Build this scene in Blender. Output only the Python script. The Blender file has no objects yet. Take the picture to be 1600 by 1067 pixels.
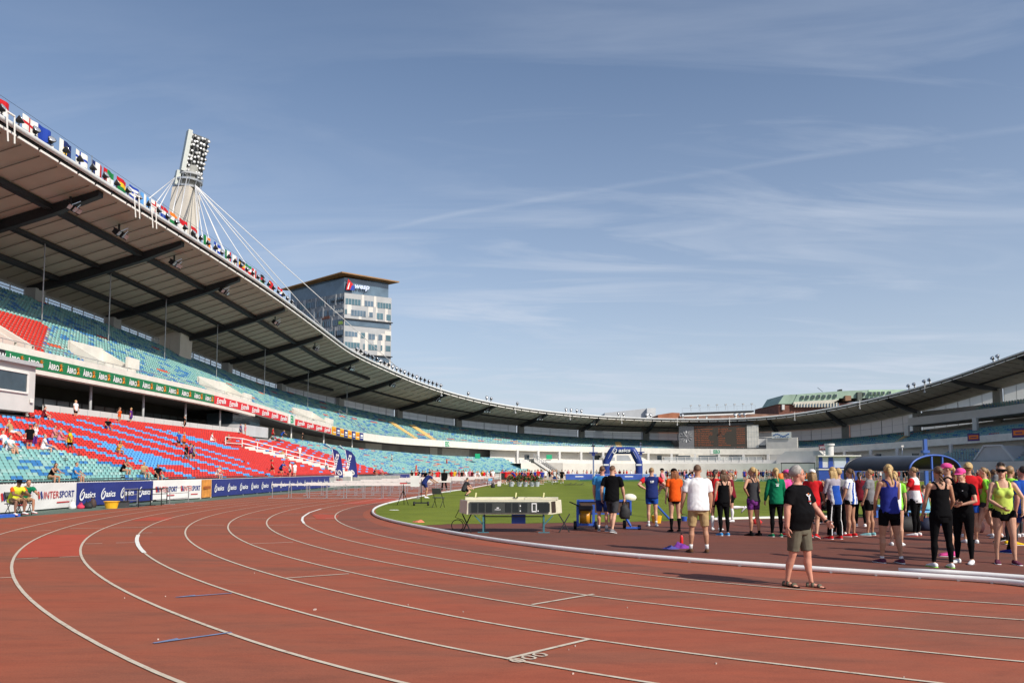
import bpy, bmesh, math, random
from mathutils import Vector, Matrix, Euler
R = math.radians
rnd = random.Random(7)
scene = bpy.context.scene
COL = scene.collection
# ------------------------------------------------------------------ camera, sky, sun, exposure
F, YH, CZ, PIT = 1200.0, 734.0, 1.68, R(4.0)
PP = YH - F*math.tan(PIT)
cam_d = bpy.data.cameras.new('camera'); cam = bpy.data.objects.new('camera', cam_d); COL.objects.link(cam)
cam_d.sensor_width = 36; cam_d.lens = F/1600*36; cam_d.shift_y = (PP-533.5)/1600
cam_d.clip_start = .1; cam_d.clip_end = 5000
cam.location = (0, 0, CZ); cam.rotation_euler = (R(90)+PIT, 0, 0); scene.camera = cam
SUN_AZ = math.atan2(.735, -.68); SUN_EL = R(38)
w = bpy.data.worlds.new('World'); scene.world = w; w.use_nodes = True
nt = w.node_tree; nt.nodes.clear()
def N_(t, **k):
    n = nt.nodes.new(t)
    for a, b in k.items(): setattr(n, a, b)
    return n
def LK(a, b): nt.links.new(a, b)
def M_(op, a, b=None, c=None, clamp=False):
    n = N_('ShaderNodeMath', operation=op, use_clamp=clamp)
    for i, v in enumerate((a, b, c)):
        if v is None: continue
        if isinstance(v, (int, float)): n.inputs[i].default_value = v
        else: LK(v, n.inputs[i])
    return n.outputs[0]
out = N_('ShaderNodeOutputWorld'); bg = N_('ShaderNodeBackground'); bg.inputs[1].default_value = .124
sky = N_('ShaderNodeTexSky', sky_type='NISHITA', sun_disc=False, sun_elevation=SUN_EL, sun_rotation=SUN_AZ)
sky.air_density = 1.0; sky.dust_density = 1.1; sky.ozone_density = 3.2; sky.altitude = 20
tc = N_('ShaderNodeTexCoord'); sp = N_('ShaderNodeSeparateXYZ'); LK(tc.outputs['Generated'], sp.inputs[0])
zz = M_('MAXIMUM', sp.outputs[2], 0.0); den = M_('ADD', zz, .10)
px_ = M_('DIVIDE', sp.outputs[0], den); py_ = M_('DIVIDE', sp.outputs[1], den)
cb = N_('ShaderNodeCombineXYZ'); LK(px_, cb.inputs[0]); LK(py_, cb.inputs[1])
mp = N_('ShaderNodeMapping'); mp.inputs['Rotation'].default_value = (0, 0, R(-28)); mp.inputs['Scale'].default_value = (.42, 1.35, 1); LK(cb.outputs[0], mp.inputs[0])
n1 = N_('ShaderNodeTexNoise'); n1.inputs['Scale'].default_value = 1.9; n1.inputs['Detail'].default_value = 9; n1.inputs['Roughness'].default_value = .58; n1.inputs['Distortion'].default_value = 1.3; LK(mp.outputs[0], n1.inputs[0])
n2 = N_('ShaderNodeTexNoise'); n2.inputs['Scale'].default_value = .55; n2.inputs['Detail'].default_value = 4; LK(cb.outputs[0], n2.inputs[0])
cir = M_('MULTIPLY', M_('SUBTRACT', n1.outputs[0], .46, clamp=True), 2.2)
cir = M_('MULTIPLY', cir, M_('MULTIPLY', M_('SUBTRACT', n2.outputs[0], .34, clamp=True), 4.2, clamp=True))
wt_ = M_('ADD', M_('SUBTRACT', 1.35, M_('MULTIPLY', zz, 1.8)), M_('MULTIPLY', sp.outputs[0], .55), clamp=True); cir = M_('MULTIPLY', cir, wt_)
# one long contrail: distance to a straight line on the cloud plane
def dplane(x, y):
    X, Y = x-800, PP-y
    d = Vector((X, F*math.cos(PIT)-Y*math.sin(PIT), F*math.sin(PIT)+Y*math.cos(PIT))).normalized()
    return Vector((d.x/(d.z+.10), d.y/(d.z+.10)))
ca, cb2 = dplane(430, 392), dplane(1600, 200); cd = (cb2-ca).normalized(); cn = Vector((-cd.y, cd.x))
n3 = N_('ShaderNodeTexNoise'); n3.inputs['Scale'].default_value = 3.0; n3.inputs['Detail'].default_value = 6; LK(cb.outputs[0], n3.inputs[0])
dist = M_('ADD', M_('ADD', M_('MULTIPLY', px_, cn.x), M_('MULTIPLY', py_, cn.y)), -(ca.dot(cn)))
dist = M_('ADD', dist, M_('MULTIPLY', M_('SUBTRACT', n3.outputs[0], .5), .05))
tr = M_('SUBTRACT', 1.0, M_('DIVIDE', M_('ABSOLUTE', dist), .024), clamp=True)
alng = M_('ADD', M_('ADD', M_('MULTIPLY', px_, cd.x), M_('MULTIPLY', py_, cd.y)), -(ca.dot(cd)))
tr = M_('MULTIPLY', M_('MULTIPLY', tr, M_('MULTIPLY', M_('ADD', alng, .25), 2.0, clamp=True)), M_('MULTIPLY', M_('SUBTRACT', n3.outputs[0], .25), .75))
veil = M_('MULTIPLY', M_('POWER', M_('SUBTRACT', 1.0, zz, clamp=True), 3.8), .86)
alpha = M_('MINIMUM', M_('ADD', M_('ADD', M_('MULTIPLY', cir, .78), M_('MULTIPLY', tr, .50)), veil), .85)
mx = N_('ShaderNodeMix', data_type='RGBA'); LK(alpha, mx.inputs[0]); LK(sky.outputs[0], mx.inputs[6]); mx.inputs[7].default_value = (5.2, 5.7, 6.6, 1)
LK(mx.outputs[2], bg.inputs[0]); LK(bg.outputs[0], out.inputs[0])
sun_d = bpy.data.lights.new('sun', 'SUN'); sun_d.energy = 5.0; sun_d.angle = R(.5); sun_d.color = (1, .93, .82)
sun = bpy.data.objects.new('sun', sun_d); COL.objects.link(sun)
sd = Vector((.735*math.cos(SUN_EL), -.68*math.cos(SUN_EL), math.sin(SUN_EL)))
sun.rotation_euler = sd.to_track_quat('Z', 'Y').to_euler(); sun.location = (30, -30, 60)
vs = scene.view_settings; vs.view_transform = 'Standard'; vs.look = 'None'; vs.gamma = 1; vs.exposure = 0.0
scene.cycles.max_bounces = 6; scene.cycles.transparent_max_bounces = 12
# ------------------------------------------------------------------ materials
MATS = {}
def lin(h):
    if isinstance(h, str): v = [int(h[i:i+2], 16)/255 for i in (0, 2, 4)]
    else: v = [c/255 for c in h]
    return tuple(c/12.92 if c <= .04045 else ((c+.055)/1.055)**2.4 for c in v)
def mat(name, c, rough=.6, amt=.12, sc=6.0, metal=0.0, emit=0, bump=0.0, spec=.4, srgb=False):
    """procedural material: a base colour broken up by noise"""
    if name in MATS: return MATS[name]
    if srgb: c = lin(c)
    m = bpy.data.materials.new(name); m.use_nodes = True; t = m.node_tree; b = t.nodes['Principled BSDF']
    b.inputs['Roughness'].default_value = rough; b.inputs['Metallic'].default_value = metal; b.inputs['Specular IOR Level'].default_value = spec
    tcn = t.nodes.new('ShaderNodeTexCoord'); no = t.nodes.new('ShaderNodeTexNoise'); no.inputs['Scale'].default_value = sc; no.inputs['Detail'].default_value = 5
    t.links.new(tcn.outputs['Object'], no.inputs[0])
    r = t.nodes.new('ShaderNodeValToRGB'); r.color_ramp.elements[0].position = .3; r.color_ramp.elements[1].position = .7
    r.color_ramp.elements[0].color = tuple(max(0, x*(1-amt)) for x in c)+(1,); r.color_ramp.elements[1].color = tuple(min(1, x*(1+amt)) for x in c)+(1,)
    t.links.new(no.outputs[0], r.inputs[0]); t.links.new(r.outputs[0], b.inputs['Base Color'])
    if emit:
        t.links.new(r.outputs[0], b.inputs['Emission Color']); b.inputs['Emission Strength'].default_value = emit
    if bump:
        bn = t.nodes.new('ShaderNodeBump'); bn.inputs['Strength'].default_value = bump; bn.inputs['Distance'].default_value = .02
        t.links.new(no.outputs[0], bn.inputs['Height']); t.links.new(bn.outputs[0], b.inputs['Normal'])
    MATS[name] = m; return m
WHITE = mat('white paint', (.78, .76, .72), .5, .05); OFFW = mat('off white panel', (.70, .67, .60), .55, .08, 1.5)
GREY = mat('grey paint', (.42, .43, .44), .55, .08); CONC = mat('concrete', (.40, .39, .37), .85, .15, 1.2)
LGREY = mat('light grey wall', (.58, .57, .55), .7, .06, .8); DARK = mat('dark steel', (.020, .021, .023), .5, .2); BLACK = mat('black', (.012, .012, .013), .6, .2)
STEEL = mat('galvanised steel', (.50, .51, .52), .35, .12, metal=.7); ALU = mat('white tube', (.80, .79, .77), .35, .05)
NAVY = mat('navy vinyl', (.022, .035, .19), .45, .1); GREEN = mat('green vinyl', (.012, .17, .062), .5, .08); REDV = mat('red vinyl', (.62, .022, .03), .5, .06)
YELLOW = mat('yellow', (.80, .42, .02), .5, .1); ORANGE = mat('orange', (.75, .17, .02), .6, .12); BLUE = mat('blue paint', (.03, .10, .45), .5, .1)
CYAN = mat('light blue', (.16, .42, .72), .55, .1); TREEG = mat('leaf green', (.05, .10, .025), .7, .35, 30)
SIGNG = mat('sign green', (.01, .30, .14), .5, .05); GLASS = mat('dark window', (.035, .055, .07), .08, .25, 1.5, spec=.8)
SEATR = mat('red seat', (.60, .035, .024), .45, .12, 3); SEATB = mat('blue seat', (.045, .19, .44), .45, .15, 3); SEATT = mat('teal seat', (.21, .43, .41), .5, .14, 3); SEATL = mat('light blue seat', (.10, .34, .70), .45, .1, 3); SEATO = mat('orange seat', (.62, .10, .045), .45, .1, 3)
def node_mat(name):
    m = bpy.data.materials.new(name); m.use_nodes = True; t = m.node_tree
    return m, t, t.nodes['Principled BSDF']
def ramp(t, src, stops):
    r = t.nodes.new('ShaderNodeValToRGB'); e = r.color_ramp.elements
    while len(e) < len(stops): e.new(.5)
    for k, (p, c) in zip(e, stops): k.position = p; k.color = tuple(c)+(1,)
    t.links.new(src, r.inputs[0]); return r.outputs[0]
def noise(t, vec, sc, det=5, rough=.55, dist=0):
    n = t.nodes.new('ShaderNodeTexNoise'); n.inputs['Scale'].default_value = sc; n.inputs['Detail'].default_value = det; n.inputs['Roughness'].default_value = rough; n.inputs['Distortion'].default_value = dist
    t.links.new(vec, n.inputs[0]); return n.outputs[0]
def mixc(t, f, a, b, mode='MIX'):
    n = t.nodes.new('ShaderNodeMix'); n.data_type = 'RGBA'; n.blend_type = mode
    for i, v in ((0, f), (6, a), (7, b)):
        if isinstance(v, (int, float)): n.inputs[i].default_value = v
        elif isinstance(v, tuple): n.inputs[i].default_value = v+(1,)
        else: t.links.new(v, n.inputs[i])
    return n.outputs[2]
# running track: brick red rubber with worn brownish zones, streaks and granules
TRACK, t, b = node_mat('track rubber'); tcn = t.nodes.new('ShaderNodeTexCoord'); O = tcn.outputs['Object']
mpn = t.nodes.new('ShaderNodeMapping'); mpn.inputs['Scale'].default_value = (.35, 1.2, 1); mpn.inputs['Rotation'].default_value = (0, 0, R(12)); t.links.new(O, mpn.inputs[0])
c = ramp(t, noise(t, mpn.outputs[0], .55, 8, .62, .6), [(.34, (.250, .088, .053)), (.48, (.312, .091, .050)), (.66, (.350, .084, .043))])
c = mixc(t, .55, c, ramp(t, noise(t, mpn.outputs[0], 3.4, 6, .7, .4), [(.3, (.62, .66, .70)), (.55, (1, 1, 1)), (.8, (1.12, 1.06, 1.0))]), 'MULTIPLY')
c = mixc(t, .5, c, ramp(t, noise(t, O, 70, 3), [(.3, (.72, .72, .72)), (.7, (1.2, 1.2, 1.2))]), 'MULTIPLY')
spk = ramp(t, noise(t, O, 26, 2, .4), [(.79, (0, 0, 0)), (.82, (.3, .3, .3))])
c = mixc(t, spk, c, (.5, .42, .36))
t.links.new(c, b.inputs['Base Color']); b.inputs['Roughness'].default_value = .82; b.inputs['Specular IOR Level'].default_value = .25
bn = t.nodes.new('ShaderNodeBump'); bn.inputs['Strength'].default_value = .25; bn.inputs['Distance'].default_value = .004; t.links.new(noise(t, O, 120, 2), bn.inputs['Height']); t.links.new(bn.outputs[0], b.inputs['Normal'])
TRACKB = TRACK.copy(); TRACKB.name = 'track rubber worn'
for n in TRACKB.node_tree.nodes:
    if n.type == 'VALTORGB' and abs(n.color_ramp.elements[0].color[0]-.250) < .01:
        for e, cc in zip(n.color_ramp.elements, ((.17, .074, .052), (.235, .078, .049), (.29, .080, .045))): e.color = cc+(1,)
PATCH = mat('fresh red rubber', (.40, .065, .032), .8, .08, 2.0, bump=.1)
LINE, t, b = node_mat('worn line paint'); tcn = t.nodes.new('ShaderNodeTexCoord'); O = tcn.outputs['Object']
c = ramp(t, noise(t, O, 9, 7, .7), [(.30, (.34, .19, .13)), (.42, (.54, .45, .35)), (.75, (.66, .59, .48))]); t.links.new(c, b.inputs['Base Color']); b.inputs['Roughness'].default_value = .7
GRASS, t, b = node_mat('grass'); tcn = t.nodes.new('ShaderNodeTexCoord'); O = tcn.outputs['Object']
wv = t.nodes.new('ShaderNodeTexWave'); wv.bands_direction = 'X'; wv.inputs['Scale'].default_value = .055; wv.inputs['Distortion'].default_value = .6; t.links.new(O, wv.inputs[0])
c = mixc(t, wv.outputs[1], (.140, .180, .022), (.168, .210, .030))
c = mixc(t, .8, c, ramp(t, noise(t, O, .5, 7, .65), [(.3, (.75, .78, .7)), (.7, (1.2, 1.15, 1.1))]), 'MULTIPLY')
c = mixc(t, .7, c, ramp(t, noise(t, O, 14, 6, .75), [(.3, (.6, .64, .55)), (.7, (1.3, 1.25, 1.2))]), 'MULTIPLY')
t.links.new(c, b.inputs['Base Color']); b.inputs['Roughness'].default_value = .9; b.inputs['Specular IOR Level'].default_value = .15
bn = t.nodes.new('ShaderNodeBump'); bn.inputs['Strength'].default_value = .6; bn.inputs['Distance'].default_value = .03; t.links.new(noise(t, O, 40, 4), bn.inputs['Height']); t.links.new(bn.outputs[0], b.inputs['Normal'])
APRON = mat('green apron', (.095, .135, .105), .85, .2, .8, bump=.1)
SOFFIT, t, b = node_mat('roof soffit panel'); tcn = t.nodes.new('ShaderNodeTexCoord'); O = tcn.outputs['Object']
c = ramp(t, noise(t, O, .35, 6, .6), [(.3, (.39, .345, .28)), (.7, (.46, .41, .335))]); t.links.new(c, b.inputs['Base Color']); b.inputs['Roughness'].default_value = .8
def glazing(name, f, c, tl=0.0):
    m, t, b = node_mat(name); b.inputs['Base Color'].default_value = c+(1,); b.inputs['Roughness'].default_value = .08
    tb = t.nodes.new('ShaderNodeBsdfTransparent'); tb.inputs[0].default_value = (.86, .9, .93, 1); ms = t.nodes.new('ShaderNodeMixShader'); ms.inputs[0].default_value = f
    src = b.outputs[0]
    if tl:
        tr_ = t.nodes.new('ShaderNodeBsdfTranslucent'); tr_.inputs[0].default_value = c+(1,); m2_ = t.nodes.new('ShaderNodeMixShader'); m2_.inputs[0].default_value = tl
        t.links.new(b.outputs[0], m2_.inputs[1]); t.links.new(tr_.outputs[0], m2_.inputs[2]); src = m2_.outputs[0]
    t.links.new(tb.outputs[0], ms.inputs[1]); t.links.new(src, ms.inputs[2]); t.links.new(ms.outputs[0], t.nodes['Material Output'].inputs[0]); return m
PANE = glazing('clear glazing', .45, (.55, .58, .59)); PANEF = glazing('frosted glazing', .90, (.68, .67, .63), .6)
# ------------------------------------------------------------------ geometry helpers
class MB:
    """collects shapes, builds ONE mesh object"""
    def __init__(s): s.v = []; s.f = []; s.m = []; s.ml = []; s.x = None; s.sm = []
    def mi(s, m):
        if m not in s.ml: s.ml.append(m)
        return s.ml.index(m)
    def add(s, vs, fs, m, smooth=False):
        o = len(s.v)
        s.v.extend([s.x @ Vector(p) for p in vs] if s.x else [Vector(p) for p in vs])
        k = s.mi(m)
        for f in fs: s.f.append([i+o for i in f]); s.m.append(k); s.sm.append(smooth)
        return s
    def box(s, c, d, m, rz=0, M=None):
        x, y, z = d[0]/2, d[1]/2, d[2]/2
        vs = [Vector((a*x, b*y, e*z)) for e in (-1, 1) for a, b in ((-1, -1), (1, -1), (1, 1), (-1, 1))]
        q = (M.to_3x3() if M else Matrix.Rotation(rz, 3, 'Z')); c = Vector(c)
        return s.add([c+q @ p for p in vs], [(3, 2, 1, 0), (4, 5, 6, 7), (0, 1, 5, 4), (1, 2, 6, 5), (2, 3, 7, 6), (3, 0, 4, 7)], m)
    def bar(s, a, b, wd, h, m):
        """box-section bar between two points"""
        a, b = Vector(a), Vector(b); d = b-a; L = d.length
        if L < 1e-6: return s
        z = d/L; up = Vector((0, 0, 1)) if abs(z.z) < .95 else Vector((0, 1, 0)); x = up.cross(z).normalized(); y = z.cross(x)
        M = Matrix((x, y, z)).transposed()
        return s.box((a+b)/2, (wd, h, L), m, M=M)
    def tube(s, pts, r, m, n=8, cap=True):
        pts = [Vector(p) for p in pts]; rs = r if isinstance(r, (list, tuple)) else [r]*len(pts)
        vs = []; fs = []; px = None
        for i, p in enumerate(pts):
            d = (pts[min(i+1, len(pts)-1)]-pts[max(i-1, 0)]).normalized()
            if px is None: px = (Vector((0, 0, 1)) if abs(d.z) < .9 else Vector((1, 0, 0))).cross(d).normalized()
            x = (px-d*px.dot(d)).normalized(); px = x; y = d.cross(x)
            for k in range(n): a = 2*math.pi*k/n; vs.append(p+(x*math.cos(a)+y*math.sin(a))*rs[i])
        for i in range(len(pts)-1):
            for k in range(n): fs.append((i*n+k, i*n+(k+1) % n, (i+1)*n+(k+1) % n, (i+1)*n+k))
        if cap: fs.append(tuple(range(n))[::-1]); fs.append(tuple((len(pts)-1)*n+k for k in range(n)))
        return s.add(vs, fs, m, True)
    def loft(s, rings, m, n=16, smooth=True):
        """rings: (center, x-axis*rx, y-axis*ry)"""
        vs = []; fs = []
        for c, x, y in rings:
            c = Vector(c)
            for k in range(n): a = 2*math.pi*k/n; vs.append(c+Vector(x)*math.cos(a)+Vector(y)*math.sin(a))
        for i in range(len(rings)-1):
            for k in range(n): fs.append((i*n+k, i*n+(k+1) % n, (i+1)*n+(k+1) % n, (i+1)*n+k))
        fs.append(tuple(range(n))[::-1]); fs.append(tuple((len(rings)-1)*n+k for k in range(n)))
        return s.add(vs, fs, m, smooth)
    def ball(s, c, r, m, n=12, k=8, M=None):
        r = r if isinstance(r, (tuple, list)) else (r, r, r); rings = []; c = Vector(c); q = M.to_3x3() if M else Matrix.Identity(3)
        vs = []; fs = []
        for i in range(k+1):
            p = math.pi*i/k
            for j in range(n): a = 2*math.pi*j/n; vs.append(c+q @ Vector((r[0]*math.sin(p)*math.cos(a), r[1]*math.sin(p)*math.sin(a), r[2]*math.cos(p))))
        for i in range(k):
            for j in range(n): fs.append((i*n+j, (i+1)*n+j, (i+1)*n+(j+1) % n, i*n+(j+1) % n))
        return s.add(vs, fs, m, True)
    def prism(s, poly, h, m, z0=0.0):
        """polygon in xy extruded up"""
        n = len(poly); vs = [(x, y, z0) for x, y in poly]+[(x, y, z0+h) for x, y in poly]
        fs = [tuple(range(n))[::-1], tuple(range(n, 2*n))]+[(i, (i+1) % n, n+(i+1) % n, n+i) for i in range(n)]
        return s.add(vs, fs, m)
    def build(s, name, parent=None, smooth=None, loc=None):
        me = bpy.data.meshes.new(name); me.from_pydata(s.v, [], s.f)
        for m in s.ml: me.materials.append(m)
        me.polygons.foreach_set('material_index', s.m); me.polygons.foreach_set('use_smooth', s.sm if smooth is None else [smooth]*len(s.f)); me.update()
        o = bpy.data.objects.new(name, me); COL.objects.link(o)
        if parent: o.parent = parent
        if loc: o.location = loc
        return o
def tag(o, label=None, cat=None, group=None, kind=None):
    if label: o['label'] = label
    if cat: o['category'] = cat
    if group: o['group'] = group
    if kind: o['kind'] = kind
    return o
def thing(name, label, cat, loc=(0, 0, 0), rz=0, group=None):
    o = bpy.data.objects.new(name, None); COL.objects.link(o); o.location = loc; o.rotation_euler = (0, 0, rz); o.empty_display_size = .2
    return tag(o, label, cat, group)
def kids(o): return [c for c in COL.objects if c.parent == o]
def dup(root, loc, rz=None, label=None, group=None, tree=None):
    r = root.copy(); COL.objects.link(r); r.location = loc
    if rz is not None: r.rotation_euler = (0, 0, rz)
    if label: r['label'] = label
    if group: r['group'] = group
    for c, gs in tree:
        d = c.copy(); COL.objects.link(d); d.parent = r
        for g in gs: e = g.copy(); COL.objects.link(e); e.parent = d
    return r
def tree_of(root): return [(c, kids(c)) for c in kids(root)]
TXT = {}
def text_geo(s, bold=.0, shear=0.0, depth=.02):
    """vertices and faces of a line of lettering, 1 unit high capitals, centred, in the XZ plane facing -Y"""
    k = (s, bold, shear, depth)
    if k not in TXT:
        cu = bpy.data.curves.new('lettering', 'FONT'); cu.body = s; cu.size = 1.4; cu.offset = bold; cu.shear = shear; cu.extrude = depth; cu.resolution_u = 2; cu.fill_mode = 'BOTH'
        o = bpy.data.objects.new('lettering', cu); COL.objects.link(o); bpy.context.view_layer.update()
        me = bpy.data.meshes.new_from_object(o.evaluated_get(bpy.context.evaluated_depsgraph_get()))
        vs = [v.co.copy() for v in me.vertices]; fs = [tuple(p.vertices) for p in me.polygons]
        x0, x1 = min(v.x for v in vs), max(v.x for v in vs); y0, y1 = min(v.y for v in vs), max(v.y for v in vs)
        vs = [Vector((v.x-(x0+x1)/2, -v.z, v.y-(y0+y1)/2)) for v in vs]
        bpy.data.objects.remove(o); bpy.data.meshes.remove(me); bpy.data.curves.remove(cu)
        TXT[k] = (vs, fs, x1-x0, y1-y0)
    return TXT[k]
def put_text(mb, s, M, width, height, m, bold=.0, shear=0.0, depth=.02):
    vs, fs, tw, th = text_geo(s, bold, shear, depth); sx, sz = width/tw, height/th
    mb.add([M @ Vector((v.x*sx, v.y*.25, v.z*sz)) for v in vs], fs, m)
# ------------------------------------------------------------------ plan of the stadium
CX, CY, TH, LS = 24.3752, 34.7636, .0705, 77.0
EV = Vector((math.sin(TH), math.cos(TH))); NV = Vector((-math.cos(TH), math.sin(TH))); CC = Vector((CX, CY))
R0, AB, RB = 31.5188, .8585, 10.9619; LANE = 1.11446
def UV(u, v): p = CC+EV*u+NV*v; return Vector((p.x, p.y))
def P(t, r):
    """station t round the bowl (metres at radius 56), distance r from the track axis"""
    if t <= LS: return UV(t, r)
    if t >= LS+56*math.pi: return UV(LS-(t-LS-56*math.pi), -r)
    a = (t-LS)/56; return UV(LS+r*math.sin(a), r*math.cos(a))
def P3(t, r, z): p = P(t, r); return Vector((p.x, p.y, z))
def outward(t):
    d = P(t, 60)-P(t, 50); return d.normalized()
def inward_rz(t):
    """rotation about Z that turns -Y (a sign's face) towards the field"""
    d = -outward(t); return math.atan2(d.y, d.x)+math.pi/2
def lerp(tab, t):
    if t <= tab[0][0]: return tab[0][1]
    for (a, x), (b, y) in zip(tab, tab[1:]):
        if t <= b:
            k = (t-a)/(b-a); return x+(y-x)*k
    return tab[-1][1]
def smooth_tab(tab):
    ts = [tab[0][0]+i*2.0 for i in range(int((tab[-1][0]-tab[0][0])/2)+1)]; v = [lerp(tab, x) for x in ts]
    for _ in range(12): v = [v[0]]+[(v[i-1]+2*v[i]+v[i+1])/4 for i in range(1, len(v)-1)]+[v[-1]]
    return list(zip(ts, v))
Z_IN = smooth_tab([(-40, 22.7), (6, 22.45), (30, 22.3), (50, 21.9), (69, 20.8), (85, 19.85), (94, 19.15), (100, 18.25), (111, 16.6), (123, 15.0), (136, 13.75), (148, 13.0), (158, 12.5), (170, 12.2), (178, 12.1), (186, 12.3), (192, 12.8), (198, 13.45), (206, 14.9), (215, 16.45), (225, 18.5), (235, 20.8), (270, 24)])
Z_BK = smooth_tab([(-40, 18.7), (26, 18.3), (40, 18.05), (57, 17.4), (70, 17.0), (88, 16.0), (102, 15.2), (113, 14.1), (127, 12.75), (140, 11.7), (152, 10.9), (163, 10.6), (176, 10.4), (189, 10.5), (197, 11.0), (207, 12.9), (219, 16.3), (225, 18.3), (240, 20), (270, 22)])
Z_UB = smooth_tab([(-40, 17.5), (26, 17.35), (41, 17.1), (50, 16.7), (57, 16.2), (70, 15.75), (86, 15.1), (93, 14.6), (102, 13.7), (113, 12.5), (127, 11.1), (139, 10.05), (151, 9.3), (163, 8.8), (191, 8.0), (207, 9.5), (225, 11.5), (270, 13)])
Z_FT = smooth_tab([(-40, 9.3), (35, 9.25), (45, 8.95), (57, 8.35), (71, 8.05), (86, 7.7), (98, 7.45), (112, 7.3), (129, 6.85), (147, 6.7), (162, 6.4), (174, 6.2), (186, 6.05), (201, 6.4), (212, 7.0), (224, 7.5), (270, 9)])
Z_LT = smooth_tab([(-40, 5.3), (35, 5.3), (50, 5.45), (70, 5.1), (97, 4.8), (109, 4.3), (128, 4.0), (200, 4.0), (224, 4.4), (270, 4.6)])
def ray(x, y):
    X, Y = x-800, PP-y
    d = Vector((X, F*math.cos(PIT)-Y*math.sin(PIT), F*math.sin(PIT)+Y*math.cos(PIT)))
    return d/math.hypot(d.x, d.y)
def G(x, y, z=0.0):
    """ground point seen at a pixel of the photograph"""
    d = ray(x, y); t = (z-CZ)/d.z; return Vector((d.x*t, d.y*t, z))
def atY(x, y, Y):
    d = ray(x, y); k = Y/d.y; return Vector((d.x*k, Y, CZ+d.z*k))
def proj(p):
    q = Vector(p)-Vector((0, 0, CZ)); yc = q.y*math.cos(PIT)+q.z*math.sin(PIT); zc = -q.y*math.sin(PIT)+q.z*math.cos(PIT)
    if yc < .1: return (-9999, -9999)
    return 800+F*q.x/yc, PP-F*zc/yc
def rad(p):
    d = Vector(p[:2])-CC; u, v = d.dot(EV), d.dot(NV)
    return math.hypot(u-LS, v) if u > LS else abs(v)
def tpar(p):
    d = Vector(p[:2])-CC; u, v = d.dot(EV), d.dot(NV)
    if u <= LS: return u if v > 0 else LS+56*math.pi+(LS-u)
    return LS+56*math.atan2(u-LS, v)
def hit(x, y, r):
    d = ray(x, y); lo, hi = 0.0, 400.0
    for _ in range(50):
        m = (lo+hi)/2
        if rad((d.x*m, d.y*m)) < r: lo = m
        else: hi = m
    return Vector((d.x*lo, d.y*lo, CZ+d.z*lo))
def stations(a, b, step=2.5):
    n = max(1, int(math.ceil((b-a)/step))); return [a+(b-a)*i/n for i in range(n+1)]
def sweep(mb, ts, prof, m, smooth=False, close=False, caps=False):
    """sweep a profile [(r, z or fn of t), ...] round the bowl"""
    n = len(prof); vs = []; fs = []
    for t in ts:
        for r, z in prof: vs.append(P3(t, r, z(t) if callable(z) else z))
    k = n if close else n-1
    for i in range(len(ts)-1):
        for j in range(k): a, b2 = i*n+j, i*n+(j+1) % n; fs.append((a, b2, b2+n, a+n))
    if caps: fs.append(tuple(range(n))); fs.append(tuple((len(ts)-1)*n+j for j in range(n))[::-1])
    mb.add(vs, fs, m, smooth)
zin, zbk, zub, zft, zlt = (lambda t, T=T: lerp(T, t) for T in (Z_IN, Z_BK, Z_UB, Z_FT, Z_LT))
# ------------------------------------------------------------------ ground, track, field
def sheet(name, poly, z, m, tri=False):
    mb = MB(); mb.add([(x, y, z) for x, y in poly], [tuple(range(len(poly)))], m); return tag(mb.build(name), kind='structure')
mb = MB(); mb.add([(-1500, -300, -.02), (1500, -300, -.02), (1500, 2500, -.02), (-1500, 2500, -.02)], [(0, 1, 2, 3)], mat('tarmac', (.10, .105, .10), .9, .2, .5)); tag(mb.build('ground'), kind='structure')
def oval(off, near_extra=.25):
    """open curve offset from the inner lane line: near bend, straight, far bend, far straight"""
    pts = []
    C1 = Vector((-(RB-R0)*-math.sin(AB)*1.0, 0))
    a = AB; c1u, c1v = -(RB-R0)*-math.sin(a)*1.0, 0
    # centre of the second near arc in (u, v)
    cu, cv = -(RB-R0)*(-math.sin(a)), -(RB-R0)*math.cos(a)
    c2 = a+near_extra; r2 = RB+off
    # third arc: as wide as the first, carries on out of sight
    du, dv = cu-(R0-RB)*(-math.sin(c2)), cv-(R0-RB)*math.cos(c2)
    k = 40
    for i in range(k+1):
        ph = math.pi-(math.pi-c2)*i/k; pts.append((du-(R0+off)*math.sin(ph), dv+(R0+off)*math.cos(ph)))
    for i in range(1, 9): ph = c2-(c2-a)*i/8; pts.append((cu-r2*math.sin(ph), cv+r2*math.cos(ph)))
    for i in range(1, 41): ph = a-a*i/40; pts.append((-(R0+off)*math.sin(ph), (R0+off)*math.cos(ph)))
    pts.append((LS*.5, R0+off))
    for i in range(61): ph = math.pi*i/60; pts.append((LS+(R0+off)*math.sin(ph), (R0+off)*math.cos(ph)))
    pts.append((-20, -(R0+off)))
    return [UV(u, v) for u, v in pts]
def ribbon(name, o0, o1, z, m, ex=.25, i0=0, i1=None):
    A, B = oval(o0, ex)[i0:i1], oval(o1, ex)[i0:i1]; n = len(A); mb = MB()
    mb.add([(p.x, p.y, z) for p in A]+[(p.x, p.y, z) for p in B], [(i, i+1, n+i+1, n+i) for i in range(n-1)], m)
    return tag(mb.build(name), kind='structure')
big = [UV(-60, 58), UV(LS, 58)]+[UV(LS+58*math.sin(math.pi*i/30), 58*math.cos(math.pi*i/30)) for i in range(31)]+[UV(-60, -58)]
sheet('apron', [(p.x, p.y) for p in big], 0.0, APRON)
trk = [UV(-75, 41.35), UV(0, 41.35), UV(LS, 41.35)]+[UV(LS+41.35*math.sin(math.pi*i/40), 41.35*math.cos(math.pi*i/40)) for i in range(1, 41)]+[UV(-75, -41.35)]
sheet('track', [(p.x, p.y) for p in trk], .004, TRACK)
ribbon('worn_inner_lane', -1.0, 0.0, .008, TRACKB)
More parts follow.
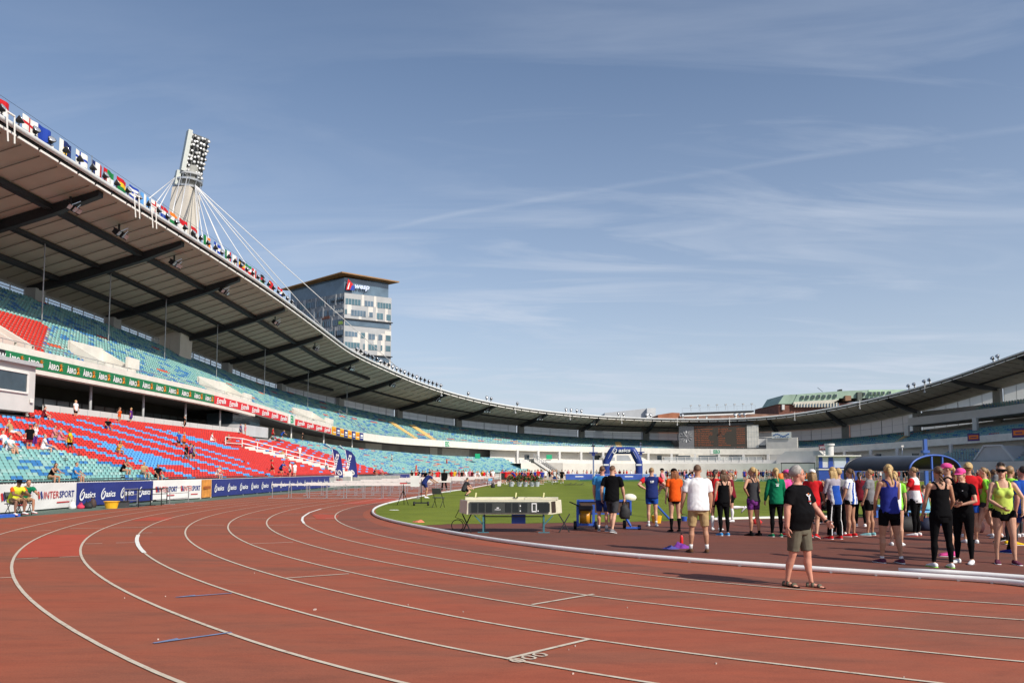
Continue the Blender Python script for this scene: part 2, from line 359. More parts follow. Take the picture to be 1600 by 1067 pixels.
# grass infield: bounded by the kerb on the left and far side, by the red apron of the near bend in front
near = [G(*p) for p in ((640, 822), (700, 819), (760, 818), (880, 817), (1000, 815), (1120, 812), (1330, 808), (1600, 804), (1800, 801))]
gp = [(p.x, p.y) for p in near]+[tuple(UV(20, -30.2))]
gp += [tuple(UV(LS+30.2*math.sin(math.pi*i/30), 30.2*math.cos(math.pi*i/30))) for i in range(30, -1, -1)]
gp += [tuple(UV(u, 30.2)) for u in (60, 45, 30)]+[tuple(G(*p)[:2]) for p in ((699, 768.6), (663, 775.6), (616, 784.8), (593, 791.4), (586, 797.6), (588, 803.5), (602, 810.5), (622, 817))]
gj = []
for a_, b_ in zip(near, near[1:]):
    n_ = max(2, int((b_-a_).length/.22))
    for k in range(n_): p_ = a_+(b_-a_)*k/n_; gj.append((p_.x+rnd.uniform(-.05, .05), p_.y+rnd.uniform(-.14, .14)))
gp = gj+gp[len(near)-1:]
sheet('grass_field', gp, .010, GRASS)
mb = MB()
for a, b_ in (((1165, 812), (1010, 816)), ((1000, 816), (1165, 810))): pass
d_in = [(640, 822.5), (700, 832), (744, 839.5), (800, 848), (870, 856.5), (930, 863), (1000, 869.5), (1080, 875.5), (1160, 881.5), (1230, 886), (1300, 891.5), (1440, 900), (1600, 911.5), (1750, 924)]
dp = [tuple(G(*p)[:2]) for p in d_in]+[(p.x, p.y+.35) for p in near[::-1]]
DRED = TRACK.copy(); DRED.name = 'dark red rubber'
for n in DRED.node_tree.nodes:
    if n.type == 'VALTORGB' and abs(n.color_ramp.elements[0].color[0]-.250) < .01:
        for e, cc in zip(n.color_ramp.elements, ((.115, .052, .038), (.155, .056, .038), (.190, .058, .036))): e.color = cc+(1,)
sheet('field_event_area', dp, .006, DRED)
# white board edging between the grass and the red D, right of the middle
e = [G(x, y) for x, y in ((1115, 812), (1200, 810), (1330, 808))]
for p, q in zip(e, e[1:]): mb.bar(p+Vector((0, 0, .04)), q+Vector((0, 0, .04)), .10, .07, WHITE)
tag(mb.build('field_edging'), 'low white edging board along the near edge of the grass', 'edging')
# green groundsheets on the far grass
for i, (a, b_, c_, d_) in enumerate((((910, 748), (1085, 748), (1110, 752), (900, 751.5)), ((1150, 746), (1290, 746), (1300, 752.5), (1130, 752)))):
    q = [G(*v) for v in (a, b_, c_, d_)]; sheet('groundsheet', [(v.x, v.y) for v in q], .02, mat('green tarpaulin', (.03, .13, .045), .8, .2, .4))
# lane lines
for k in range(9):
    o = LANE*k; wd = .042 if k < 6 else .046
    ribbon('lane_line', o-wd/2, o+wd/2, .012 if k else .013, LINE)
# measuring marks across the lanes, exchange zones and arrows
def lane_pt(k, x, y):
    """clip helper: nothing but the ground point of a pixel"""
    return G(x, y, .012)
def stripe(name, a, b_, wd, m, z=.0125):
    a, b_ = Vector(a[:2]), Vector(b_[:2]); d = (b_-a).normalized(); n = Vector((-d.y, d.x))*wd/2
    mb = MB(); mb.add([(*(a-n), z), (*(b_-n), z), (*(b_+n), z), (*(a+n), z)], [(0, 1, 2, 3)], m); return tag(mb.build(name), kind='structure')
S1 = [((0, 903.5), (19, 902.5)), ((24, 874), (60, 872)), ((93, 871), (124, 869.5)), ((133, 850), (160, 849.3)), ((181, 848.6), (210, 848)), ((20, 831), (80, 829)), ((790, 1031), (922, 999.5)), ((831, 945.5), (928, 929)),
      ((444, 904), (545, 897)), ((391, 850), (458, 847.5)), ((418, 820.7), (468, 820)), ((303, 820.5), (350, 820.5)), ((375, 811), (416, 810.5)), ((441, 803), (470, 802.5)), ((478, 810), (492, 810)), ((508, 810), (524, 810)), ((498, 803), (530, 802.5)), ((512, 796.5), (548, 796)),
      ((218, 833), (238, 832.5)), ((110, 826), (290, 823)), ((335, 789), (354, 789)), ((366, 789), (387, 789)), ((402, 789.5), (422, 789.5)), ((437, 790), (456, 790)), ((471, 790.3), (491, 790.3)), ((511, 790.5), (532, 790.5)), ((295, 788.6), (316, 788.8))]
for a, b_ in S1: stripe('cross_mark', G(*a), G(*b_), .05, LINE, .0135)
for a, b_, tip in (((240, 1006), (362, 989), 1), ((275, 934), (362, 927.5), 1)):
    A, B = G(*a), G(*b_); BL = mat('faded blue paint', (.17, .22, .36), .7, .2, 8); stripe('arrow_mark', A, B, .045, BL, .0135)
    d = (B-A).normalized(); n = Vector((-d.y, d.x, 0)); mb = MB(); tp = A-d*.03
    mb.add([tp+Vector((0, 0, .0145)), A+d*.24+n*.075+Vector((0, 0, .0145)), A+d*.24-n*.03+Vector((0, 0, .0145))], [(0, 1, 2)], BL); tag(mb.build('arrow_head'), kind='structure')
# bright white repainted pieces of two lane lines
def bright(k, pts, wd):
    o = LANE*k; g = [G(*p) for p in pts]; mb = MB(); ps = []
    for p in g:
        d = Vector(p[:2])-CC; rr = d.length; q = CC+d/rr*(R0+o); ps.append((q+d/rr*(-wd/2), q+d/rr*(wd/2)))
    vs = [(*a, .0150) for a, _ in ps]+[(*b_, .0150) for _, b_ in ps]; n = len(ps)
    mb.add(vs, [(i, i+1, n+i+1, n+i) for i in range(n-1)], mat('fresh line paint', (.82, .80, .74), .6, .04)); tag(mb.build('lane_line'), kind='structure')
bright(5, [(216, 836), (212, 841), (211, 846), (214, 853), (219, 859), (226, 864)], .085)
bright(1, [(513, 795), (490, 801), (474, 808), (472, 813), (474, 818)], .075)
# red exchange-zone patches
def lane_patch(pix, z=.009):
    g = [G(*p) for p in pix]; sheet('track_patch', [(p.x, p.y) for p in g], z, PATCH)
lane_patch([(25, 872), (124, 869), (126, 858), (140, 835), (74, 836), (40, 851)])
lane_patch([(202, 814), (262, 814), (272, 808), (232, 808)])
lane_patch([(600, 777), (655, 779), (640, 782), (560, 788), (530, 787)])
lane_patch([(495, 811), (525, 811), (530, 805), (500, 803), (487, 804)])
mb = MB(); A, B = G(806, 1034), G(846, 1024); d = (B-A); ang = math.atan2(d.y, d.x)
put_text(mb, '000', Matrix.Translation((A+B)/2+Vector((0, 0, .0150))) @ Matrix.Rotation(ang+math.pi, 4, 'Z') @ Matrix.Rotation(R(-90), 4, 'X'), .42, .16, LINE, depth=.0005); tag(mb.build('lane_number'), kind='structure')
for i in range(14):
    p = G(rnd.uniform(0, 1600), rnd.uniform(830, 1067)); s_ = rnd.uniform(.004, .009)
    if i == 0: p, s_ = G(492, 953), .028
    mb = MB() if i == 0 else mb; mb.box(p+Vector((0, 0, .010)), (s_*2, s_, .012), mat('litter', (.52, .42, .36), .8, .2), rnd.uniform(0, 3))
tag(mb.build('litter'), 'small pale scraps scattered over the red track', 'litter', kind='stuff')
# raised tubular kerb of the inside lane
kp = [(1700, 925), (1600, 910.5), (1551, 906), (1500, 902.5), (1440, 899), (1370, 894.5), (1300, 890.5), (1230, 885), (1160, 880.5), (1080, 874.5), (1000, 868.5), (930, 862), (870, 855.5), (800, 847), (744, 838.5), (700, 830.5), (660, 823.5), (625, 816.5), (597, 810), (582, 803.5), (580, 797.5), (588, 790.5), (613, 783.5), (660, 774.5), (697, 767.5)]
g = [G(x, y, .05) for x, y in kp]
g = [Vector((p.x, p.y, .05)) for p in g]
far = [UV(u, 30.42) for u in (30, 45, 60, LS)]+[UV(LS+30.42*math.sin(a), 30.42*math.cos(a)) for a in [math.pi*i/30 for i in range(1, 31)]]
g2 = []
for p, q in zip(g, g[1:]): g2 += [p+(q-p)*i/3 for i in range(3)]
for _ in range(6): g2 = [g2[0]]+[(g2[i-1]+g2[i]*2+g2[i+1])/4 for i in range(1, len(g2)-1)]+[g2[-1]]
mb = MB(); mb.tube(g2+[Vector((p.x, p.y, .05)) for p in far], .045, ALU, 10)
ke = thing('track_kerb', 'white tubular kerb curving along the inside lane of the red track', 'kerb'); mb.build('rail', ke)
mb = MB()
for i in range(0, len(g2)-1, 3): mb.box((g2[i].x, g2[i].y, .012), (.03, .10, .012), GREY, math.atan2((g2[i+1]-g2[i]).y, (g2[i+1]-g2[i]).x))
mb.build('foot', ke)
mb = MB(); ks = [G(x, y, .07) for x, y in ((1404, 891), (1480, 894), (1540, 898), (1600, 902.5), (1680, 909))]; mb.tube([Vector((p.x, p.y, .07)) for p in ks], .045, ALU, 10)
for p in ks[1:]: mb.box((p.x, p.y, .02), (.05, .12, .04), GREY)
tag(mb.build('loose_rail'), 'spare white kerb rail lying behind the kerb at right', 'rail')
# ------------------------------------------------------------------ the bowl: terraces, fascia, roof
GS = thing('grandstand', 'two-tier stadium grandstand curving round the whole track under a sweeping roof', 'grandstand')
T0, T1 = -40, 268
allt = stations(T0, T1, 3.0)
# lower tier left
NL = 29
def lowz(t, i): return .95+(zlt(t)-.95-.35)*i/(NL-1)
def lowr(i): return 44.75+i*.36
lt = stations(T0, 127.0, 3.0); prof = [(44.4, -.02), (44.4, lambda t: 1.0)]
mb = MB()
for i in range(NL): prof += [(lowr(i)-.155, lambda t, i=i: lowz(t, i)-.36 if i else 1.0), (lowr(i)-.155, lambda t, i=i: lowz(t, i)), (lowr(i)+.205, lambda t, i=i: lowz(t, i))]
prof += [(57.5, lambda t: lowz(t, NL-1)), (60, lambda t: lowz(t, NL-1))]
STEPC = mat('terrace concrete', (.36, .35, .33), .85, .12, 1.5)
sweep(mb, lt, prof, STEPC)
tend = lt[-1]; poly = [P3(tend, 44.4, 0)]+[P3(tend, r, z(tend) if callable(z) else z) for r, z in prof]+[P3(tend, 60, 0)]
mb.add(poly, [tuple(range(len(poly)))], LGREY); mb.build('lower_terrace', GS)
# upper tier
NU = 27
def upr(i): return 56.25+i*.522
def upz(t, i): a = zft(t)-.75; return a+(zub(t)-.55-a)*i/(NU-1)
def upper(ts):
    mb = MB(); prof = [(55.9, lambda t: upz(t, 0))]
    for i in range(NU): prof += [(upr(i)-.20, lambda t, i=i: upz(t, i)), (upr(i)+.322, lambda t, i=i: upz(t, i))]
    prof += [(70.65, lambda t: zub(t))]
    sweep(mb, ts, prof, STEPC)
    # soffit below the upper tier and end walls
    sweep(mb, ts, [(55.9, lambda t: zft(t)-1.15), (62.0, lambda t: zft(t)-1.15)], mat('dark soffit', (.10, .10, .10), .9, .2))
    for te in (ts[0], ts[-1]):
        pts = [P3(te, 55.9, zft(te)-1.1)]+[P3(te, r, z(te)) for r, z in prof]+[P3(te, 70.65, 0)]; mb.add(pts, [tuple(range(len(pts)))], LGREY)
    return mb.build('upper_terrace', GS)
upper(stations(T0, 167.5, 3.0)); upper(stations(189.5, T1, 3.0))
# white fascia, its coping and the recessed underside strip
mb = MB(); sweep(mb, allt, [(55.55, lambda t: zft(t)-1.22), (55.5, lambda t: zft(t)-1.2), (55.5, zft), (55.9, zft), (55.9, lambda t: zft(t)-1.22)], OFFW, close=True); mb.build('fascia', GS)
mb = MB(); sweep(mb, stations(T0, 44, 2.5), [(55.45, lambda t: zft(t)-1.22), (55.3, lambda t: zft(t)-1.26), (55.3, lambda t: zft(t)-1.52), (55.9, lambda t: zft(t)-1.52)], OFFW); mb.build('sill', GS)
mb = MB(); sweep(mb, allt, [(55.7, lambda t: zft(t)+.02), (55.7, lambda t: zft(t)+.05)], STEEL)
for k in stations(T0, T1, 1.9): mb.tube([P3(k, 55.75, zft(k)), P3(k, 55.75, zft(k)+.32)], .018, STEEL, 5, cap=False)
mb.tube([P3(k, 55.75, zft(k)+.33) for k in stations(T0, T1, 2)], .022, STEEL, 5); mb.build('front_rail', GS)
# concourse below the upper tier: dark glazed rooms on the left, white walls on the far bend and right
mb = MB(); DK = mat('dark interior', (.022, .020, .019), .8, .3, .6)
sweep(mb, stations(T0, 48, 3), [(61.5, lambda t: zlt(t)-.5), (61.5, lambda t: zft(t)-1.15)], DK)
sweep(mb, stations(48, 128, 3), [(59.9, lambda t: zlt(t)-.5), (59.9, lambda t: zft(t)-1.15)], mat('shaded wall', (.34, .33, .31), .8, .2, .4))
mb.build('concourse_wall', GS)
mb = MB()
for t in [k*1.55-20 for k in range(44)]:
    if t > 46: break
    a, b_ = P3(t, 61.2, 0), P3(t+1.4, 61.2, 0); z0 = zlt(t)+.5
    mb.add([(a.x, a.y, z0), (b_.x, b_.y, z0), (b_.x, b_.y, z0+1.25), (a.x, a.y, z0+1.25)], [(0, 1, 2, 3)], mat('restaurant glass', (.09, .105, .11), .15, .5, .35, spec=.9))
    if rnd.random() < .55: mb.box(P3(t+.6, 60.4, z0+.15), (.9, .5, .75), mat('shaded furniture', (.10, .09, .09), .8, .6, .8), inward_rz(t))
mb.build('restaurant_window', GS)
mb = MB()   # grey parapet behind the top row on the left, red seats row behind it
sweep(mb, stations(11, 45, 2), [(55.6, lambda t: zlt(t)-.2), (55.6, lambda t: zlt(t)+.62), (55.75, lambda t: zlt(t)+.62), (55.75, lambda t: zlt(t)-.2)], LGREY)
for t in stations(11, 45, 1.5): mb.box(P3(t, 55.58, zlt(t)+.2), (.03, .05, .8), GREY, inward_rz(t))
mb.build('concourse_parapet', GS)
for t in (10.5, 17, 24, 31, 38, 45.5, 58, 71, 84): # slim posts holding up the upper tier
    mb = MB(); mb.tube([P3(t, 56.4, zlt(t)-.4), P3(t, 56.4, zft(t)-1.15)], .10, WHITE if t < 12 or t > 50 else GREY, 8); mb.build('post', GS)
for t, wd in ((97, 5), (118.5, 7), (113, 2)): mb = MB(); mb.box(P3(t, 59.75, zlt(t)+.9), (wd, .1, 2.0), OFFW, inward_rz(t)); mb.build('wall_panel', GS)
# press box at the left edge
a = hit(30, 600, 54.6); tb_ = tpar(a)
bx = MB(); z0, z1 = zlt(tb_)-.2, zft(tb_)-1.45
for tt in (tb_,):
    q = [P(tb_, 53.6), P(tb_-9, 53.6), P(tb_-9, 58), P(tb_, 58)]
    bx.prism([(p.x, p.y) for p in q], z1-z0, LGREY, z0)
    q = [P(tb_+.2, 53.3), P(tb_-9, 53.3), P(tb_-9, 58), P(tb_+.2, 58)]; bx.prism([(p.x, p.y) for p in q], .22, GREY, z1)
pb = bx.build('press_box', GS)
m2 = MB(); q = [P(tb_-.7, 53.57), P(tb_-7, 53.57)]; zc = z0+(z1-z0)*.40; zd = z0+(z1-z0)*.83
m2.add([(q[0].x, q[0].y, zc), (q[1].x, q[1].y, zc), (q[1].x, q[1].y, zd), (q[0].x, q[0].y, zd)], [(0, 1, 2, 3)], GLASS)
for t_ in (tb_-.7, tb_-3.8, tb_-7): m2.bar(P3(t_, 53.55, zc), P3(t_, 53.55, zd), .12, .08, WHITE)
m2.bar(P3(tb_-.7, 53.55, zd), P3(tb_-7, 53.55, zd), .1, .1, WHITE); m2.bar(P3(tb_-.7, 53.55, zc), P3(tb_-7, 53.55, zc), .1, .1, WHITE); m2.build('window', pb)
m2 = MB(); p = P3(tb_-.35, 53.5, z0+(z1-z0)*.25); m2.box(p, (.22, .06, .25), WHITE, inward_rz(tb_)); m2.build('meter_box', pb)
# white commentary hut near the end of the red block
a, b_ = 47.5, 40.5
mb = MB(); q = [P(a, 55.2), P(b_, 55.2), P(b_, 59), P(a, 59)]; mb.prism([(p.x, p.y) for p in q], 1.15, mat('hut panel', (.50, .51, .52), .6, .08, 1), zlt(44)-.15); q = [P(a, 56.2), P(b_, 56.2), P(b_, 59), P(a, 59)]; hut = mb.build('commentary_hut', GS)
mb = MB(); mb.prism([(p.x, p.y) for p in q], 1.15, GLASS, zlt(44)+1.0); mb.build('window', hut)
# far bend and right: podium wall, parapet, columns
ts = stations(125, T1, 3); WALL = mat('white rendered wall', (.66, .63, .57), .75, .08, .5)
mb = MB(); sweep(mb, ts, [(46.8, 0), (46.8, 3.0), (47.1, 3.0), (47.1, 2.95), (57.2, 2.95), (57.2, lambda t: zft(t)-1.15)], WALL); mb.build('podium_wall', GS)
mb = MB(); sweep(mb, stations(127.5, 218, 3), [(50.2, 2.9), (50.2, 3.75), (50.35, 3.75), (50.35, 2.9)], LGREY); mb.build('podium_parapet', GS)
for i, t in enumerate(stations(130, 222, 5.2)):
    mb = MB(); mb.box(P3(t, 54.6, (2.9+zft(t)-1.15)/2), (.45, .5, zft(t)-1.15-2.9), LGREY, inward_rz(t)); mb.build('column', GS)
for t, wd in ((131.5, .9), (133.8, 1.2), (150, 1.4), (163.5, 1.0), (168.5, 3.2), (174, 4.6), (179.5, 3.0), (192, 1.2), (203, 1.2), (207, 1.4), (214, 1.4)):
    mb = MB(); mb.box(P3(t, 57.15, 4.1), (wd, .12, 1.5), GLASS, inward_rz(t)); d = mb.build('window', GS)
    mb = MB(); mb.box(P3(t, 57.13, 4.1), (wd+.16, .06, 1.66), WHITE, inward_rz(t)); mb.build('frame', d)
mb = MB()
for t in stations(163, 186, 1.9): mb.box(P3(t, 50.1, 3.95), (.06, .06, .9), WHITE, inward_rz(t))
sweep(mb, stations(163, 186, 1.9), [(50.1, 4.38), (50.1, 4.44), (50.2, 4.44)], WHITE); mb.build('podium_rail', GS)
mb = MB(); sweep(mb, stations(163.5, 185.5, 2), [(50.16, 3.76), (50.16, 4.35)], PANE); mb.build('podium_glazing', GS)
# recessed bay with a grey wall in the podium
a = hit(862, 735, 46.7); tt = tpar(a); mb = MB(); mb.box(P3(tt, 46.9, 1.55), (5.2, .5, 3.1), mat('bay wall', (.42, .40, .37), .8, .1, .5), inward_rz(tt)); mb.build('service_bay', GS)
# white gabled stair head and window behind the arch
tt = tpar(hit(975, 712, 52)); Mt = Matrix.Translation(P3(tt, 49.6, 0)) @ Matrix.Rotation(inward_rz(tt), 4, 'Z'); mb = MB(); mb.x = Mt
mb.add([(-5, 0, 2.9), (5, 0, 2.9), (5, 0, 3.4), (1.6, 0, 5.2), (-2.2, 0, 5.2), (-5, 0, 4.2), (-5, 4, 2.9), (5, 4, 2.9), (5, 4, 3.4), (1.6, 4, 5.2), (-2.2, 4, 5.2), (-5, 4, 4.2)], [(0, 1, 2, 3, 4, 5), (2, 8, 9, 3), (3, 9, 10, 4), (4, 10, 11, 5), (1, 7, 8, 2), (0, 5, 11, 6)], OFFW); sh = mb.build('stair_head', GS)
mb = MB(); mb.x = Mt
for x0, x1, zb in ((-4.2, -2.6, 4.3), (-2.2, .9, 4.75)): mb.add([(x0, -.03, 3.6), (x1, -.03, 3.6), (x1-(.6 if x1 > 0 else 0), -.03, zb), (x0, -.03, zb)], [(0, 1, 2, 3)], mat('grey window', (.34, .36, .38), .2, .15, .5))
mb.build('window', sh)
# stairway beside the end of the lower tier
tt = 127.2; mb = MB(); n = 14
def st_pt(k, r): return P(tt+1.4+k*.5*1.05, r)
for k in range(n):
    z = 3.9-3.6*k/(n-1); q = [st_pt(k, 46.6), st_pt(k+1, 46.6), st_pt(k+1, 49.0), st_pt(k, 49.0)]; mb.prism([(p.x, p.y) for p in q], .28, CONC, z-.28+.0)
q0, q1 = st_pt(0, 46.55), st_pt(n, 46.55)
mb.add([(q0.x, q0.y, 3.3), (q1.x, q1.y, -.1), (q1.x, q1.y, .35), (q0.x, q0.y, 3.95)], [(0, 1, 2, 3)], LGREY); stw = mb.build('stairway', GS)
mb = MB()
for k in range(0, n+1, 1):
    z = 3.9-3.6*k/(n-1); p = st_pt(k, 46.5); mb.bar((p.x, p.y, z), (p.x, p.y, z+1.0), .09, .06, STEEL)
for dz in (1.0, .5): mb.bar((q0.x, q0.y, 3.9+dz), (*st_pt(n, 46.5), .3+dz), .10, .07, STEEL)
for k in range(5): p = P(tt-3.2+k*1.1, 46.5); mb.bar((p.x, p.y, 3.9), (p.x, p.y, 4.9), .05, .05, STEEL)
mb.bar(P3(tt-3.2, 46.5, 4.9), (q0.x, q0.y, 4.9), .05, .05, STEEL); mb.build('railing', stw)
# white steps and balustrade running down through the red block
zt = lambda t, r: lowz(t, 0)+(lowz(t, NL-1)-lowz(t, 0))*max(0, r-44.4)/(lowr(NL-1)-44.4)
def sp_(k): t = 30.6+(43.2-30.6)*k; r = 50.6+(44.3-50.6)*k; return t, r
mb = MB(); n = 12
for i in range(n):
    k, k2 = i/n, (i+1)/n; (t, r), (t2, r2) = sp_(k), sp_(k2); z = zt(t, r)+.18
    q = [P(t, r), P(t2, r2), P(t2+.9, r2+.75), P(t+.9, r+.75)]; mb.prism([(p.x, p.y) for p in q], 1.0, OFFW, z-.75)
stp = mb.build('aisle_steps', GS)
mb = MB(); top = []
for i in range(9):
    t, r = sp_(i/8); z = zt(t, r)+.25; p = P(t+.8, r+.6); top.append(Vector((p.x, p.y, z+.95))); mb.bar((p.x, p.y, z-.2), (p.x, p.y, z+.95), .06, .06, WHITE)
for dz in (0, -.42, -.8):
    for a, b_ in zip(top, top[1:]): mb.bar(a+Vector((0, 0, dz)), b_+Vector((0, 0, dz)), .05, .06, WHITE)
t, r = sp_(0); a = Vector((*P(t-2.6, r+.6), top[0].z))
for dz in (0, -.5): mb.bar(a+Vector((0, 0, dz)), top[0]+Vector((0, 0, dz)), .06, .06, WHITE)
mb.bar(a, a-Vector((0, 0, 1.1)), .06, .06, WHITE); mb.build('balustrade', stp)
# white camera platforms / vomitory walls in the upper tier
def vom(px0, px1, dz=.9):
    t0, t1 = tpar(hit(px0[0], px0[1], 57.5)), tpar(hit(px1[0], px1[1], 57.5)); mb = MB(); z = zft((t0+t1)/2)
    q = [P(t0, 56.4), P(t1, 56.4), P(t1, 56.9), P(t0, 56.9)]; mb.prism([(p.x, p.y) for p in q], dz, OFFW, z-.5)
    for k in (0, 1):
        tq = (t0, t1)[k]; a = [P3(tq, 56.5, z-.4), P3(tq, 59.3, z+1.2), P3(tq, 59.3, z+2.1), P3(tq, 56.5, z+.45)]; b_ = [P3(tq+.25, r_, z_.z) for r_, z_ in zip((56.5, 59.3, 59.3, 56.5), a)]
        mb.add(a+b_, [(0, 1, 2, 3), (7, 6, 5, 4), (3, 2, 6, 7), (1, 0, 4, 5)], OFFW)
    q = [P(t0, 59.2), P(t1, 59.2), P(t1, 59.4), P(t0, 59.4)]; mb.prism([(p.x, p.y) for p in q], 1.6, OFFW, z+.6)
    return mb.build('gangway_wall', GS)
vom((143, 552), (192, 566)); vom((336, 606), (376, 618)); vom((477, 650), (506, 658)); vom((0, 508), (28, 520), .6)
for (x0, y0), (x1, y1) in (((198, 566), (216, 571)), ((380, 620), (392, 623)), ((508, 657), (520, 660))):
    a, b_ = hit(x0, y0, 56.8), hit(x1, y1, 56.8); mb = MB(); mb.bar(a, b_, .2, .9, OFFW); mb.build('camera_platform', GS)
for x, wd in ((652, 2.2), (680, 2.6), (968, 2.4)): # yellow gangways
    t = tpar(hit(x, 680, 57)); mb = MB()
    for i in range(NU-9): mb.prism([(p.x, p.y) for p in (P(t-wd/4+.08*i, upr(i)-.2), P(t+wd/4+.08*i, upr(i)-.2), P(t+wd/4+.08*i, upr(i)+.322), P(t-wd/4+.08*i, upr(i)+.322))], .42, mat('yellow step', (.62, .42, .16), .8, .15), upz(t, i)+.01)
    mb.build('gangway', GS)
for x, y in ((1408, 680), (1245, 688)):
    t = tpar(hit(x, y, 60)); mb = MB()
    for i in range(NU-10): mb.prism([(p.x, p.y) for p in (P(t-.5-.05*i, upr(i)-.2), P(t+.5-.05*i, upr(i)-.2), P(t+.5-.05*i, upr(i)+.322), P(t-.5-.05*i, upr(i)+.322))], .36, mat('yellow step', (.62, .42, .16), .8, .15), upz(t, i)+.01)
    mb.build('gangway', GS)
mb = MB()
for p0, p1 in (((530, 640), (590, 682)),):
    a = hit(*p0, 63); b_ = hit(*p1, 56.2)
    for dz in (0, -.5): mb.bar(a+Vector((0, 0, dz)), b_+Vector((0, 0, dz)), .06, .06, STEEL)
    for k in range(7): q = a+(b_-a)*k/6; mb.bar(q, q-Vector((0, 0, 1.1)), .05, .05, STEEL)
mb.build('handrail', GS)
# back wall, glazing band and columns
mb = MB(); sweep(mb, allt, [(70.9, 0), (70.9, lambda t: zub(t)-.02)], LGREY); mb.build('back_wall', GS)
RAF = [-20, -7.5, 5, 17.3, 29.6, 41.7, 54.8, 69.6, 86, 100, 113, 125.5, 138.2, 150.2, 162.5, 174.5, 186.2, 197.8, 209.3, 221.6, 234, 247, 260]
def band(t0, t1):
    n = max(2, int((t1-t0)/1.6)); g = MB(); fr = MB()
    tt = [t0+(t1-t0)*i/n for i in range(n+1)]
    sweep(g, tt, [(70.75, zub), (70.75, lambda t: zbk(t)-.15)], PANE if t0 < 84 else PANEF); wn = g.build('window', GS)
    for i, t in enumerate(tt): fr.bar(P3(t, 70.72, zub(t)), P3(t, 70.72, zbk(t)-.1), .14 if i % 3 == 0 else .06, .06, GREY)
    for a, b_ in zip(tt, tt[1:]):
        for k in (0, .5, 1.0): fr.bar(P3(a, 70.72, zub(a)+(zbk(a)-.15-zub(a))*k), P3(b_, 70.72, zub(b_)+(zbk(b_)-.15-zub(b_))*k), .05, .06, GREY)
    fr.build('frame', wn)
for a, b_ in zip(RAF, RAF[1:]): band(a+.7, b_-.7)
for t in RAF:
    mb = MB(); h0, h1 = zub(t)-1.8, zbk(t)-.1; mb.box(P3(t, 70.2, (h0+h1)/2), (1.35, 1.0, h1-h0), mat('pier concrete', (.34, .335, .32), .8, .1, .8), inward_rz(t)); mb.build('pier', GS)
# roof
ts = stations(T0, T1, 2.0)
mb = MB(); sweep(mb, ts, [(56.0, lambda t: zin(t)+.12), (56.0, lambda t: zin(t)+.40), (71.6, lambda t: zbk(t)+.45), (71.6, lambda t: zbk(t)-.02), (56.3, lambda t: zin(t)+.08)], SOFFIT, close=True)
rz_ = lambda t, r: zin(t)+(zbk(t)-zin(t))*(r-56)/15.0
for t in stations(T0, T1, 1.75):
    for r0, r1 in ((56.5, 59.8), (60.6, 63.8), (64.6, 67.6), (68.4, 70.6)): mb.bar(P3(t, r0, rz_(t, r0)+.06), P3(t, r1, rz_(t, r1)+.01), .05, .06, mat('panel joint', (.20, .18, .15), .8, .1))
roof = mb.build('roof', GS)
for i, r in enumerate((60.2, 64.2, 68.0)):
    tq = stations(T0, 96, 2) if i != 1 else ts; dz = -.26 if i != 1 else -.16
    mb = MB(); sweep(mb, tq, [(r-.28, lambda t: rz_(t, r-.28)+.05), (r-.28, lambda t: rz_(t, r)+dz), (r+.28, lambda t: rz_(t, r)+dz), (r+.28, lambda t: rz_(t, r+.28)+.05)], DARK); mb.build('purlin', roof)
for t in RAF:
    mb = MB(); a = t; vs = []
    for r, dz in ((56.4, .12), (56.4, -.30), (60, -.62), (66, -.72), (70.9, -.50), (70.9, .1)): vs.append((r, dz))
    dt = .28; q1 = [P3(t-dt*56/r, r, rz_(t, r)+dz) for r, dz in vs]; q2 = [P3(t+dt*56/r, r, rz_(t, r)+dz) for r, dz in vs]
    n = len(vs); mb.add(q1+q2, [tuple(range(n)), tuple(range(n, 2*n))[::-1]]+[(i, (i+1) % n, n+(i+1) % n, n+i) for i in range(n)], DARK); mb.build('rafter', roof)
mb = MB(); mb.tube([P3(t, 55.8, zin(t)+.42) for t in ts], .17, mat('gutter metal', (.62, .63, .63), .4, .06, 2), 8); mb.build('edge_gutter', roof)
mb = MB()
for a, b_ in zip(ts, ts[1:]): mb.bar(P3(a, 55.95, zin(a)-.02), P3(a+(b_-a)*.88, 55.95, zin(a+(b_-a)*.88)-.02), .09, .14, WHITE)
mb.build('edge_strip', roof)
mb = MB(); sweep(mb, ts, [(55.97, lambda t: zin(t)+.02), (55.97, lambda t: zin(t)+.36)], DARK); mb.build('edge_panel', roof)
# right mezzanine balcony above the upper tier
tmz = tpar(hit(1418, 650, 63)); tsr = stations(tmz, T1, 2.5)
a, b_ = hit(1418, 653, 63), hit(1600, 630, 63)
ta, tb2 = tpar(a), tpar(b_)
zmz = lambda t: a.z+(b_.z-a.z)*(t-ta)/(tb2-ta)
mb = MB(); sweep(mb, tsr, [(63, lambda t: zmz(t)-1.55), (63, zmz), (63.4, zmz), (63.4, lambda t: zmz(t)-.9), (70.6, lambda t: zmz(t)+1.7), (70.6, lambda t: zmz(t)-1.55)], mat('mezzanine concrete', (.52, .50, .48), .75, .06, .6), close=True, caps=True); mb.build('mezzanine', GS)
for x in (1416, 1523):
    t = tpar(hit(x, 660, 62.4)); mb = MB(); h0, h1 = zft(t)+1.5, zmz(t)-1.5; mb.box(P3(t, 62.6, (h0+h1)/2), (.8, .7, h1-h0), LGREY, inward_rz(t)); mb.build('column', GS)
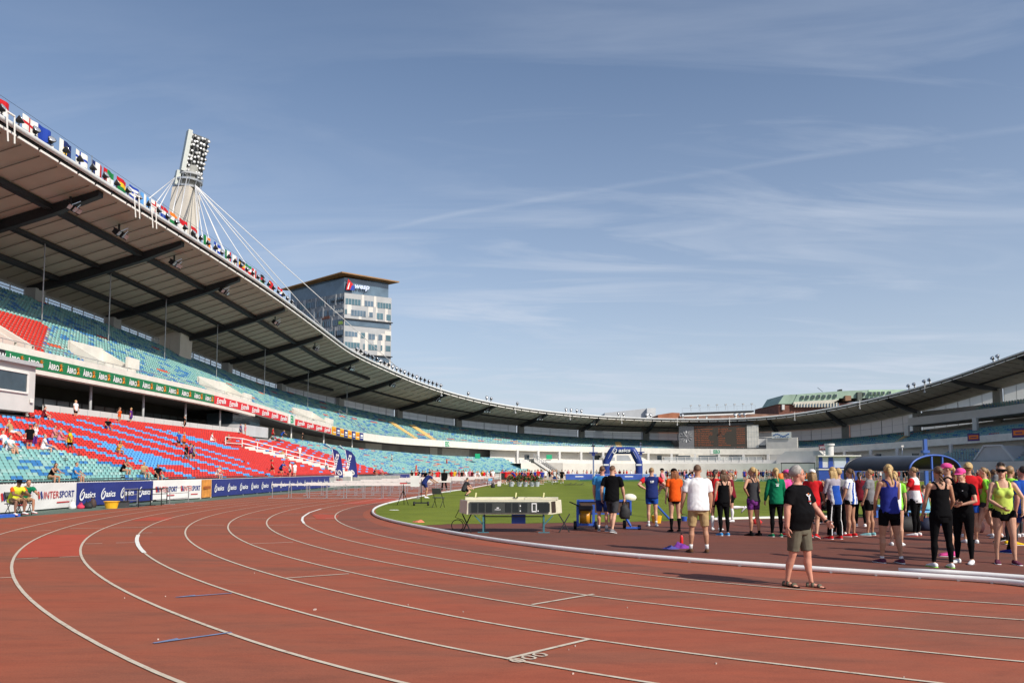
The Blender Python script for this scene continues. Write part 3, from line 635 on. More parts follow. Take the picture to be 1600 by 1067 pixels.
# right lower tier
tr0 = tpar(hit(1462, 712, 52)); 
def rlr(i): return 46.9+i*.8
def rlz(t, i): return 1.3+(3.6)*i/11
mb = MB(); prof = [(46.2, 0), (46.2, 1.3)]
for i in range(12): prof += [(rlr(i)-.4, lambda t, i=i: rlz(t, i)), (rlr(i)+.4, lambda t, i=i: rlz(t, i))]
prof += [(57, lambda t: rlz(t, 11))]
tsr = stations(tr0, T1, 3); sweep(mb, tsr, prof, STEPC)
pts = [P3(tr0, r, z(tr0) if callable(z) else z) for r, z in prof]+[P3(tr0, 57, 0)]; mb.add(pts, [tuple(range(len(pts)))], LGREY); mb.build('lower_terrace', GS)
# gabled vomitory in the right stand
tt = tpar(hit(1553, 690, 51.5)); Mt = Matrix.Translation(P3(tt, 51.3, 0)) @ Matrix.Rotation(inward_rz(tt), 4, 'Z'); mb = MB(); mb.x = Mt; GW = mat('vomitory grey', (.47, .46, .45), .8, .06, .6)
op = [(-3.6, 2.4), (3.8, 2.4), (3.8, 3.1), (1.6, 5.6), (-1.6, 5.6), (-3.6, 3.3)]
mb.add([(x, 0, z) for x, z in op]+[(x, 5, z) for x, z in op], [tuple(range(6))]+[(i, (i+1) % 6, 6+(i+1) % 6, 6+i) for i in range(6)], GW); vm = mb.build('vomitory', GS)
mb = MB(); mb.x = Mt
for (xa, za), (xb, zb) in zip(op[2:], op[3:]): mb.bar((xa, -.1, za+.08), (xb, -.1, zb+.08), .35, .25, LGREY)
mb.build('coping', vm)
# grey service tower with steps right of the scoreboard
tt = tpar(hit(1222, 700, 56)); mb = MB(); mb.box(P3(tt, 56.5, 4.2), (6.2, 2.0, 8.4), mat('ribbed grey wall', (.50, .49, .46), .8, .07, 1), inward_rz(tt)); mb.build('service_tower', GS)
tt = tpar(hit(1272, 715, 52)); Mt = Matrix.Translation(P3(tt, 48.8, 0)) @ Matrix.Rotation(inward_rz(tt), 4, 'Z'); mb = MB(); mb.x = Mt
op = [(-6.5, 1.0), (6.0, 1.0), (4.2, 3.0), (1.8, 5.4), (-4.6, 5.4), (-6.5, 3.9)]
mb.add([(x, 0, z) for x, z in op]+[(x, 5, z) for x, z in op], [tuple(range(6))]+[(i, (i+1) % 6, 6+(i+1) % 6, 6+i) for i in range(6)], LGREY); sh = mb.build('stair_head', GS)
mb = MB(); mb.x = Mt; mb.bar((1.8, -.1, 6.4), (6.2, -.1, 2.4), .08, .08, STEEL); mb.bar((1.8, -.1, 5.9), (6.2, -.1, 1.9), .08, .08, STEEL)
for k in range(6): x = 1.8+k*.85; mb.bar((x, -.1, 6.4-k*.77), (x, -.1, 5.3-k*.77), .06, .06, STEEL)
mb.build('railing', sh)
# ------------------------------------------------------------------ seats
SEATM = [SEATT, SEATB, SEATR, SEATL, SEATO, mat('pale teal seat', (.30, .49, .46), .5, .12, 3)]
seats = []     # (pos, t, colour)
def hsh(a, b, c): return (math.sin(a*127.1+b*311.7+c*74.7)*43758.5453) % 1
def mixcol(t, i, k):
    if hsh(math.floor(t/1.7+hsh(i, k, 9)), i, k) < .020: return 4
    g = hsh(math.floor(t/.62+hsh(i, k, 5)), i//2 if k == 1 and hsh(i, 3, 3) < .5 else i, k+7)
    return 1 if g < .20 else (5 if hsh(math.floor(t/.5), i, k+3) < .25 else 0)
def lowcol(t, r, j):
    near = r < 48.7 and t < 1.6+(48.5-r)*1.2; fart = t > 47.4+(55.1-r)*1.35
    h = rnd.random()
    if near or fart:
        return mixcol(t, j, 1)
    if 46.2 < r < 49.2 and abs(t-(9.6-(r-47.3)*.9)) < 1.2+(49.2-r)*.5: return 3
    if 22.5 < t < 29 and 50 < r < 53.5 and abs(t-(24.8-(r-51.5)*1.6)) < 1.5: return 3
    if t < 23:
        for t0s in (-4, .4, 4.9, 9.1, 13.2, 17.2, 21.6):
            if abs(t-(t0s-(r-52.8)*1.05)) < .58 and r < 54: return 3
    elif t > 33 and r < 53.4:
        if abs(((t+(r-45)*.8) % 3.4)-1.7) < .5 and int(r/.36) % 2: return 3
    return 2
for i in range(NL):
    r = lowr(i); t = T0+9
    while t < 126.3:
        stp_ = .36 if t < LS else .36*56/r; t += stp_
        (ta_, ra_), (tb3, rb3) = sp_(0), sp_(1)
        k = (t-30.6)/(43.2-30.6)
        if 0 <= k <= 1 and -.3 < r-(50.6-6.3*k) < 1.1: continue
        if i > NL-6 and 40 < t < 48: continue
        if t < tb_+.3 and i > NL-6: continue
        if rnd.random() < .004: continue
        seats.append((P3(t, r, lowz(t, i)), t, lowcol(t, r, i)))
def upcol(t, i):
    h = rnd.random()
    c0 = 12.5+i*.77
    if t < 21.5 and c0-11 < t < c0-1.0 and i < 15: return 2
    return mixcol(t, i, 2)
VX = [(tpar(hit(a, 560, 57.5)), tpar(hit(b_, 570, 57.5))) for a, b_ in ((140, 196), (334, 380), (474, 510))]
for i in range(NU):
    r = upr(i); t = T0+9
    while t < T1-2:
        t += .40 if (t < LS or t > LS+56*math.pi) else .40*56/r
        if 167 < t < 190 or (i < 6 and any(a < t < b_ for a, b_ in VX)): continue
        if t > tmz+1 and i > 16: continue
        seats.append((P3(t, r, upz(t, i)), t, upcol(t, i)))
for i in range(12):
    t = tr0
    while t < T1-2:
        t += .5*56/rlr(i)
        if abs(t-tpar(hit(1553, 690, 51.5))) < 4.4 and i > 4: continue
        seats.append((P3(t, rlr(i), rlz(t, i)), t, mixcol(t, i, 4)))
tm = tmz+9
for i in range(8):
    t = tm
    while t < T1-2:
        t += .5*56/66; seats.append((P3(t, 64+i*.8, zmz(t)-.8+i*.29), t, mixcol(t, i, 5)))
SV = [(-.20, -.19, .36), (.20, -.19, .36), (.20, .10, .34), (-.20, .10, .34), (-.20, -.19, .31), (.20, -.19, .31), (.20, .10, .29), (-.20, .10, .29),
      (-.20, .09, .42), (.20, .09, .42), (.145, .16, .60), (-.145, .16, .60), (-.20, .14, .42), (.20, .14, .42), (.145, .21, .59), (-.145, .21, .59)]
SV = [(x*.80, y*.80, z*.80) for x, y, z in SV]
SF = [(0, 1, 2, 3), (4, 5, 1, 0), (5, 6, 2, 1), (7, 4, 0, 3), (8, 9, 10, 11), (9, 13, 14, 10), (12, 8, 11, 15), (11, 10, 14, 15), (13, 12, 15, 14)]
SB = [(Vector((x, y, z)), None) for x, y, z in SV]
def seat_key(s):
    x, y = proj(s[0]+Vector((0, 0, .5)))
    vis = 2 < x < 1598 and 560 < y < 1060 and not (x < 330 and y > 757-.085*(x-50)*.3)
    return (s[0].length if vis else 1e6)
order = sorted(range(len(seats)), key=lambda i: seat_key(seats[i])); single = set(order[:100])
proto = {}
for i in order[:100]:
    p, t, c = seats[i]
    if c not in proto:
        mb = MB(); mb.add(SV, SF, SEATM[c]); mb.tube([(-.09, -.08, 0), (-.09, -.08, .26)], .015, STEEL, 5); mb.tube([(.09, -.08, 0), (.09, -.08, .26)], .015, STEEL, 5); o = mb.build('seat', GS); proto[c] = o
    else: o = proto[c].copy(); COL.objects.link(o)
    o.location = p; o.rotation_euler = (0, 0, inward_rz(t))
import numpy as np
sv = np.array(SV); sf = np.array(SF); rest = [s for i, s in enumerate(seats) if i not in single]
pos = np.array([tuple(s[0]) for s in rest]); ang = np.array([inward_rz(s[1]) for s in rest]); colr = np.array([s[2] for s in rest])
ang = ang+np.array([rnd.uniform(-.03, .03) for _ in rest])
ca_, sa_ = np.cos(ang)[:, None], np.sin(ang)[:, None]
V = np.stack([pos[:, 0:1]+sv[None, :, 0]*ca_-sv[None, :, 1]*sa_, pos[:, 1:2]+sv[None, :, 0]*sa_+sv[None, :, 1]*ca_, pos[:, 2:3]+sv[None, :, 2]+0*ca_], 2).reshape(-1, 3)
Fc = (sf[None]+np.arange(len(rest))[:, None, None]*len(sv)).reshape(-1, 4)
me = bpy.data.meshes.new('seat_rows'); me.vertices.add(len(V)); me.vertices.foreach_set('co', V.ravel()); me.loops.add(Fc.size); me.loops.foreach_set('vertex_index', Fc.ravel().astype(np.int32))
me.polygons.add(len(Fc)); me.polygons.foreach_set('loop_start', np.arange(0, Fc.size, 4, dtype=np.int32)); me.polygons.foreach_set('loop_total', np.full(len(Fc), 4, np.int32))
for m in SEATM: me.materials.append(m)
me.polygons.foreach_set('material_index', np.repeat(colr, len(sf)).astype(np.int32)); me.update(calc_edges=True); me.validate()
o = bpy.data.objects.new('seat_rows', me); COL.objects.link(o); o.parent = GS; o['kind'] = 'stuff'
print('seats', len(seats))
# ------------------------------------------------------------------ advertising boards along the fence
def swirl(mb, M, h, m):
    """the slanted loop logo, h high, centred, in the XZ plane"""
    key = [(.10, .52), (-.16, .40), (-.36, .12), (-.38, -.18), (-.22, -.42), (.04, -.46), (.28, -.26), (.36, .02), (.24, .22), (.04, .20), (-.12, .02), (-.16, -.16)]; pts = []
    for i in range(len(key)-1):
        p0, p1, p2, p3 = (key[max(0, min(len(key)-1, i+k))] for k in (-1, 0, 1, 2))
        for u in (0, .33, .66): pts.append(tuple(.5*(2*p1[c]+(p2[c]-p0[c])*u+(2*p0[c]-5*p1[c]+4*p2[c]-p3[c])*u*u+(3*p1[c]-p0[c]-3*p2[c]+p3[c])*u**3) for c in (0, 1)))
    pts = [(x*.8+z*.22, z) for x, z in pts]
    vs = []; n = len(pts); wd = .085
    for i, (x, z) in enumerate(pts):
        q = pts[min(i+1, n-1)]; p = pts[max(i-1, 0)]; d = Vector((q[0]-p[0], q[1]-p[1])).normalized(); w_ = .035+.05*math.sin(math.pi*min(1, i/n*1.15))
        vs += [M @ Vector(((x-d.y*w_)*h, -.012, (z+d.x*w_)*h)), M @ Vector(((x+d.y*w_)*h, -.012, (z-d.x*w_)*h))]
    mb.add(vs, [(2*i, 2*i+1, 2*i+3, 2*i+2) for i in range(n-1)], m)
def frame_of(a, b):
    """local frame of a board standing from ground point a to b, x along it, -y facing the track"""
    a, b = Vector(a), Vector(b); d = b-a; return Matrix.Translation(a) @ Matrix.Rotation(math.atan2(d.y, d.x), 4, 'Z'), d.length
def board(pa, pb, m, label, items=(), h=1.05, z0=.06, za=0, group='advertising boards along the left fence', name='advertising_board'):
    a, b = pa, pb; M, L = frame_of(a, b)
    t = thing(name, label, 'banner', a, M.to_euler().z, group)
    mb = MB(); n = max(1, int(L/2.4)); vs = []; fs = []
    for i in range(n*4+1):
        x = L*i/(n*4); bow = .018*math.sin(i*math.pi/2)+rnd.uniform(-.008, .008)
        for k in range(4): vs.append((x, bow*(1 if k in (1, 2) else .3), z0+h*k/3))
    for i in range(n*4):
        for k in range(3): fs.append((i*4+k, i*4+4+k, i*4+5+k, i*4+k+1))
    o = len(vs); vs += [(x, .03, z) for x, y, z in vs]; fs += [tuple(o+i for i in f[::-1]) for f in fs]
    mb.add(vs, fs, m); mb.build('panel', t)
    mb = MB()
    for i in range(n+1): x = L*i/n; mb.box((x, .06, (z0+h)/2), (.05, .05, z0+h), WHITE)
    mb.box((L/2, .06, z0+h+.0), (L, .06, .05), WHITE); mb.build('frame', t)
    if items:
        mb = MB()
        for it in items: it(mb, L, z0, h)
        mb.build('lettering', t)
    return t
def asics(n, m, fr=.55):
    def f(mb, L, z0, h):
        for i in range(n):
            x = L*(i+.5)/n; w_ = min(L/n*.62, h*1.9); I = Matrix.Translation((x, -.03, z0+h*.48))
            swirl(mb, I @ Matrix.Translation((-w_*.42, 0, 0)), h*.46, m); put_text(mb, 'asics', I @ Matrix.Translation((w_*.18, 0, -.02)), w_*.78, h*.27, m, bold=.03, shear=.15, depth=.004)
    return f
INTR, INTB = mat('intersport red', (.50, .03, .03), .6, .05), mat('intersport blue', (.02, .035, .20), .6, .05)
def inter(n):
    def f(mb, L, z0, h):
        for i in range(n):
            x = L*(i+.5)/n; w_ = L/n*.86; zc = z0+h*.55
            I = Matrix.Translation((x, -.03, zc))
            put_text(mb, 'INTER', I @ Matrix.Translation((-w_*.12, 0, 0)), w_*.40, h*.28, INTR, bold=.0, depth=.004); put_text(mb, 'SPORT', I @ Matrix.Translation((w_*.30, 0, 0)), w_*.42, h*.28, INTB, bold=.03, depth=.004)
            for s_, mm in ((-.47, INTR), (-.40, INTB)): mb.bar((x+w_*s_, -.035, zc+h*.15), (x+w_*(s_+.035), -.035, zc-h*.13), .09, .01, mm)
            mb.box((x+w_*.2, -.035, zc-h*.32), (w_*.35, .006, .05), INTR)
    return f
WV = mat('white vinyl', (.72, .71, .69), .5, .06, 1.2); LETT = mat('white lettering', (.80, .80, .80), .5, .03)
board(G(-70, 809), G(50, 799), WV, 'white sports shop banner behind the seated steward at the left edge', [inter(2)])
board(G(50.5, 799), G(118, 793), WV, 'white INTERSPORT banner between the steward and the navy banner', [inter(1)])
board(G(118.5, 793), G(238, 783.8), NAVY, 'short navy asics banner behind the stacked grey chairs', [asics(4, LETT)])
board(G(238.5, 783.8), G(314, 779), WV, 'white INTERSPORT banner right of the short navy one', [inter(2)])
board(G(315, 779), G(330, 777.5), mat('orange vinyl', (.66, .27, .05), .5, .25, 3), 'narrow orange banner left of the long navy one', [lambda mb, L, z0, h: mb.box((L/2, -.03, z0+h*.55), (L*.7, .008, .16), mat('brown print', (.35, .10, .02), .6, .2))])
board(G(331, 777.2), G(522, 761.0), NAVY, 'long navy asics banner below the white aisle steps', [asics(14, LETT)])
board(G(523, 761), G(546, 759.2), WV, 'white INTERSPORT banner at the far end of the long navy one', [inter(1)])
PINKP = mat('multicolour print', (.70, .58, .42), .6, .5, 1.3)
board(G(552, 757.4), G(574, 756), PINKP, 'pale multicoloured banner past the gap in the fence', [lambda mb, L, z0, h: [mb.box((L*x, -.03, z0+h*.55), (L*.14, .008, .5), m) for x, m in ((.25, mat('pink print', (.72, .25, .3), .6, .1)), (.5, YELLOW), (.72, SIGNG))]])
board(G(575, 756), G(640, 752.6), NAVY, 'navy asics banner seen behind the rows of hurdles', [asics(8, LETT)])
board(G(641, 752.5), G(662, 751.6), WV, 'white banner at the far end of the left fence', [lambda mb, L, z0, h: mb.box((L/2, -.03, z0+h*.5), (L*.8, .008, .25), INTB)])
mb = MB(); a = G(549, 758.5); mb.box(a+Vector((0, 0, .55)), (.5, .9, 1.1), OFFW, TH); mb.box(a+Vector((0, 0, 1.12)), (.56, .96, .05), WHITE, TH); tag(mb.build('fence_pier'), 'white box pier where the left fence has its gap', 'pier')
# far field boards
BV = mat('blue vinyl', (.03, .075, .33), .5, .15, 1)
for (x0, x1), lb in (((884, 926), 'blue board on the far field edge left of the blue mast'), ((930, 960), 'blue board on the far field edge behind the walking couple'), ((961, 1004), 'blue board below the inflatable arch'), ((1068, 1092), 'blue board left of the scoreboard crowd on the far edge'), ((1004.5, 1026), 'pale blue board right of the inflatable arch')):
    a, b_ = atY(x0, 748, 128), atY(x1, 748, 130); a.z = b_.z = 0
    board(a, b_, BV if 'pale' not in lb else mat('pale blue vinyl', (.12, .2, .42), .5, .2), lb, [lambda mb, L, z0, h: mb.box((L*.5, -.03, z0+h*.55), (L*.3, .008, .13), LETT)], h=.95, group='blue boards along the far field edge')
# ------------------------------------------------------------------ fascia advertising
def strip(x0, y0, x1, y1, m, label, zt_=-.42, zb=-1.2, r=55.40):
    ta, tb = tpar(hit(x0, y0, 55.5)), tpar(hit(x1, y1, 55.5)); t = thing('advertising_strip', label, 'banner', group='advertising strips on the upper tier front')
    mb = MB(); sweep(mb, stations(ta, tb, 1.5), [(r, lambda t: zft(t)+zb), (r, lambda t: zft(t)+zt_), (r+.06, lambda t: zft(t)+zt_), (r+.06, lambda t: zft(t)+zb)], m, close=True, caps=True); mb.build('panel', t); return t, ta, tb
def on_fascia(t, dz, r=55.36): return Matrix.Translation(P3(t, r, zft(t)+dz)) @ Matrix.Rotation(inward_rz(t), 4, 'Z')
def fxt(x):
    ys = [(0, 558), (80, 572), (160, 588), (240, 606), (320, 625), (400, 642), (460, 659), (516, 672), (566, 683), (620, 690), (700, 695)]
    return tpar(hit(x, lerp(ys, x), 55.5))
gt, ga, gb = strip(6, 560, 333, 628, GREEN, 'long green brewery strip lettered along the left upper tier')
xs = [19, 49, 81, 109, 134, 158, 181, 205, 226, 247, 267, 287, 306, 323]
mb = MB(); LION = mat('lion orange', (.72, .25, .03), .6, .1)
for i, x in enumerate(xs):
    t = fxt(x); dt = (fxt(x+5)-fxt(x-5))/10*((xs[i+1]-x) if i < 13 else 16); I = on_fascia(t, -.82); w_ = min(1.55, dt*.58)
    put_text(mb, 'ÅBRO', I, w_, .50, LETT, bold=.03, depth=.005)
    J = I @ Matrix.Translation((w_*.66, 0, 0))
    for a, b_ in (((-.02, .22), (.05, -.02)), ((.05, -.02), (-.05, -.24)), ((.05, -.02), (.12, -.22)), ((-.08, .06), (.14, .12)), ((-.06, .2), (.08, .24))): mb.bar(J @ Vector((a[0]*1.3, -.015, a[1])), J @ Vector((b_[0]*1.3, -.015, b_[1])), .09, .02, LION)
mb.build('lettering', gt)
t = strip(-8, 556, 5.5, 560, DARK, 'dark strip end left of the long green brewery strip')[0]; mb = MB(); put_text(mb, 'W', on_fascia(fxt(1), -.82), .5, .4, LETT, bold=.02, depth=.005); mb.build('lettering', t)
for (x0, x1, n), lb in (((333.5, 448, 7), 'long red strip with white script right of the green one'), ((461, 516, 4), 'short red strip with white script past the white EB1 sign')):
    t, ta, tb = strip(x0, lerp([(333, 628), (448, 655)], x0), x1, lerp([(448, 655), (516, 672)], x1), REDV, lb); mb = MB()
    for i in range(n):
        q = ta+(tb-ta)*(i+.5)/n; w_ = min(2.6, (tb-ta)/n*.72); put_text(mb, 'Estrella', on_fascia(q, -.80) @ Matrix.Rotation(R(-4), 4, 'Y'), w_, .55, LETT, bold=.03, shear=.35, depth=.005)
    mb.build('lettering', t)
for i in range(8):
    x0 = 518+i*6.1; m = (YELLOW, NAVY)[i % 2]; t, ta, tb = strip(x0, 672+i*1.4, x0+5.6, 673.4+i*1.4, m, ('small yellow placard hung in the row at the end of the red strips', 'small navy placard hung in the row at the end of the red strips')[i % 2], -.1, -1.25, 55.34); t['group'] = 'yellow placards on the upper tier front' if i % 2 == 0 else 'navy placards on the upper tier front'
    mb = MB(); q = (ta+tb)/2; I = on_fascia(q, -.65, 55.30); mb.x = I; mb.box((0, 0, .1), ((tb-ta)*.6, .02, .3), LETT if i % 2 else ORANGE); mb.box((0, 0, -.25), ((tb-ta)*.7, .02, .12), LETT); mb.build('print', t)
for x, y, s_ in ((454.5, 657, 'EB1'), (697, 691, 'EB2')):
    t = tpar(hit(x, y, 55.5)); o = thing('sector_sign', f'white sector sign with green letters {s_} on the upper tier front', 'sign'); mb = MB(); I = on_fascia(t, -.6, 55.42); mb.x = I; mb.box((0, 0, 0), (2.1 if s_ == 'EB1' else 1.6, .05, 1.15), WHITE); mb.build('panel', o)
    mb = MB(); put_text(mb, s_, I @ Matrix.Translation((.2, -.04, 0)), 1.2, .95, SIGNG, bold=.05, depth=.01); mb.build('lettering', o)
t = tpar(hit(1119, 704, 55.5)); o = thing('sector_sign', 'white sector sign with green letters EB3 below the scoreboard', 'sign'); mb = MB(); I = on_fascia(t, -.6, 55.42); mb.x = I; mb.box((-.2, 0, 0), (2.0, .05, 1.0), WHITE); mb.build('panel', o); mb = MB(); put_text(mb, 'EB3', I @ Matrix.Translation((.1, -.04, 0)), 1.35, .8, SIGNG, bold=.05, depth=.01); mb.build('lettering', o)
for (x, y, rr), lb, m1, m2, wd, hh in (((1287, 699, 50), 'small red sign by the stair head right of the scoreboard', mat('dark red', (.38, .03, .03), .5, .1), LETT, 1.9, .95), ((1521, 683, 52.5), 'orange and purple banner left of the right vomitory', mat('purple', (.07, .02, .12), .5, .1), ORANGE, 2.2, 1.3), ((1592, 676, 51.5), 'orange and purple banner at the right edge of the stand', mat('purple', (.07, .02, .12), .5, .1), ORANGE, 2.6, 1.5)):
    a = hit(x, y, rr); t = tpar(a); o = thing('stand_sign', lb, 'sign'); mb = MB(); I = Matrix.Translation(a) @ Matrix.Rotation(inward_rz(t), 4, 'Z'); mb.x = I; mb.box((0, 0, 0), (wd, .06, hh), m1); mb.build('panel', o); mb = MB(); mb.x = I; mb.box((.05, -.05, .02), (wd*.8, .02, hh*.5), m2); mb.box((.05, -.06, .0), (wd*.5, .02, hh*.12), m1); mb.build('print', o)
for x in (746, 858): # green exit panels on the podium
    a = hit(x, 709, 49.9); t = tpar(a); mb = MB(); mb.box((a.x, a.y, 4.3), (1.3, .08, .9), SIGNG, inward_rz(t)); tag(mb.build('exit_panel'), 'green exit panel '+('by the stairway at the end of the lower seats' if x < 800 else 'on the white podium wall past the stairway'), 'sign')
# ------------------------------------------------------------------ feather flags by the fence
for (x, y), lb, wd in (((524, 760.5), 'navy feather flag by the fence, the slimmer left one', .75), ((544, 759), 'navy feather flag by the fence, the broader right one', .95)):
    a = G(x, y); t = thing('feather_flag', lb, 'flag', a, 0, 'navy feather flags'); mb = MB(); pts = [(0, 0, 0), (0, 0, 1.0)]+[(-.32*(k/6)**1.6-(.28 if k == 6 else 0), 0, 1.0+3.3*k/6) for k in range(1, 7)]
    mb.tube([(p[0]*1.6, 0, p[2]) for p in pts], .03, ALU, 6); mb.box((0, 0, .03), (.5, .5, .05), DARK); mb.build('pole', t)
    mb = MB(); L_ = [Vector((p[0]*1.6, 0, p[2])) for p in pts[1:]]; L_[-1] = Vector((-1.25, 0, 4.25)); n = len(L_); Rr = [p+Vector((wd*(1 if i < n-2 else .75 if i == n-2 else .12), .04*math.sin(i), -.18 if i > n-3 else -.1)) for i, p in enumerate(L_)]
    vs = L_+Rr; mb.add(vs, [(i, n+i, n+i+1, i+1) for i in range(n-1)], NAVY); mb.add([v+Vector((0, .02, 0)) for v in vs], [(i+1, n+i+1, n+i, i) for i in range(n-1)], NAVY); mb.build('cloth', t)
    mb = MB(); I = Matrix.Translation((-.0, -.06, 2.55)) @ Matrix.Rotation(R(-78), 4, 'Y'); put_text(mb, 'asics', I, 1.5, .42, LETT, bold=.03, shear=.1, depth=.005); swirl(mb, Matrix.Translation((.38, -.05, 1.45)) @ Matrix.Rotation(R(-70), 4, 'Y'), .6, LETT); mb.build('lettering', t)
# ------------------------------------------------------------------ hurdles
def hurdle():
    t = thing('hurdle', 'x', 'hurdle'); mb = MB(); mb.box((0, 0, .80), (1.09, .035, .105), WHITE); mb.build('bar', t)
    for s_ in (-1, 1):
        mb = MB(); mb.box((.5*s_, 0, .39), (.035, .035, .78), STEEL); mb.box((.5*s_, .25, .02), (.045, .62, .04), STEEL); mb.build('leg', t)
    mb = MB(); mb.box((0, 0, .30), (.98, .02, .03), STEEL); mb.build('brace', t); mb = MB(); mb.box((0, .52, .03), (1.0, .03, .03), STEEL); mb.build('base_bar', t)
    return t
HP = hurdle(); HT = tree_of(HP); first = True
rows = [8.3, 13.0, 20.5, 28.0, 35.5, 43.0, 50.5, 58.0, 66.0, 74.0]
HN = ['nearest row of hurdles across the track', 'second row of hurdles', 'third row of hurdles', 'fourth row of hurdles', 'fifth row of hurdles', 'sixth row of hurdles', 'seventh row of hurdles', 'eighth row of hurdles', 'ninth row of hurdles', 'farthest row of hurdles']
for j, u in enumerate(rows):
    for k in range(8 if j != 1 else 6):
        v = R0-LANE*.5+LANE*(k if j != 1 else k+1.6)+.02; p = UV(u+rnd.uniform(-.08, .08), v)
        lb = f'white topped steel hurdle in the {HN[j]}'; ang = math.atan2(NV.y, NV.x)+rnd.uniform(-.03, .03)
        if first: HP.location = (p.x, p.y, .012); HP.rotation_euler = (0, 0, ang); HP['label'] = lb; HP['group'] = HN[j]; first = False
        else: dup(HP, (p.x, p.y, .012), ang, lb, HN[j], HT)
# ------------------------------------------------------------------ things along the left apron
def chair(name, label, loc, rz, m, seat_m, group=None):
    t = thing(name, label, 'chair', loc, rz, group); mb = MB(); mb.box((0, 0, .45), (.42, .40, .035), seat_m); mb.build('seat', t); mb = MB(); mb.box((0, .22, .74), (.42, .03, .26), seat_m, M=Matrix.Rotation(R(-12), 4, 'X')); mb.build('backrest', t)
    for sx in (-1, 1):
        mb = MB(); mb.tube([(.2*sx, -.22, 0), (.2*sx, .02, .45), (.2*sx, .24, .88)], .014, m, 6); mb.tube([(.2*sx, .24, 0), (.2*sx, -.17, .45)], .014, m, 6); mb.build('leg', t)
    return t
CHG = mat('dark grey plastic', (.06, .065, .07), .5, .15)
chair('folding_chair', 'black folding chair at the edge of the grass beside the tripod', G(685, 793), R(160), BLACK, CHG)
for i, (x, y) in enumerate(((152, 789.5), (163, 788), (172, 787.5))):
    t = thing('folded_chair', ('first grey folding chair leaning on the navy banner, beside the black bag', 'middle grey folding chair leaning on the navy banner', 'last grey folding chair leaning on the navy banner, behind the yellow tub')[i], 'chair', G(x, y), TH+R(85), 'folded chairs leaning on the navy banner'); Mx = Matrix.Rotation(R(-22), 4, 'X')
    mb = MB(); mb.x = Mx; mb.box((0, 0, .66), (.40, .03, .30), CHG); mb.build('backrest', t); mb = MB(); mb.x = Mx; mb.box((0, .03, .26), (.40, .03, .38), CHG); mb.build('seat', t)
    for s_ in (-1, 1): mb = MB(); mb.x = Mx; mb.tube([(.21*s_, 0, 0), (.21*s_, 0, .84)], .014, STEEL, 6); mb.build('leg', t)
def bag(label, p, size, m, name='bag'):
    t = thing(name, label, 'bag', p); mb = MB(); x, y, z = size; rings = []
    for k, f in enumerate((.8, 1, 1.02, .92, .7, .35)): rings.append(((rnd.uniform(-.02, .02), 0, z*k/5), Vector((x/2*f, 0, 0)), Vector((0, y/2*f, 0))))
    mb.loft(rings, m, 12); mb.build('body', t); mb = MB(); mb.tube([(-x*.2, 0, z*.95), (-x*.12, 0, z*1.25), (x*.12, 0, z*1.25), (x*.2, 0, z*.95)], .018, m, 6); mb.build('handle', t); return t
bag('white carrier bag on the green apron by the navy banner', G(113, 795.5), (.30, .22, .34), WV)
bag('small pink red bag beside the white carrier bag', G(126, 794.5), (.32, .22, .2), mat('pink red cloth', (.62, .04, .09), .7, .15))
bag('black holdall between the red bag and the stacked chairs', G(137, 794), (.42, .28, .28), mat('black nylon', (.02, .02, .022), .7, .3))
bag('dark brown rucksack leaning beside the black holdall', G(145, 792.5), (.30, .26, .40), mat('brown nylon', (.06, .035, .03), .7, .3))
t = thing('tub', 'bright yellow plastic tub on the apron before the folded chairs', 'tub', G(174, 794)); mb = MB(); mb.loft([((0, 0, 0), Vector((.24, 0, 0)), Vector((0, .18, 0))), ((0, 0, .30), Vector((.31, 0, 0)), Vector((0, .23, 0)))], YELLOW, 18, False); mb.build('body', t); mb = MB(); mb.tube([(.33*math.cos(a), .245*math.sin(a), .30) for a in [2*math.pi*k/18 for k in range(19)]], .018, YELLOW, 6); mb.build('rim', t)
t = thing('crate', 'dark grey plastic crate right of the yellow tub', 'crate', G(190, 792.8), TH); mb = MB(); mb.box((0, 0, .13), (.50, .36, .26), CHG); mb.build('body', t); mb = MB(); mb.box((0, 0, .28), (.54, .40, .03), BLACK); mb.build('lid', t)
def table(label, loc, rz, L, top, m, h=.72):
    t = thing('trestle_table', label, 'table', loc, rz); mb = MB(); mb.box((0, 0, h), (L, .6, .03), top); mb.build('tabletop', t)
    for sx in (-1, 1):
        for sy in (-1, 1): mb = MB(); mb.bar((sx*L*.46, sy*.26, h), (sx*L*.46, sy*.27, 0), .03, .03, m); mb.build('leg', t)
    mb = MB(); mb.bar((-L*.46, 0, .25), (L*.46, 0, .25), .025, .025, m); mb.build('stretcher', t); return t
table('black frame table between the yellow tub and the metal rack', G(226, 791), TH+R(80), 2.0, BLACK, BLACK, .78)
def rack(label, loc, rz, L, m):
    t = thing('barrier_frame', label, 'barrier', loc, rz); mb = MB()
    for k in range(3): mb.bar((-L/2, 0, .25+.27*k), (L/2, 0, .25+.27*k), .03, .03, m)
    mb.build('rails', t)
    for s_ in (-1, 1): mb = MB(); mb.bar((s_*L/2, 0, 0), (s_*L/2, 0, .82), .035, .035, m); mb.bar((s_*L/2, -.25, .02), (s_*L/2, .25, .02), .035, .035, m); mb.build('leg', t)
    return t
rack('dark metal rack before the white banner', G(248, 788.5), TH+R(84), 1.6, DARK); rack('pale grey metal rack at the right of the dark one', G(280, 786.2), TH+R(86), 2.2, STEEL)
rack('dark barbed wire-like rack of folded frames before the navy banner', G(204, 790), TH+R(82), 1.1, STEEL)['label'] = 'light steel frame leaning before the navy banner'
mb = MB(); a = G(8, 809); mb.box(a+Vector((-.5, 0, .05)), (1.9, .5, .10), BLUE, R(75)); tag(mb.build('mat'), 'blue mat on the apron below the seated steward', 'mat')
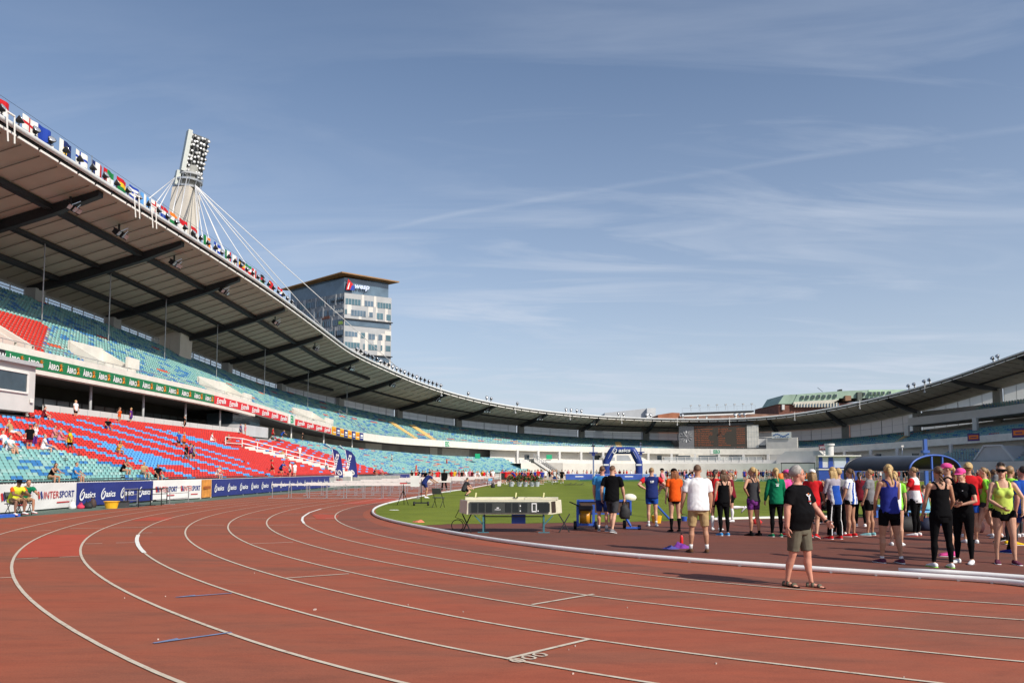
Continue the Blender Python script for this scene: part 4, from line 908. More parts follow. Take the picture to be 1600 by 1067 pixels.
# tripod and wheeled clock stand
t = thing('tripod', 'tall black camera tripod with a red head by the kerb', 'tripod', G(630, 789)); mb = MB(); mb.tube([(0, 0, .5), (0, 0, 1.0)], .02, BLACK, 6); mb.build('column', t)
for a in (90, 210, 330): mb = MB(); mb.tube([(0, 0, .72), (.32*math.cos(R(a)), .32*math.sin(R(a)), 0)], .016, BLACK, 6); mb.build('leg', t)
mb = MB(); mb.box((0, 0, 1.04), (.34, .07, .06), mat('red plastic', (.5, .03, .03), .5, .1)); mb.build('head', t)
t = thing('wheeled_stand', 'black wheeled stand with a white board on a thin mast by the grass edge', 'stand', G(658, 790)); mb = MB(); mb.tube([(0, 0, .1), (0, 0, 1.25)], .02, BLACK, 6); mb.build('mast', t); mb = MB(); mb.box((0, 0, .14), (.75, .06, .06), DARK); mb.build('base', t)
for s_ in (-1, 1): mb = MB(); mb.tube([(.33*s_-.04, 0, .1), (.33*s_+.04, 0, .1)], .10, BLACK, 12); mb.build('wheel', t)
mb = MB(); mb.box((-.30, .02, 1.15), (.42, .03, .52), WV); mb.build('board', t)
# ------------------------------------------------------------------ lap display on trestles
a = (G(750, 832)+G(833, 832))/2; t = thing('timing_display', 'cream three-sided timing display on blue trestles beside the kerb', 'timing display', a, R(-1))
CREAM = mat('cream casing', (.62, .58, .44), .5, .08); FACE = mat('display face', (.045, .05, .045), .5, .15); CELL = mat('display cell', (.012, .014, .013), .35, .2)
mb = MB(); lo = [(-1.06, -.18), (1.20, -.18), (1.52, .62), (-1.33, .62)]; k = len(lo); zb, zt2 = .50, .86
vs = [(x, y, zb) for x, y in lo]+[(x*.985, y+.04, zt2) for x, y in lo]; mb.add(vs, [(3, 2, 1, 0), (4, 5, 6, 7), (0, 1, 5, 4), (1, 2, 6, 5), (2, 3, 7, 6), (3, 0, 4, 7)], CREAM)
mb.box((-.3, .45, .90), (1.7, .28, .07), CREAM, R(6)); mb.box((.95, .45, .90), (.9, .26, .07), CREAM, R(-7)); mb.build('casing', t)
Mf = Matrix.Translation((.07, -.185, .68)) @ Matrix.Rotation(R(-6), 4, 'X'); mb = MB(); mb.x = Mf; mb.box((0, -.005, 0), (2.12, .012, .30), FACE); mb.build('face', t)
mb = MB(); mb.x = Mf
for x in (-.94, -.74, -.54, -.02, .18, .42, .87, 1.03): mb.box((x*.98, -.016, 0), (.155, .012, .235), CELL)
mb.build('digit_cells', t)
mb = MB(); mb.x = Mf
for c, d in (((.67, .0), None),):
    for dx, dz, w_, h_ in ((-.055, 0, .022, .21), (.055, 0, .022, .21), (0, .105, .13, .026), (0, -.105, .13, .026)): mb.box((c[0]+dx, -.024, dz), (w_, .012, h_), LETT)
for x, z in ((.30, .045), (.30, -.09), (.775, -.09)): mb.box((x, -.024, z), (.03, .012, .03), LETT)
put_text(mb, 'OMEGA', Matrix.Translation((-.30, -.022, -.055)), .16, .03, LETT, bold=.02, depth=.004); mb.box((-.30, -.022, -.01), (.06, .01, .025), LETT); mb.build('lit_digits', t)
mb = MB(); mb.add([(1.215, -.17, .54), (1.335, .12, .54), (1.32, .16, .84), (1.20, -.13, .84)], [(0, 1, 2, 3)], mat('brown grille', (.045, .03, .02), .6, .1)); mb.build('end_panel', t)
TEAL = mat('blue green steel', (.05, .16, .20), .5, .1)
for x in (-.62, 1.0):
    mb = MB()
    mb.bar((x, -.1, .48), (x-.12*(1 if x < 0 else -1)*0, -.12, 0), .04, .04, TEAL); mb.bar((x, .5, .48), (x, .6, 0), .04, .04, TEAL); mb.bar((x, -.15, .30), (x, .62, .30), .03, .03, TEAL); mb.bar((x, -.1, .22), (x-.24*(1 if x < 0 else -1), -.1, .47), .03, .03, TEAL); mb.bar((x-.15, -.12, .015), (x+.15, -.12, .015), .05, .03, TEAL); mb.build('trestle', t)
for x, dx in ((-.95, -.25), (1.4, .3)): mb = MB(); mb.bar((x, .0, .5), (x+dx, .15, 0), .025, .025, DARK); mb.bar((x+dx, .1, .5), (x, -.05, 0), .025, .025, DARK); mb.build('leg', t)
mb = MB(); mb.bar((-.62, -.1, .44), (1.0, -.1, .44), .03, .03, DARK); mb.build('crossbar', t)
mb = MB(); mb.box((.32, .35, .36), (.38, .28, .26), BLUE); mb.build('power_box', t)
mb = MB(); mb.tube([(-1.35+.16*math.cos(q), .3, .17+.16*math.sin(q)) for q in [2*math.pi*i/20 for i in range(21)]], .012, BLACK, 5); mb.tube([(-1.3, .2, .6), (-1.4, .2, .4), (-1.2, .2, .33), (-1.1, .1, .2)], .01, BLACK, 5); mb.build('cable', t)
for x in (-.86, .24, 1.0): mb = MB(); mb.bar((x, .35, .92), (x+.02, .35, 1.06), .035, .03, mat('pale yellow plastic', (.7, .68, .35), .5, .1)); mb.bar((x-.06, .35, .93), (x+.06, .35, .93), .03, .03, DARK); mb.build('clamp', t)
# ------------------------------------------------------------------ blue equipment trolley
a = G(943, 826); t = thing('equipment_trolley', 'blue framed trolley with brown panels and black wheels behind the walking man', 'trolley', a, R(-2)); BROWN = mat('brown panel', (.085, .05, .035), .6, .15)
mb = MB(); mb.box((.02, .3, .62), (1.44, .05, .34), BROWN); mb.box((.02, -.12, .62), (1.44, .05, .34), BROWN); mb.box((.70, .09, .62), (.05, .44, .34), BROWN); mb.build('side_panel', t)
mb = MB()
for z in (.44, .80): mb.bar((-.72, -.15, z), (.76, -.15, z), .05, .04, BLUE); mb.bar((-.72, .33, z), (.76, .33, z), .05, .04, BLUE)
for x in (-.72, .76): mb.bar((x, -.15, .40), (x, -.15, .82), .05, .05, BLUE); mb.bar((x, .33, .4), (x, .33, .82), .05, .05, BLUE); mb.bar((x, -.15, .44), (x, .33, .44), .05, .04, BLUE)
for x in (-.75, -.30): mb.bar((x, -.25, .08), (x, -.25, .70), .07, .06, BLUE)
mb.bar((-.78, -.25, .14), (-.2, -.25, .14), .16, .06, BLUE); mb.bar((.55, -.1, .44), (.74, -.3, .1), .05, .04, BLUE); mb.bar((.6, -.35, .06), (1.0, -.35, .06), .06, .05, BLUE); mb.build('frame', t)
mb = MB(); mb.box((-.52, -.30, .62), (.40, .16, .10), DARK); mb.tube([(-.70, -.3, .66), (-.98, -.32, .78)], .02, BLACK, 6); mb.build('control_box', t)
mb = MB(); mb.loft([((-.52, -.12, .16), Vector((.16, 0, 0)), Vector((0, .14, 0))), ((-.52, -.12, .52), Vector((.17, 0, 0)), Vector((0, .15, 0)))], mat('amber canister', (.62, .27, .015), .35, .2), 14); mb.build('canister', t)
for x, y in ((-.82, -.2), (-.22, -.28), (.62, .2), (.98, -.30)): mb = MB(); r_ = .12 if x < .9 else .07; mb.tube([(x-.04, y, r_), (x+.04, y, r_)], r_, BLACK, 14); mb.build('wheel', t)
mb = MB(); mb.bar((.66, .1, .40), (.80, -.1, .02), .03, .03, WHITE); mb.build('prop', t)
# white oval buoy, tubs and odds on the grass
a = G(984, 784); t = thing('marker_buoy', 'white oval marker float on the grass behind the trolley', 'float', a); mb = MB(); mb.ball((0, 0, .22), (.36, .24, .22), mat('cream float', (.76, .70, .58), .4, .06), 18, 12); mb.build('body', t); mb = MB(); mb.ball((.34, 0, .17), (.045, .05, .06), BLACK, 8, 6); mb.build('plug', t)
mb = MB(); p, q = G(1012, 806), G(1046, 812); mb.bar((p.x, p.y, .75), (q.x, q.y, .03), .05, .05, BLUE); mb.bar((p.x, p.y, 0), (p.x, p.y, .78), .05, .05, BLUE); tag(mb.build('blue_stake'), 'blue slanting steel stay behind the woman in orange', 'stay')
def tub(label, p, m, s_=1):
    t = thing('bucket', label, 'bucket', p); mb = MB(); mb.loft([((0, 0, 0), Vector((.13, 0, 0))*s_, Vector((0, .13, 0))*s_), ((0, 0, .24*s_), Vector((.17, 0, 0))*s_, Vector((0, .17, 0))*s_)], m, 16, False); mb.build('body', t); mb = MB(); mb.tube([(.16*s_*math.cos(a), 0, .24*s_+.13*s_*math.sin(a)) for a in [math.pi*k/8 for k in range(9)]], .008, DARK, 5); mb.build('handle', t)
tub('yellow bucket behind the man in navy and red', G(1026, 817), YELLOW, 1.0); tub('blue bucket on the grass edge right of the woman in orange', G(1069, 814), BLUE, .62)
# bottle and purple top on the red ground
a = G(1065, 849); t = thing('water_bottle', 'red sports bottle standing on a purple top', 'bottle', a); mb = MB(); RP = mat('red bottle plastic', (.65, .02, .02), .35, .05); mb.loft([((0, 0, z), Vector((r_, 0, 0)), Vector((0, r_, 0))) for z, r_ in ((0, .036), (.01, .038), (.14, .038), (.17, .028), (.19, .018), (.20, .017))], RP, 12); mb.build('body', t); mb = MB(); mb.loft([((0, 0, z), Vector((r_, 0, 0)), Vector((0, r_, 0))) for z, r_ in ((.20, .02), (.225, .02), (.235, .01))], BLACK, 10); mb.build('cap', t)
def cloth(label, p, sx, sy, h, m, name='garment', seed=1):
    q = random.Random(seed); mb = MB(); n = 12; vs = []; fs = []
    for i in range(n+1):
        for j in range(n+1):
            x, y = i/n*2-1, j/n*2-1; rr = math.hypot(x, y); e_ = max(0, 1-rr**2.2); z = h*e_*(.55+.45*math.sin(x*5+seed)*math.cos(y*4+seed*2))+q.uniform(0, h*.25)*e_+.004
            vs.append((x*sx*(1-.2*abs(y)), y*sy*(1-.25*abs(x)), z))
    for i in range(n):
        for j in range(n): k = i*(n+1)+j; fs.append((k, k+n+1, k+n+2, k+1))
    mb.add(vs, fs, m, True); o = mb.build(name, loc=p); return tag(o, label, 'clothing')
cloth('crumpled purple top under the red bottle', G(1064, 856), .22, .16, .13, mat('purple cloth', (.16, .03, .26), .85, .25, 20), seed=3); cloth('crumpled blue leggings beside the purple top', G(1048, 857.5), .20, .10, .07, mat('blue violet cloth', (.06, .06, .27), .85, .25, 20), seed=5)
cloth('small red and white cloth on the grass left of the timing display', G(654, 816), .22, .14, .09, mat('red white cloth', (.6, .16, .10), .85, .6, 8), seed=6); cloth('scrap of white paper on the grass by the kerb', G(616, 797), .25, .12, .03, WV, 'paper', seed=8)
# plant pots, easel and small field things
for i, x in enumerate((799, 811.5, 821, 831, 839)):
    a = G(x, 760); t = thing('plant_pot', 'potted red flowering plant in a grey pot in the row on the field edge', 'plant', a, rnd.uniform(0, 6), 'potted plants on the field edge'); mb = MB(); mb.loft([((0, 0, 0), Vector((.22, 0, 0)), Vector((0, .22, 0))), ((0, 0, .5), Vector((.30, 0, 0)), Vector((0, .30, 0)))], mat('grey pot', (.42, .45, .50), .5, .1), 14, False); mb.build('pot', t)
    mb = MB()
    for k in range(160):
        th, ph, rr = rnd.uniform(0, 6.28), rnd.uniform(-.2, 1.4), rnd.uniform(.2, .62); c = Vector((rr*math.cos(th)*math.cos(ph), rr*math.sin(th)*math.cos(ph), .62+rr*.9*math.sin(ph))); d = Vector((rnd.uniform(-1, 1), rnd.uniform(-1, 1), rnd.uniform(-1, 1)))*.13; e_ = d.cross(Vector((rnd.uniform(-1, 1), rnd.uniform(-1, 1), 1))).normalized()*.06
        mb.add([c-d, c+e_, c+d, c-e_], [(0, 1, 2, 3)], TREEG if rnd.random() < .86 else mat('red petals', (.4, .02, .03), .6, .2))
    mb.build('foliage', t)
a = G(787, 757); t = thing('easel_board', 'dark notice board on a white easel left of the potted plants', 'sign', a); mb = MB(); mb.box((0, 0, .95), (.6, .04, .75), DARK); mb.build('board', t)
for x in (-.33, .33): mb = MB(); mb.bar((x, .0, 0), (x, 0, 1.35), .06, .06, WHITE); mb.build('leg', t)
a = G(765, 761); t = chair('field_chair', 'light blue folding chair on the grass edge left of the easel', a, R(200), DARK, CYAN)
bag('black bag beside the light blue chair', G(770, 762), (.4, .3, .45), mat('black nylon', (.02, .02, .022), .7, .3))
t = thing('cone_marker', 'white marker board standing on the grass edge by the easel', 'marker', G(780, 760)); mb = MB(); mb.box((0, 0, .3), (.35, .06, .5), WV); mb.build('board', t); mb = MB(); mb.box((0, 0, .03), (.4, .25, .05), BLACK); mb.build('base', t)
a = G(851, 757); t = table('grey field table behind the potted plants', a, R(5), 1.9, mat('grey ply', (.3, .3, .32), .6, .1), STEEL, .62)
chair('field_chair', 'blue folding chair right of the grey field table', G(868, 757), R(150), DARK, BLUE)
for i, x in enumerate((886, 894, 905)):
    mb = MB(); p = G(x, 757.5); mb.tube([p+Vector((-.3, 0, .03)), p+Vector((.25, 0, .06)), p+Vector((.5, .1, .25))], .03, DARK, 5); mb.bar(p+Vector((-.4, 0, .02)), p+Vector((.6, 0, .02)), .06, .04, DARK); tag(mb.build('starting_block'), 'dark starting block left on the far grass', 'block', 'starting blocks on the far grass')
# lane number box
a = G(1322, 812); t = thing('lane_box', 'white lane marker box with a black 8 behind the group', 'marker', a, R(8)); mb = MB(); mb.prism([(-.24, -.2), (.24, -.2), (.2, .2), (-.2, .2)], .62, WV); mb.build('box', t)
Z8 = a.copy(); t.location = (a.x, a.y, .15); mb = MB(); put_text(mb, '8', Matrix.Translation((.06, -.22, .42)), .17, .27, BLACK, bold=.04, depth=.004); mb.build('lettering', t); mb = MB()
for x in (-.2, .2): mb.box((x, 0, -.07), (.04, .3, .15), DARK)
mb.build('foot', t)
# ------------------------------------------------------------------ striped kiosk
a = atY(1310.5, 767, 60); a.z = 0; t = thing('kiosk', 'blue and white striped kiosk on the grass behind the blonde women', 'kiosk', a, R(-14)); s_ = 60/1203
KB = mat('kiosk blue', (.035, .085, .38), .5, .08); W_, top = 61*s_, (767-711)*s_
mb = MB(); mb.box((0, 0, top*.30), (W_, 1.6, top*.60), KB); mb.build('base', t); mb = MB(); mb.box((0, .1, top*.79), (W_*.98, 1.4, top*.36), WV); mb.build('upper_wall', t); mb = MB(); mb.box((0, 0, top*.99), (W_*1.02, 1.7, .10), WHITE); mb.box((0, -.02, top*.62), (W_*1.01, 1.64, .09), WHITE); mb.box((0, -.02, top*.66), (W_*1.01, 1.64, .05), KB); mb.box((0, -.81, top*.30), (W_, .02, .07), WHITE); mb.build('trim', t)
for x, w_ in ((-.44, .09), (-.20, .11), (.20, .09), (.44, .08)): mb = MB(); mb.box((x*W_, -.61, top*.80), (w_*W_, .04, top*.31), KB); mb.build('stripe_panel', t)
mb = MB(); mb.box((.02*W_, -.62, top*.79), (.28*W_, .03, top*.28), mat('pale pane', (.62, .68, .74), .15, .05)); mb.build('window', t)
a = hit(1311, 700, 53); mb = MB(); p = P3(tpar(a), 47.5, 0); mb.loft([((p.x, p.y, z), Vector((r_, 0, 0)), Vector((0, r_, 0))) for z, r_ in ((2.9, .75), (6.3, .75), (6.35, .95), (6.7, .95))], WV, 16, False); tag(mb.build('white_drum'), 'white drum-shaped turret above the striped kiosk on the podium', 'turret')
# ------------------------------------------------------------------ dugout shelter
a = G(1464, 812); t = thing('dugout_shelter', 'dark barrel-roofed dugout shelter with a blue arch at its end', 'shelter', a, R(22)); AB_ = mat('shelter blue', (.05, .12, .42), .4, .08); RF = mat('smoked roof sheet', (.035, .037, .042), .35, .2, 2)
hw, L_ = 1.2, 2.4; prof = [(hw*math.cos(q), 1.68+.50*math.sin(q)) for q in [math.pi*k/16 for k in range(17)]]
mb = MB(); vs = [(x, 0, z) for x, z in prof]+[(x-.35, L_, z) for x, z in prof]; fs = [(i, i+1, 18+i, 17+i) for i in range(16)]; mb.add(vs, fs, RF, True); mb.add([(x*.985, y, z-.03) for x, y, z in vs], [f[::-1] for f in fs], RF, True); mb.build('roof', t)
for y, dx in ((-.02, 0), (L_+.02, -.35)): mb = MB(); mb.tube([(x+dx, y, z) for x, z in prof], .032, AB_ if dx == 0 else RF, 8); mb.bar((-hw+dx, y, 1.68), (hw+dx, y, 1.68), .05, .05, AB_ if y > 0 else RF); mb.build('arch', t)
for x, y in ((-hw, 0), (hw, 0), (-hw-.35, L_), (hw-.35, L_)): mb = MB(); mb.bar((x, y, 0), (x, y, 1.68), .075, .075, RF if (x < 0 or y > 1) else AB_); mb.build('post', t)
for x in (-.15, .35): mb = MB(); mb.bar((x, 0, .1), (x, 0, 2.14), .06, .05, AB_); mb.build('stay', t)
mb = MB(); mb.box((-.15, 1.5, .43), (2.1, .40, .05), CYAN, R(0)); mb.build('bench_seat', t); mb = MB(); mb.box((-.15, 1.5, .22), (2.0, .08, .40), AB_); mb.build('bench_frame', t)
t = thing('bench', 'light blue bench behind the blue tank top woman', 'bench', G(1440, 821), R(4)); mb = MB(); mb.box((0, 0, .42), (1.5, .36, .05), CYAN); mb.build('seat', t)
for x in (-.6, .6): mb = MB(); mb.box((x, 0, .2), (.10, .3, .40), AB_); mb.build('leg', t)
bag('large black kit bag on the ground beside the light blue bench', G(1418, 831), (.75, .4, .42), mat('black nylon', (.02, .02, .022), .7, .3)); bag('dark navy kit bag under the end of the bench', G(1450, 829), (.5, .36, .36), mat('navy nylon', (.015, .02, .05), .7, .3)); bag('small red bag lying behind the woman in patterned shorts', G(1183, 818.5), (.3, .2, .17), mat('red cloth', (.6, .03, .03), .7, .1))
bag('black rucksack on the ground between the two pink caps', G(1527, 832), (.35, .3, .5), mat('black red nylon', (.05, .012, .015), .7, .5))
# far awning and orange barrels
a = atY(1247, 745, 120); a.z = 0; t = thing('awning', 'low black awning on thin posts before the far stair head', 'awning', a, R(-20)); mb = MB(); mb.box((0, 0, 2.75), (5.0, 2.2, .14), BLACK); mb.build('canopy', t)
for x in (-2.4, 2.4): mb = MB(); mb.bar((x, -1, 0), (x, -1, 2.7), .08, .08, DARK); mb.build('post', t)
for x in (1274.5, 1219, 1261): a = atY(x, 745, 112); a.z = 0; mb = MB(); mb.loft([((a.x, a.y, z), Vector((r_, 0, 0)), Vector((0, r_, 0))) for z, r_ in ((0, .4), (.5, .46), (1.2, .42))], ORANGE, 14); tag(mb.build('barrel'), 'orange barrel on the far field edge '+{1274.5: 'left of the striped kiosk', 1219: 'beyond the pink cap', 1261: 'under the black awning'}[x], 'barrel')
# ------------------------------------------------------------------ inflatable arch and masts
a = atY(973, 745, 131); a.z = 0; t = thing('inflatable_arch', 'navy inflatable arch lettered asics at the far end of the field', 'arch', a, R(-10)); s_ = 131/1203; NV2 = mat('navy inflatable', (.022, .045, .23), .35, .08)
pts = [(-2.75, 0, 0), (-2.75, 0, 3.0), (-1.75, 0, 5.0), (1.75, 0, 5.0), (2.75, 0, 3.0), (2.75, 0, 0)]; full = []
for p, q in zip(pts, pts[1:]): full += [Vector(p)+(Vector(q)-Vector(p))*k/6 for k in range(6)]
full.append(Vector(pts[-1])); mb = MB(); mb.tube(full, .62, NV2, 14); mb.build('tube', t)
mb = MB(); I = Matrix.Translation((.35, -.66, 5.0)); put_text(mb, 'asics', I, 2.0, .62, LETT, bold=.04, shear=.15, depth=.02); swirl(mb, Matrix.Translation((-1.25, -.66, 5.0)), 1.0, LETT)
for s2 in (-1, 1): mb.bar((2.4*s2, -.62, 3.6), (1.75*s2, -.62, 4.8), .16, .03, LETT); mb.box((2.75*s2, -.64, 2.55), (.9, .03, .28), LETT)
mb.build('lettering', t)
def mast(x, ytop, Y, label, plate):
    a = atY(x, ytop, Y); t = thing('mast', label, 'mast', (a.x, a.y, 0)); mb = MB(); mb.box((0, 0, a.z/2), (.22, .22, a.z), mat('mast blue grey', (.16, .20, .34), .5, .1)); mb.build('pole', t); mb = MB(); mb.box((0, 0, plate), (1.3, .5, .18), NAVY); mb.box((0, 0, plate-.3), (.5, .3, .4), NAVY); mb.build('platform', t); mb = MB(); mb.box((0, 0, a.z-.25), (.55, .3, .25), DARK); mb.box((0, 0, a.z+.1), (.2, .2, .3), DARK); mb.build('lamp_head', t)
mast(927, 694, 121, 'blue grey mast with a navy crossplate left of the inflatable arch', 4.4); mast(1001, 692, 140, 'slim blue grey mast behind the right leg of the arch', 4.9)
a = atY(1445, 686, 60); t = thing('post_column', 'bright blue post standing above the dugout shelter', 'post', (a.x, a.y, 0)); mb = MB(); mb.box((0, 0, a.z/2), (.24, .24, a.z), AB_); mb.build('post', t); mb = MB(); mb.box((0, 0, 3.1), (.5, .4, .22), AB_); mb.build('collar', t)
a = hit(1410, 712, 46.5); mb = MB(); mb.tube([(a.x, a.y, 2.9), (a.x, a.y, a.z+1.6)], .09, STEEL, 6); mb.box((a.x, a.y, a.z+1.7), (.4, .3, .3), WHITE); tag(mb.build('lamp_post'), 'thin grey lamp post before the right stand', 'lamp post')
# ------------------------------------------------------------------ scoreboard
a = hit(1125, 683, 56.4); D = math.hypot(a.x, a.y); s_ = D/1203; t = thing('scoreboard', 'big dark scoreboard with orange lettering and a white clock', 'scoreboard', a, inward_rz(tpar(a))-R(4))
kx = s_*1.03
mb = MB(); mb.box((0, .3, 0), (75*kx, .6, 36*s_), mat('dark scoreboard face', (.055, .046, .036), .6, .15)); mb.box((0, .2, 19.5*s_), (95*kx, .7, 4*s_), DARK); mb.build('display', t)
mb = MB(); mb.box((-48.5*kx, .3, 0), (22*kx, .6, 36*s_), mat('clock panel grey', (.20, .20, .21), .6, .06)); ck = mb.build('clock', t)
mb = MB()
for k in range(12):
    q = R(30*k); c = Vector((-48.5*kx+7.2*kx*math.sin(q), -.03, 7.2*s_*math.cos(q)+2*s_)); mb.bar(c-Vector((math.sin(q)*.26, 0, math.cos(q)*.26)), c+Vector((math.sin(q)*.26, 0, math.cos(q)*.26)), .24, .03, LETT)
c = Vector((-48.5*kx, -.05, 2*s_))
for q, l_ in ((R(-90), 7.5*s_), (R(-38), 5.8*s_)): mb.bar(c+Vector((math.sin(q), 0, math.cos(q)))*-.2, c+Vector((math.sin(q), 0, math.cos(q)))*l_, .24, .03, LETT)
mb.build('dial', ck)
OR = mat('orange dot matrix', (.62, .13, .03), .6, .15, 30, emit=.06); mb = MB()
def dots(x0, x1, z, q):
    x = x0
    while x < x1:
        w_ = q.uniform(.5, 1.4); h_ = q.choice((.9, 1.2, 1.5)); mb.box((x*kx, -.01, z*s_), (w_*kx*.6, .02, h_*s_*.6), OR); x += w_+.35
q = random.Random(3); dots(-36, 30, 16.3, q)
for k in range(10):
    z = 12.6-k*2.75
    dots(-36, -33.5, z, q); dots(-31.5, -28.5, z, q); dots(-27, -27+q.uniform(9, 18), z, q); dots(-2, -2+q.uniform(5, 20), z, q)
    if k < 9: dots(24, 35, z, q)
dots(24, 28, -15, q); dots(30, 34, -15, q); mb.build('lettering', t)
mb = MB(); mb.box((46*kx, .3, .5*s_), (16*kx, .6, 34*s_), mat('white tile panel', (.62, .60, .54), .6, .1, 1)); sp2 = mb.build('side_panel', t); mb = MB()
for i in range(5): mb.box((46*kx, -.01, (-14+7*i)*s_), (16*kx, .012, .05), GREY)
for i in range(4): mb.box(((40+4*i)*kx, -.01, .5*s_), (.05, .012, 34*s_), GREY)
mb.build('grid', sp2)
t2 = tpar(hit(1196, 695, 57)); mb = MB(); mb.box(P3(t2, 56.6, 7.6), (3.2, .1, 1.4), LGREY, inward_rz(t2)); mb.tube([P3(t2-1.7, 56.5, 8.6), P3(t2+1.7, 56.5, 8.6)], .05, WHITE, 6); tag(mb.build('viewing_balcony'), 'small light grey balcony right of the scoreboard', 'balcony')
mb = MB(); t2 = tpar(hit(1221, 682, 55.2)); I = Matrix.Translation(P3(t2, 55.3, 7.9)) @ Matrix.Rotation(inward_rz(t2), 4, 'Z'); mb.x = I; mb.box((0, 0, 1.0), (3.9, .08, 1.3), mat('pale sign', (.55, .58, .55), .6, .1)); 
for k in range(9): mb.box((-1.5+k*.36, -.06, 1.0+.25*math.sin(k*.9)), (.34, .04, .22), mat('sign blue', (.05, .13, .35), .5, .2))
for k in range(6): mb.box((-1.2+k*.5, -.06, .58), (.3, .04, .1), mat('sign blue', (.05, .13, .35), .5, .2))
tag(mb.build('emblem_sign'), 'pale sign with blue emblem above the grey service tower', 'sign')
# ------------------------------------------------------------------ roof ties, lamps, flags
for i, x in enumerate((65, 169, 257, 338, 413, 481, 542)):
    yb = lerp([(65, 508), (169, 538), (257, 560), (338, 590), (413, 606), (481, 622), (542, 634)], x); a = hit(x, yb, 64.0); t = tpar(a); mb = MB(); mb.tube([P3(t, 64, upz(t, 12)+.2), P3(t, 64, rz_(t, 64)-.2)], .05, GREY, 6); mb.build('roof_tie', GS)
CLUS = [(110, 318), (186, 362), (272, 412), (348, 457), (430, 493), (492, 540), (548, 570), (612, 600), (683, 622), (760, 641), (842, 652), (927, 658)]
for i, (x, y) in enumerate(CLUS):
    a = hit(x, y, 58.2); t = tpar(a); z = rz_(t, 58.2)-.25
    o = thing('spotlight_cluster', 'dark spotlight cluster hung below the roof edge at a rafter', 'spotlight', P3(t, 58.2, z), inward_rz(t), 'spotlight clusters below the roof edge'); mb = MB(); mb.bar((0, 0, .2), (0, 0, -.5), .12, .12, DARK); mb.bar((-.7, 0, -.35), (.7, 0, -.35), .10, .10, DARK); mb.build('bracket', o)
    for sx in (-.5, .15, .6): mb = MB(); M_x = Matrix.Translation((sx, -.1, -.62)) @ Matrix.Rotation(R(40), 4, 'X') @ Matrix.Rotation(rnd.uniform(-.4, .4), 4, 'Z'); mb.x = M_x; mb.box((0, 0, 0), (.42, .42, .45), BLACK); mb.box((0, -.24, .05), (.36, .04, .36), mat('lamp glass', (.55, .56, .58), .15, .1, metal=.5)); mb.build('lamp', o)
    mb = MB(); mb.bar((-.2, -.2, -.5), (.35, -.55, -.05), .05, .05, STEEL); mb.bar((.1, -.2, -.9), (.35, -.55, -.3), .05, .05, STEEL); mb.build('arm', o)
for i, (x, y) in enumerate(((6, 205), (207, 322), (234, 341), (688, 612), (804, 640), (890, 650), (971, 655), (1058, 658), (1140, 657), (1242, 650), (1344, 632), (1446, 606))):
    a = hit(x, y, 55.6); t = tpar(a); mb = MB(); big_ = i < 3; h_ = 1.8 if big_ else 1.4; z = zin(t)+.3
    mb.bar(P3(t, 55.5, z+h_*.35), P3(t, 55.3, z-h_*.75), .06, .06, WHITE)
    if big_: mb.bar(P3(t+.7, 55.5, z+h_*.3), P3(t+.55, 55.3, z-h_*.7), .06, .06, WHITE); mb.bar(P3(t, 55.5, z+h_*.3), P3(t+.7, 55.5, z+h_*.3), .1, .09, WHITE)
    else: mb.box(P3(t, 55.3, z-h_*.8), (.22, .3, .3), GREY, inward_rz(t))
    tag(mb.build('edge_bracket'), 'large white twin bracket hanging over the roof edge at left' if big_ else 'thin pale bracket hanging over the roof edge', 'bracket', 'large brackets over the left roof edge' if big_ else 'thin brackets over the roof edge')
# floodlights standing on the roof edge
def flood():
    t = thing('floodlight', 'x', 'floodlight'); mb = MB(); mb.bar((0, 0, 0), (0, 0, .55), .07, .07, DARK); mb.bar((-.22, 0, .45), (.22, 0, .45), .05, .05, DARK); mb.build('bracket', t)
    mb = MB(); M_x = Matrix.Translation((0, -.05, .72)) @ Matrix.Rotation(R(58), 4, 'X'); mb.x = M_x; mb.loft([((0, 0, z), Vector((r_, 0, 0)), Vector((0, r_, 0))) for z, r_ in ((-.32, .12), (-.15, .22), (.12, .34), (.20, .36))], DARK, 12); mb.build('housing', t)
    mb = MB(); mb.x = M_x; mb.loft([((0, 0, z), Vector((r_, 0, 0)), Vector((0, r_, 0))) for z, r_ in ((.20, .32), (.225, .30))], mat('lamp glass', (.55, .56, .58), .15, .1, metal=.5), 12); mb.build('lens', t)
    mb = MB(); mb.box((.12, .1, .25), (.25, .2, .22), WHITE); mb.build('ballast', t); return t
FP = flood(); FT = tree_of(FP); first = True
spots = [(i*1.5-1.0, 'floodlight in the dense row among the flags on the left roof edge', 'floodlights among the flags') for i in range(39)]
spots += [(tpar(hit(x, 600, 56)), 'floodlight in the dark row on the roof edge beyond the office tower', 'floodlights beyond the office tower') for x in [556+i*6.3 for i in range(22)]]
spots += [(tpar(hit(x, 640, 56)), 'single dark floodlight spaced along the low far roof edge', 'floodlights along the far roof edge') for x in (731, 760, 767, 808, 884, 892, 901, 908, 966, 974, 1010, 1016, 1066, 1148, 1156, 1163, 1421, 1430, 1446, 1454, 1555, 1563)]
for t, lb, g in spots:
    p = P3(t, 55.95, zin(t)+.55); sc_ = .74 if t < 60 else .95; rz = inward_rz(t)+rnd.uniform(-.5, .5)
    if first: FP.location = p; FP.rotation_euler = (0, 0, rz); FP['label'] = lb; FP['group'] = g; r_ = FP; first = False
    else: r_ = dup(FP, p, rz, lb, g, FT)
    r_.scale = (sc_,)*3
mb = MB(); mb.tube([P3(t, 56.35, zin(t)+2.12) for t in stations(-6, 70, 4)], .012, DARK, 4)
for t in stations(-4, 66, 10): mb.bar(P3(t, 56.35, zin(t)+.3), P3(t, 56.35, zin(t)+2.2), .05, .05, STEEL)
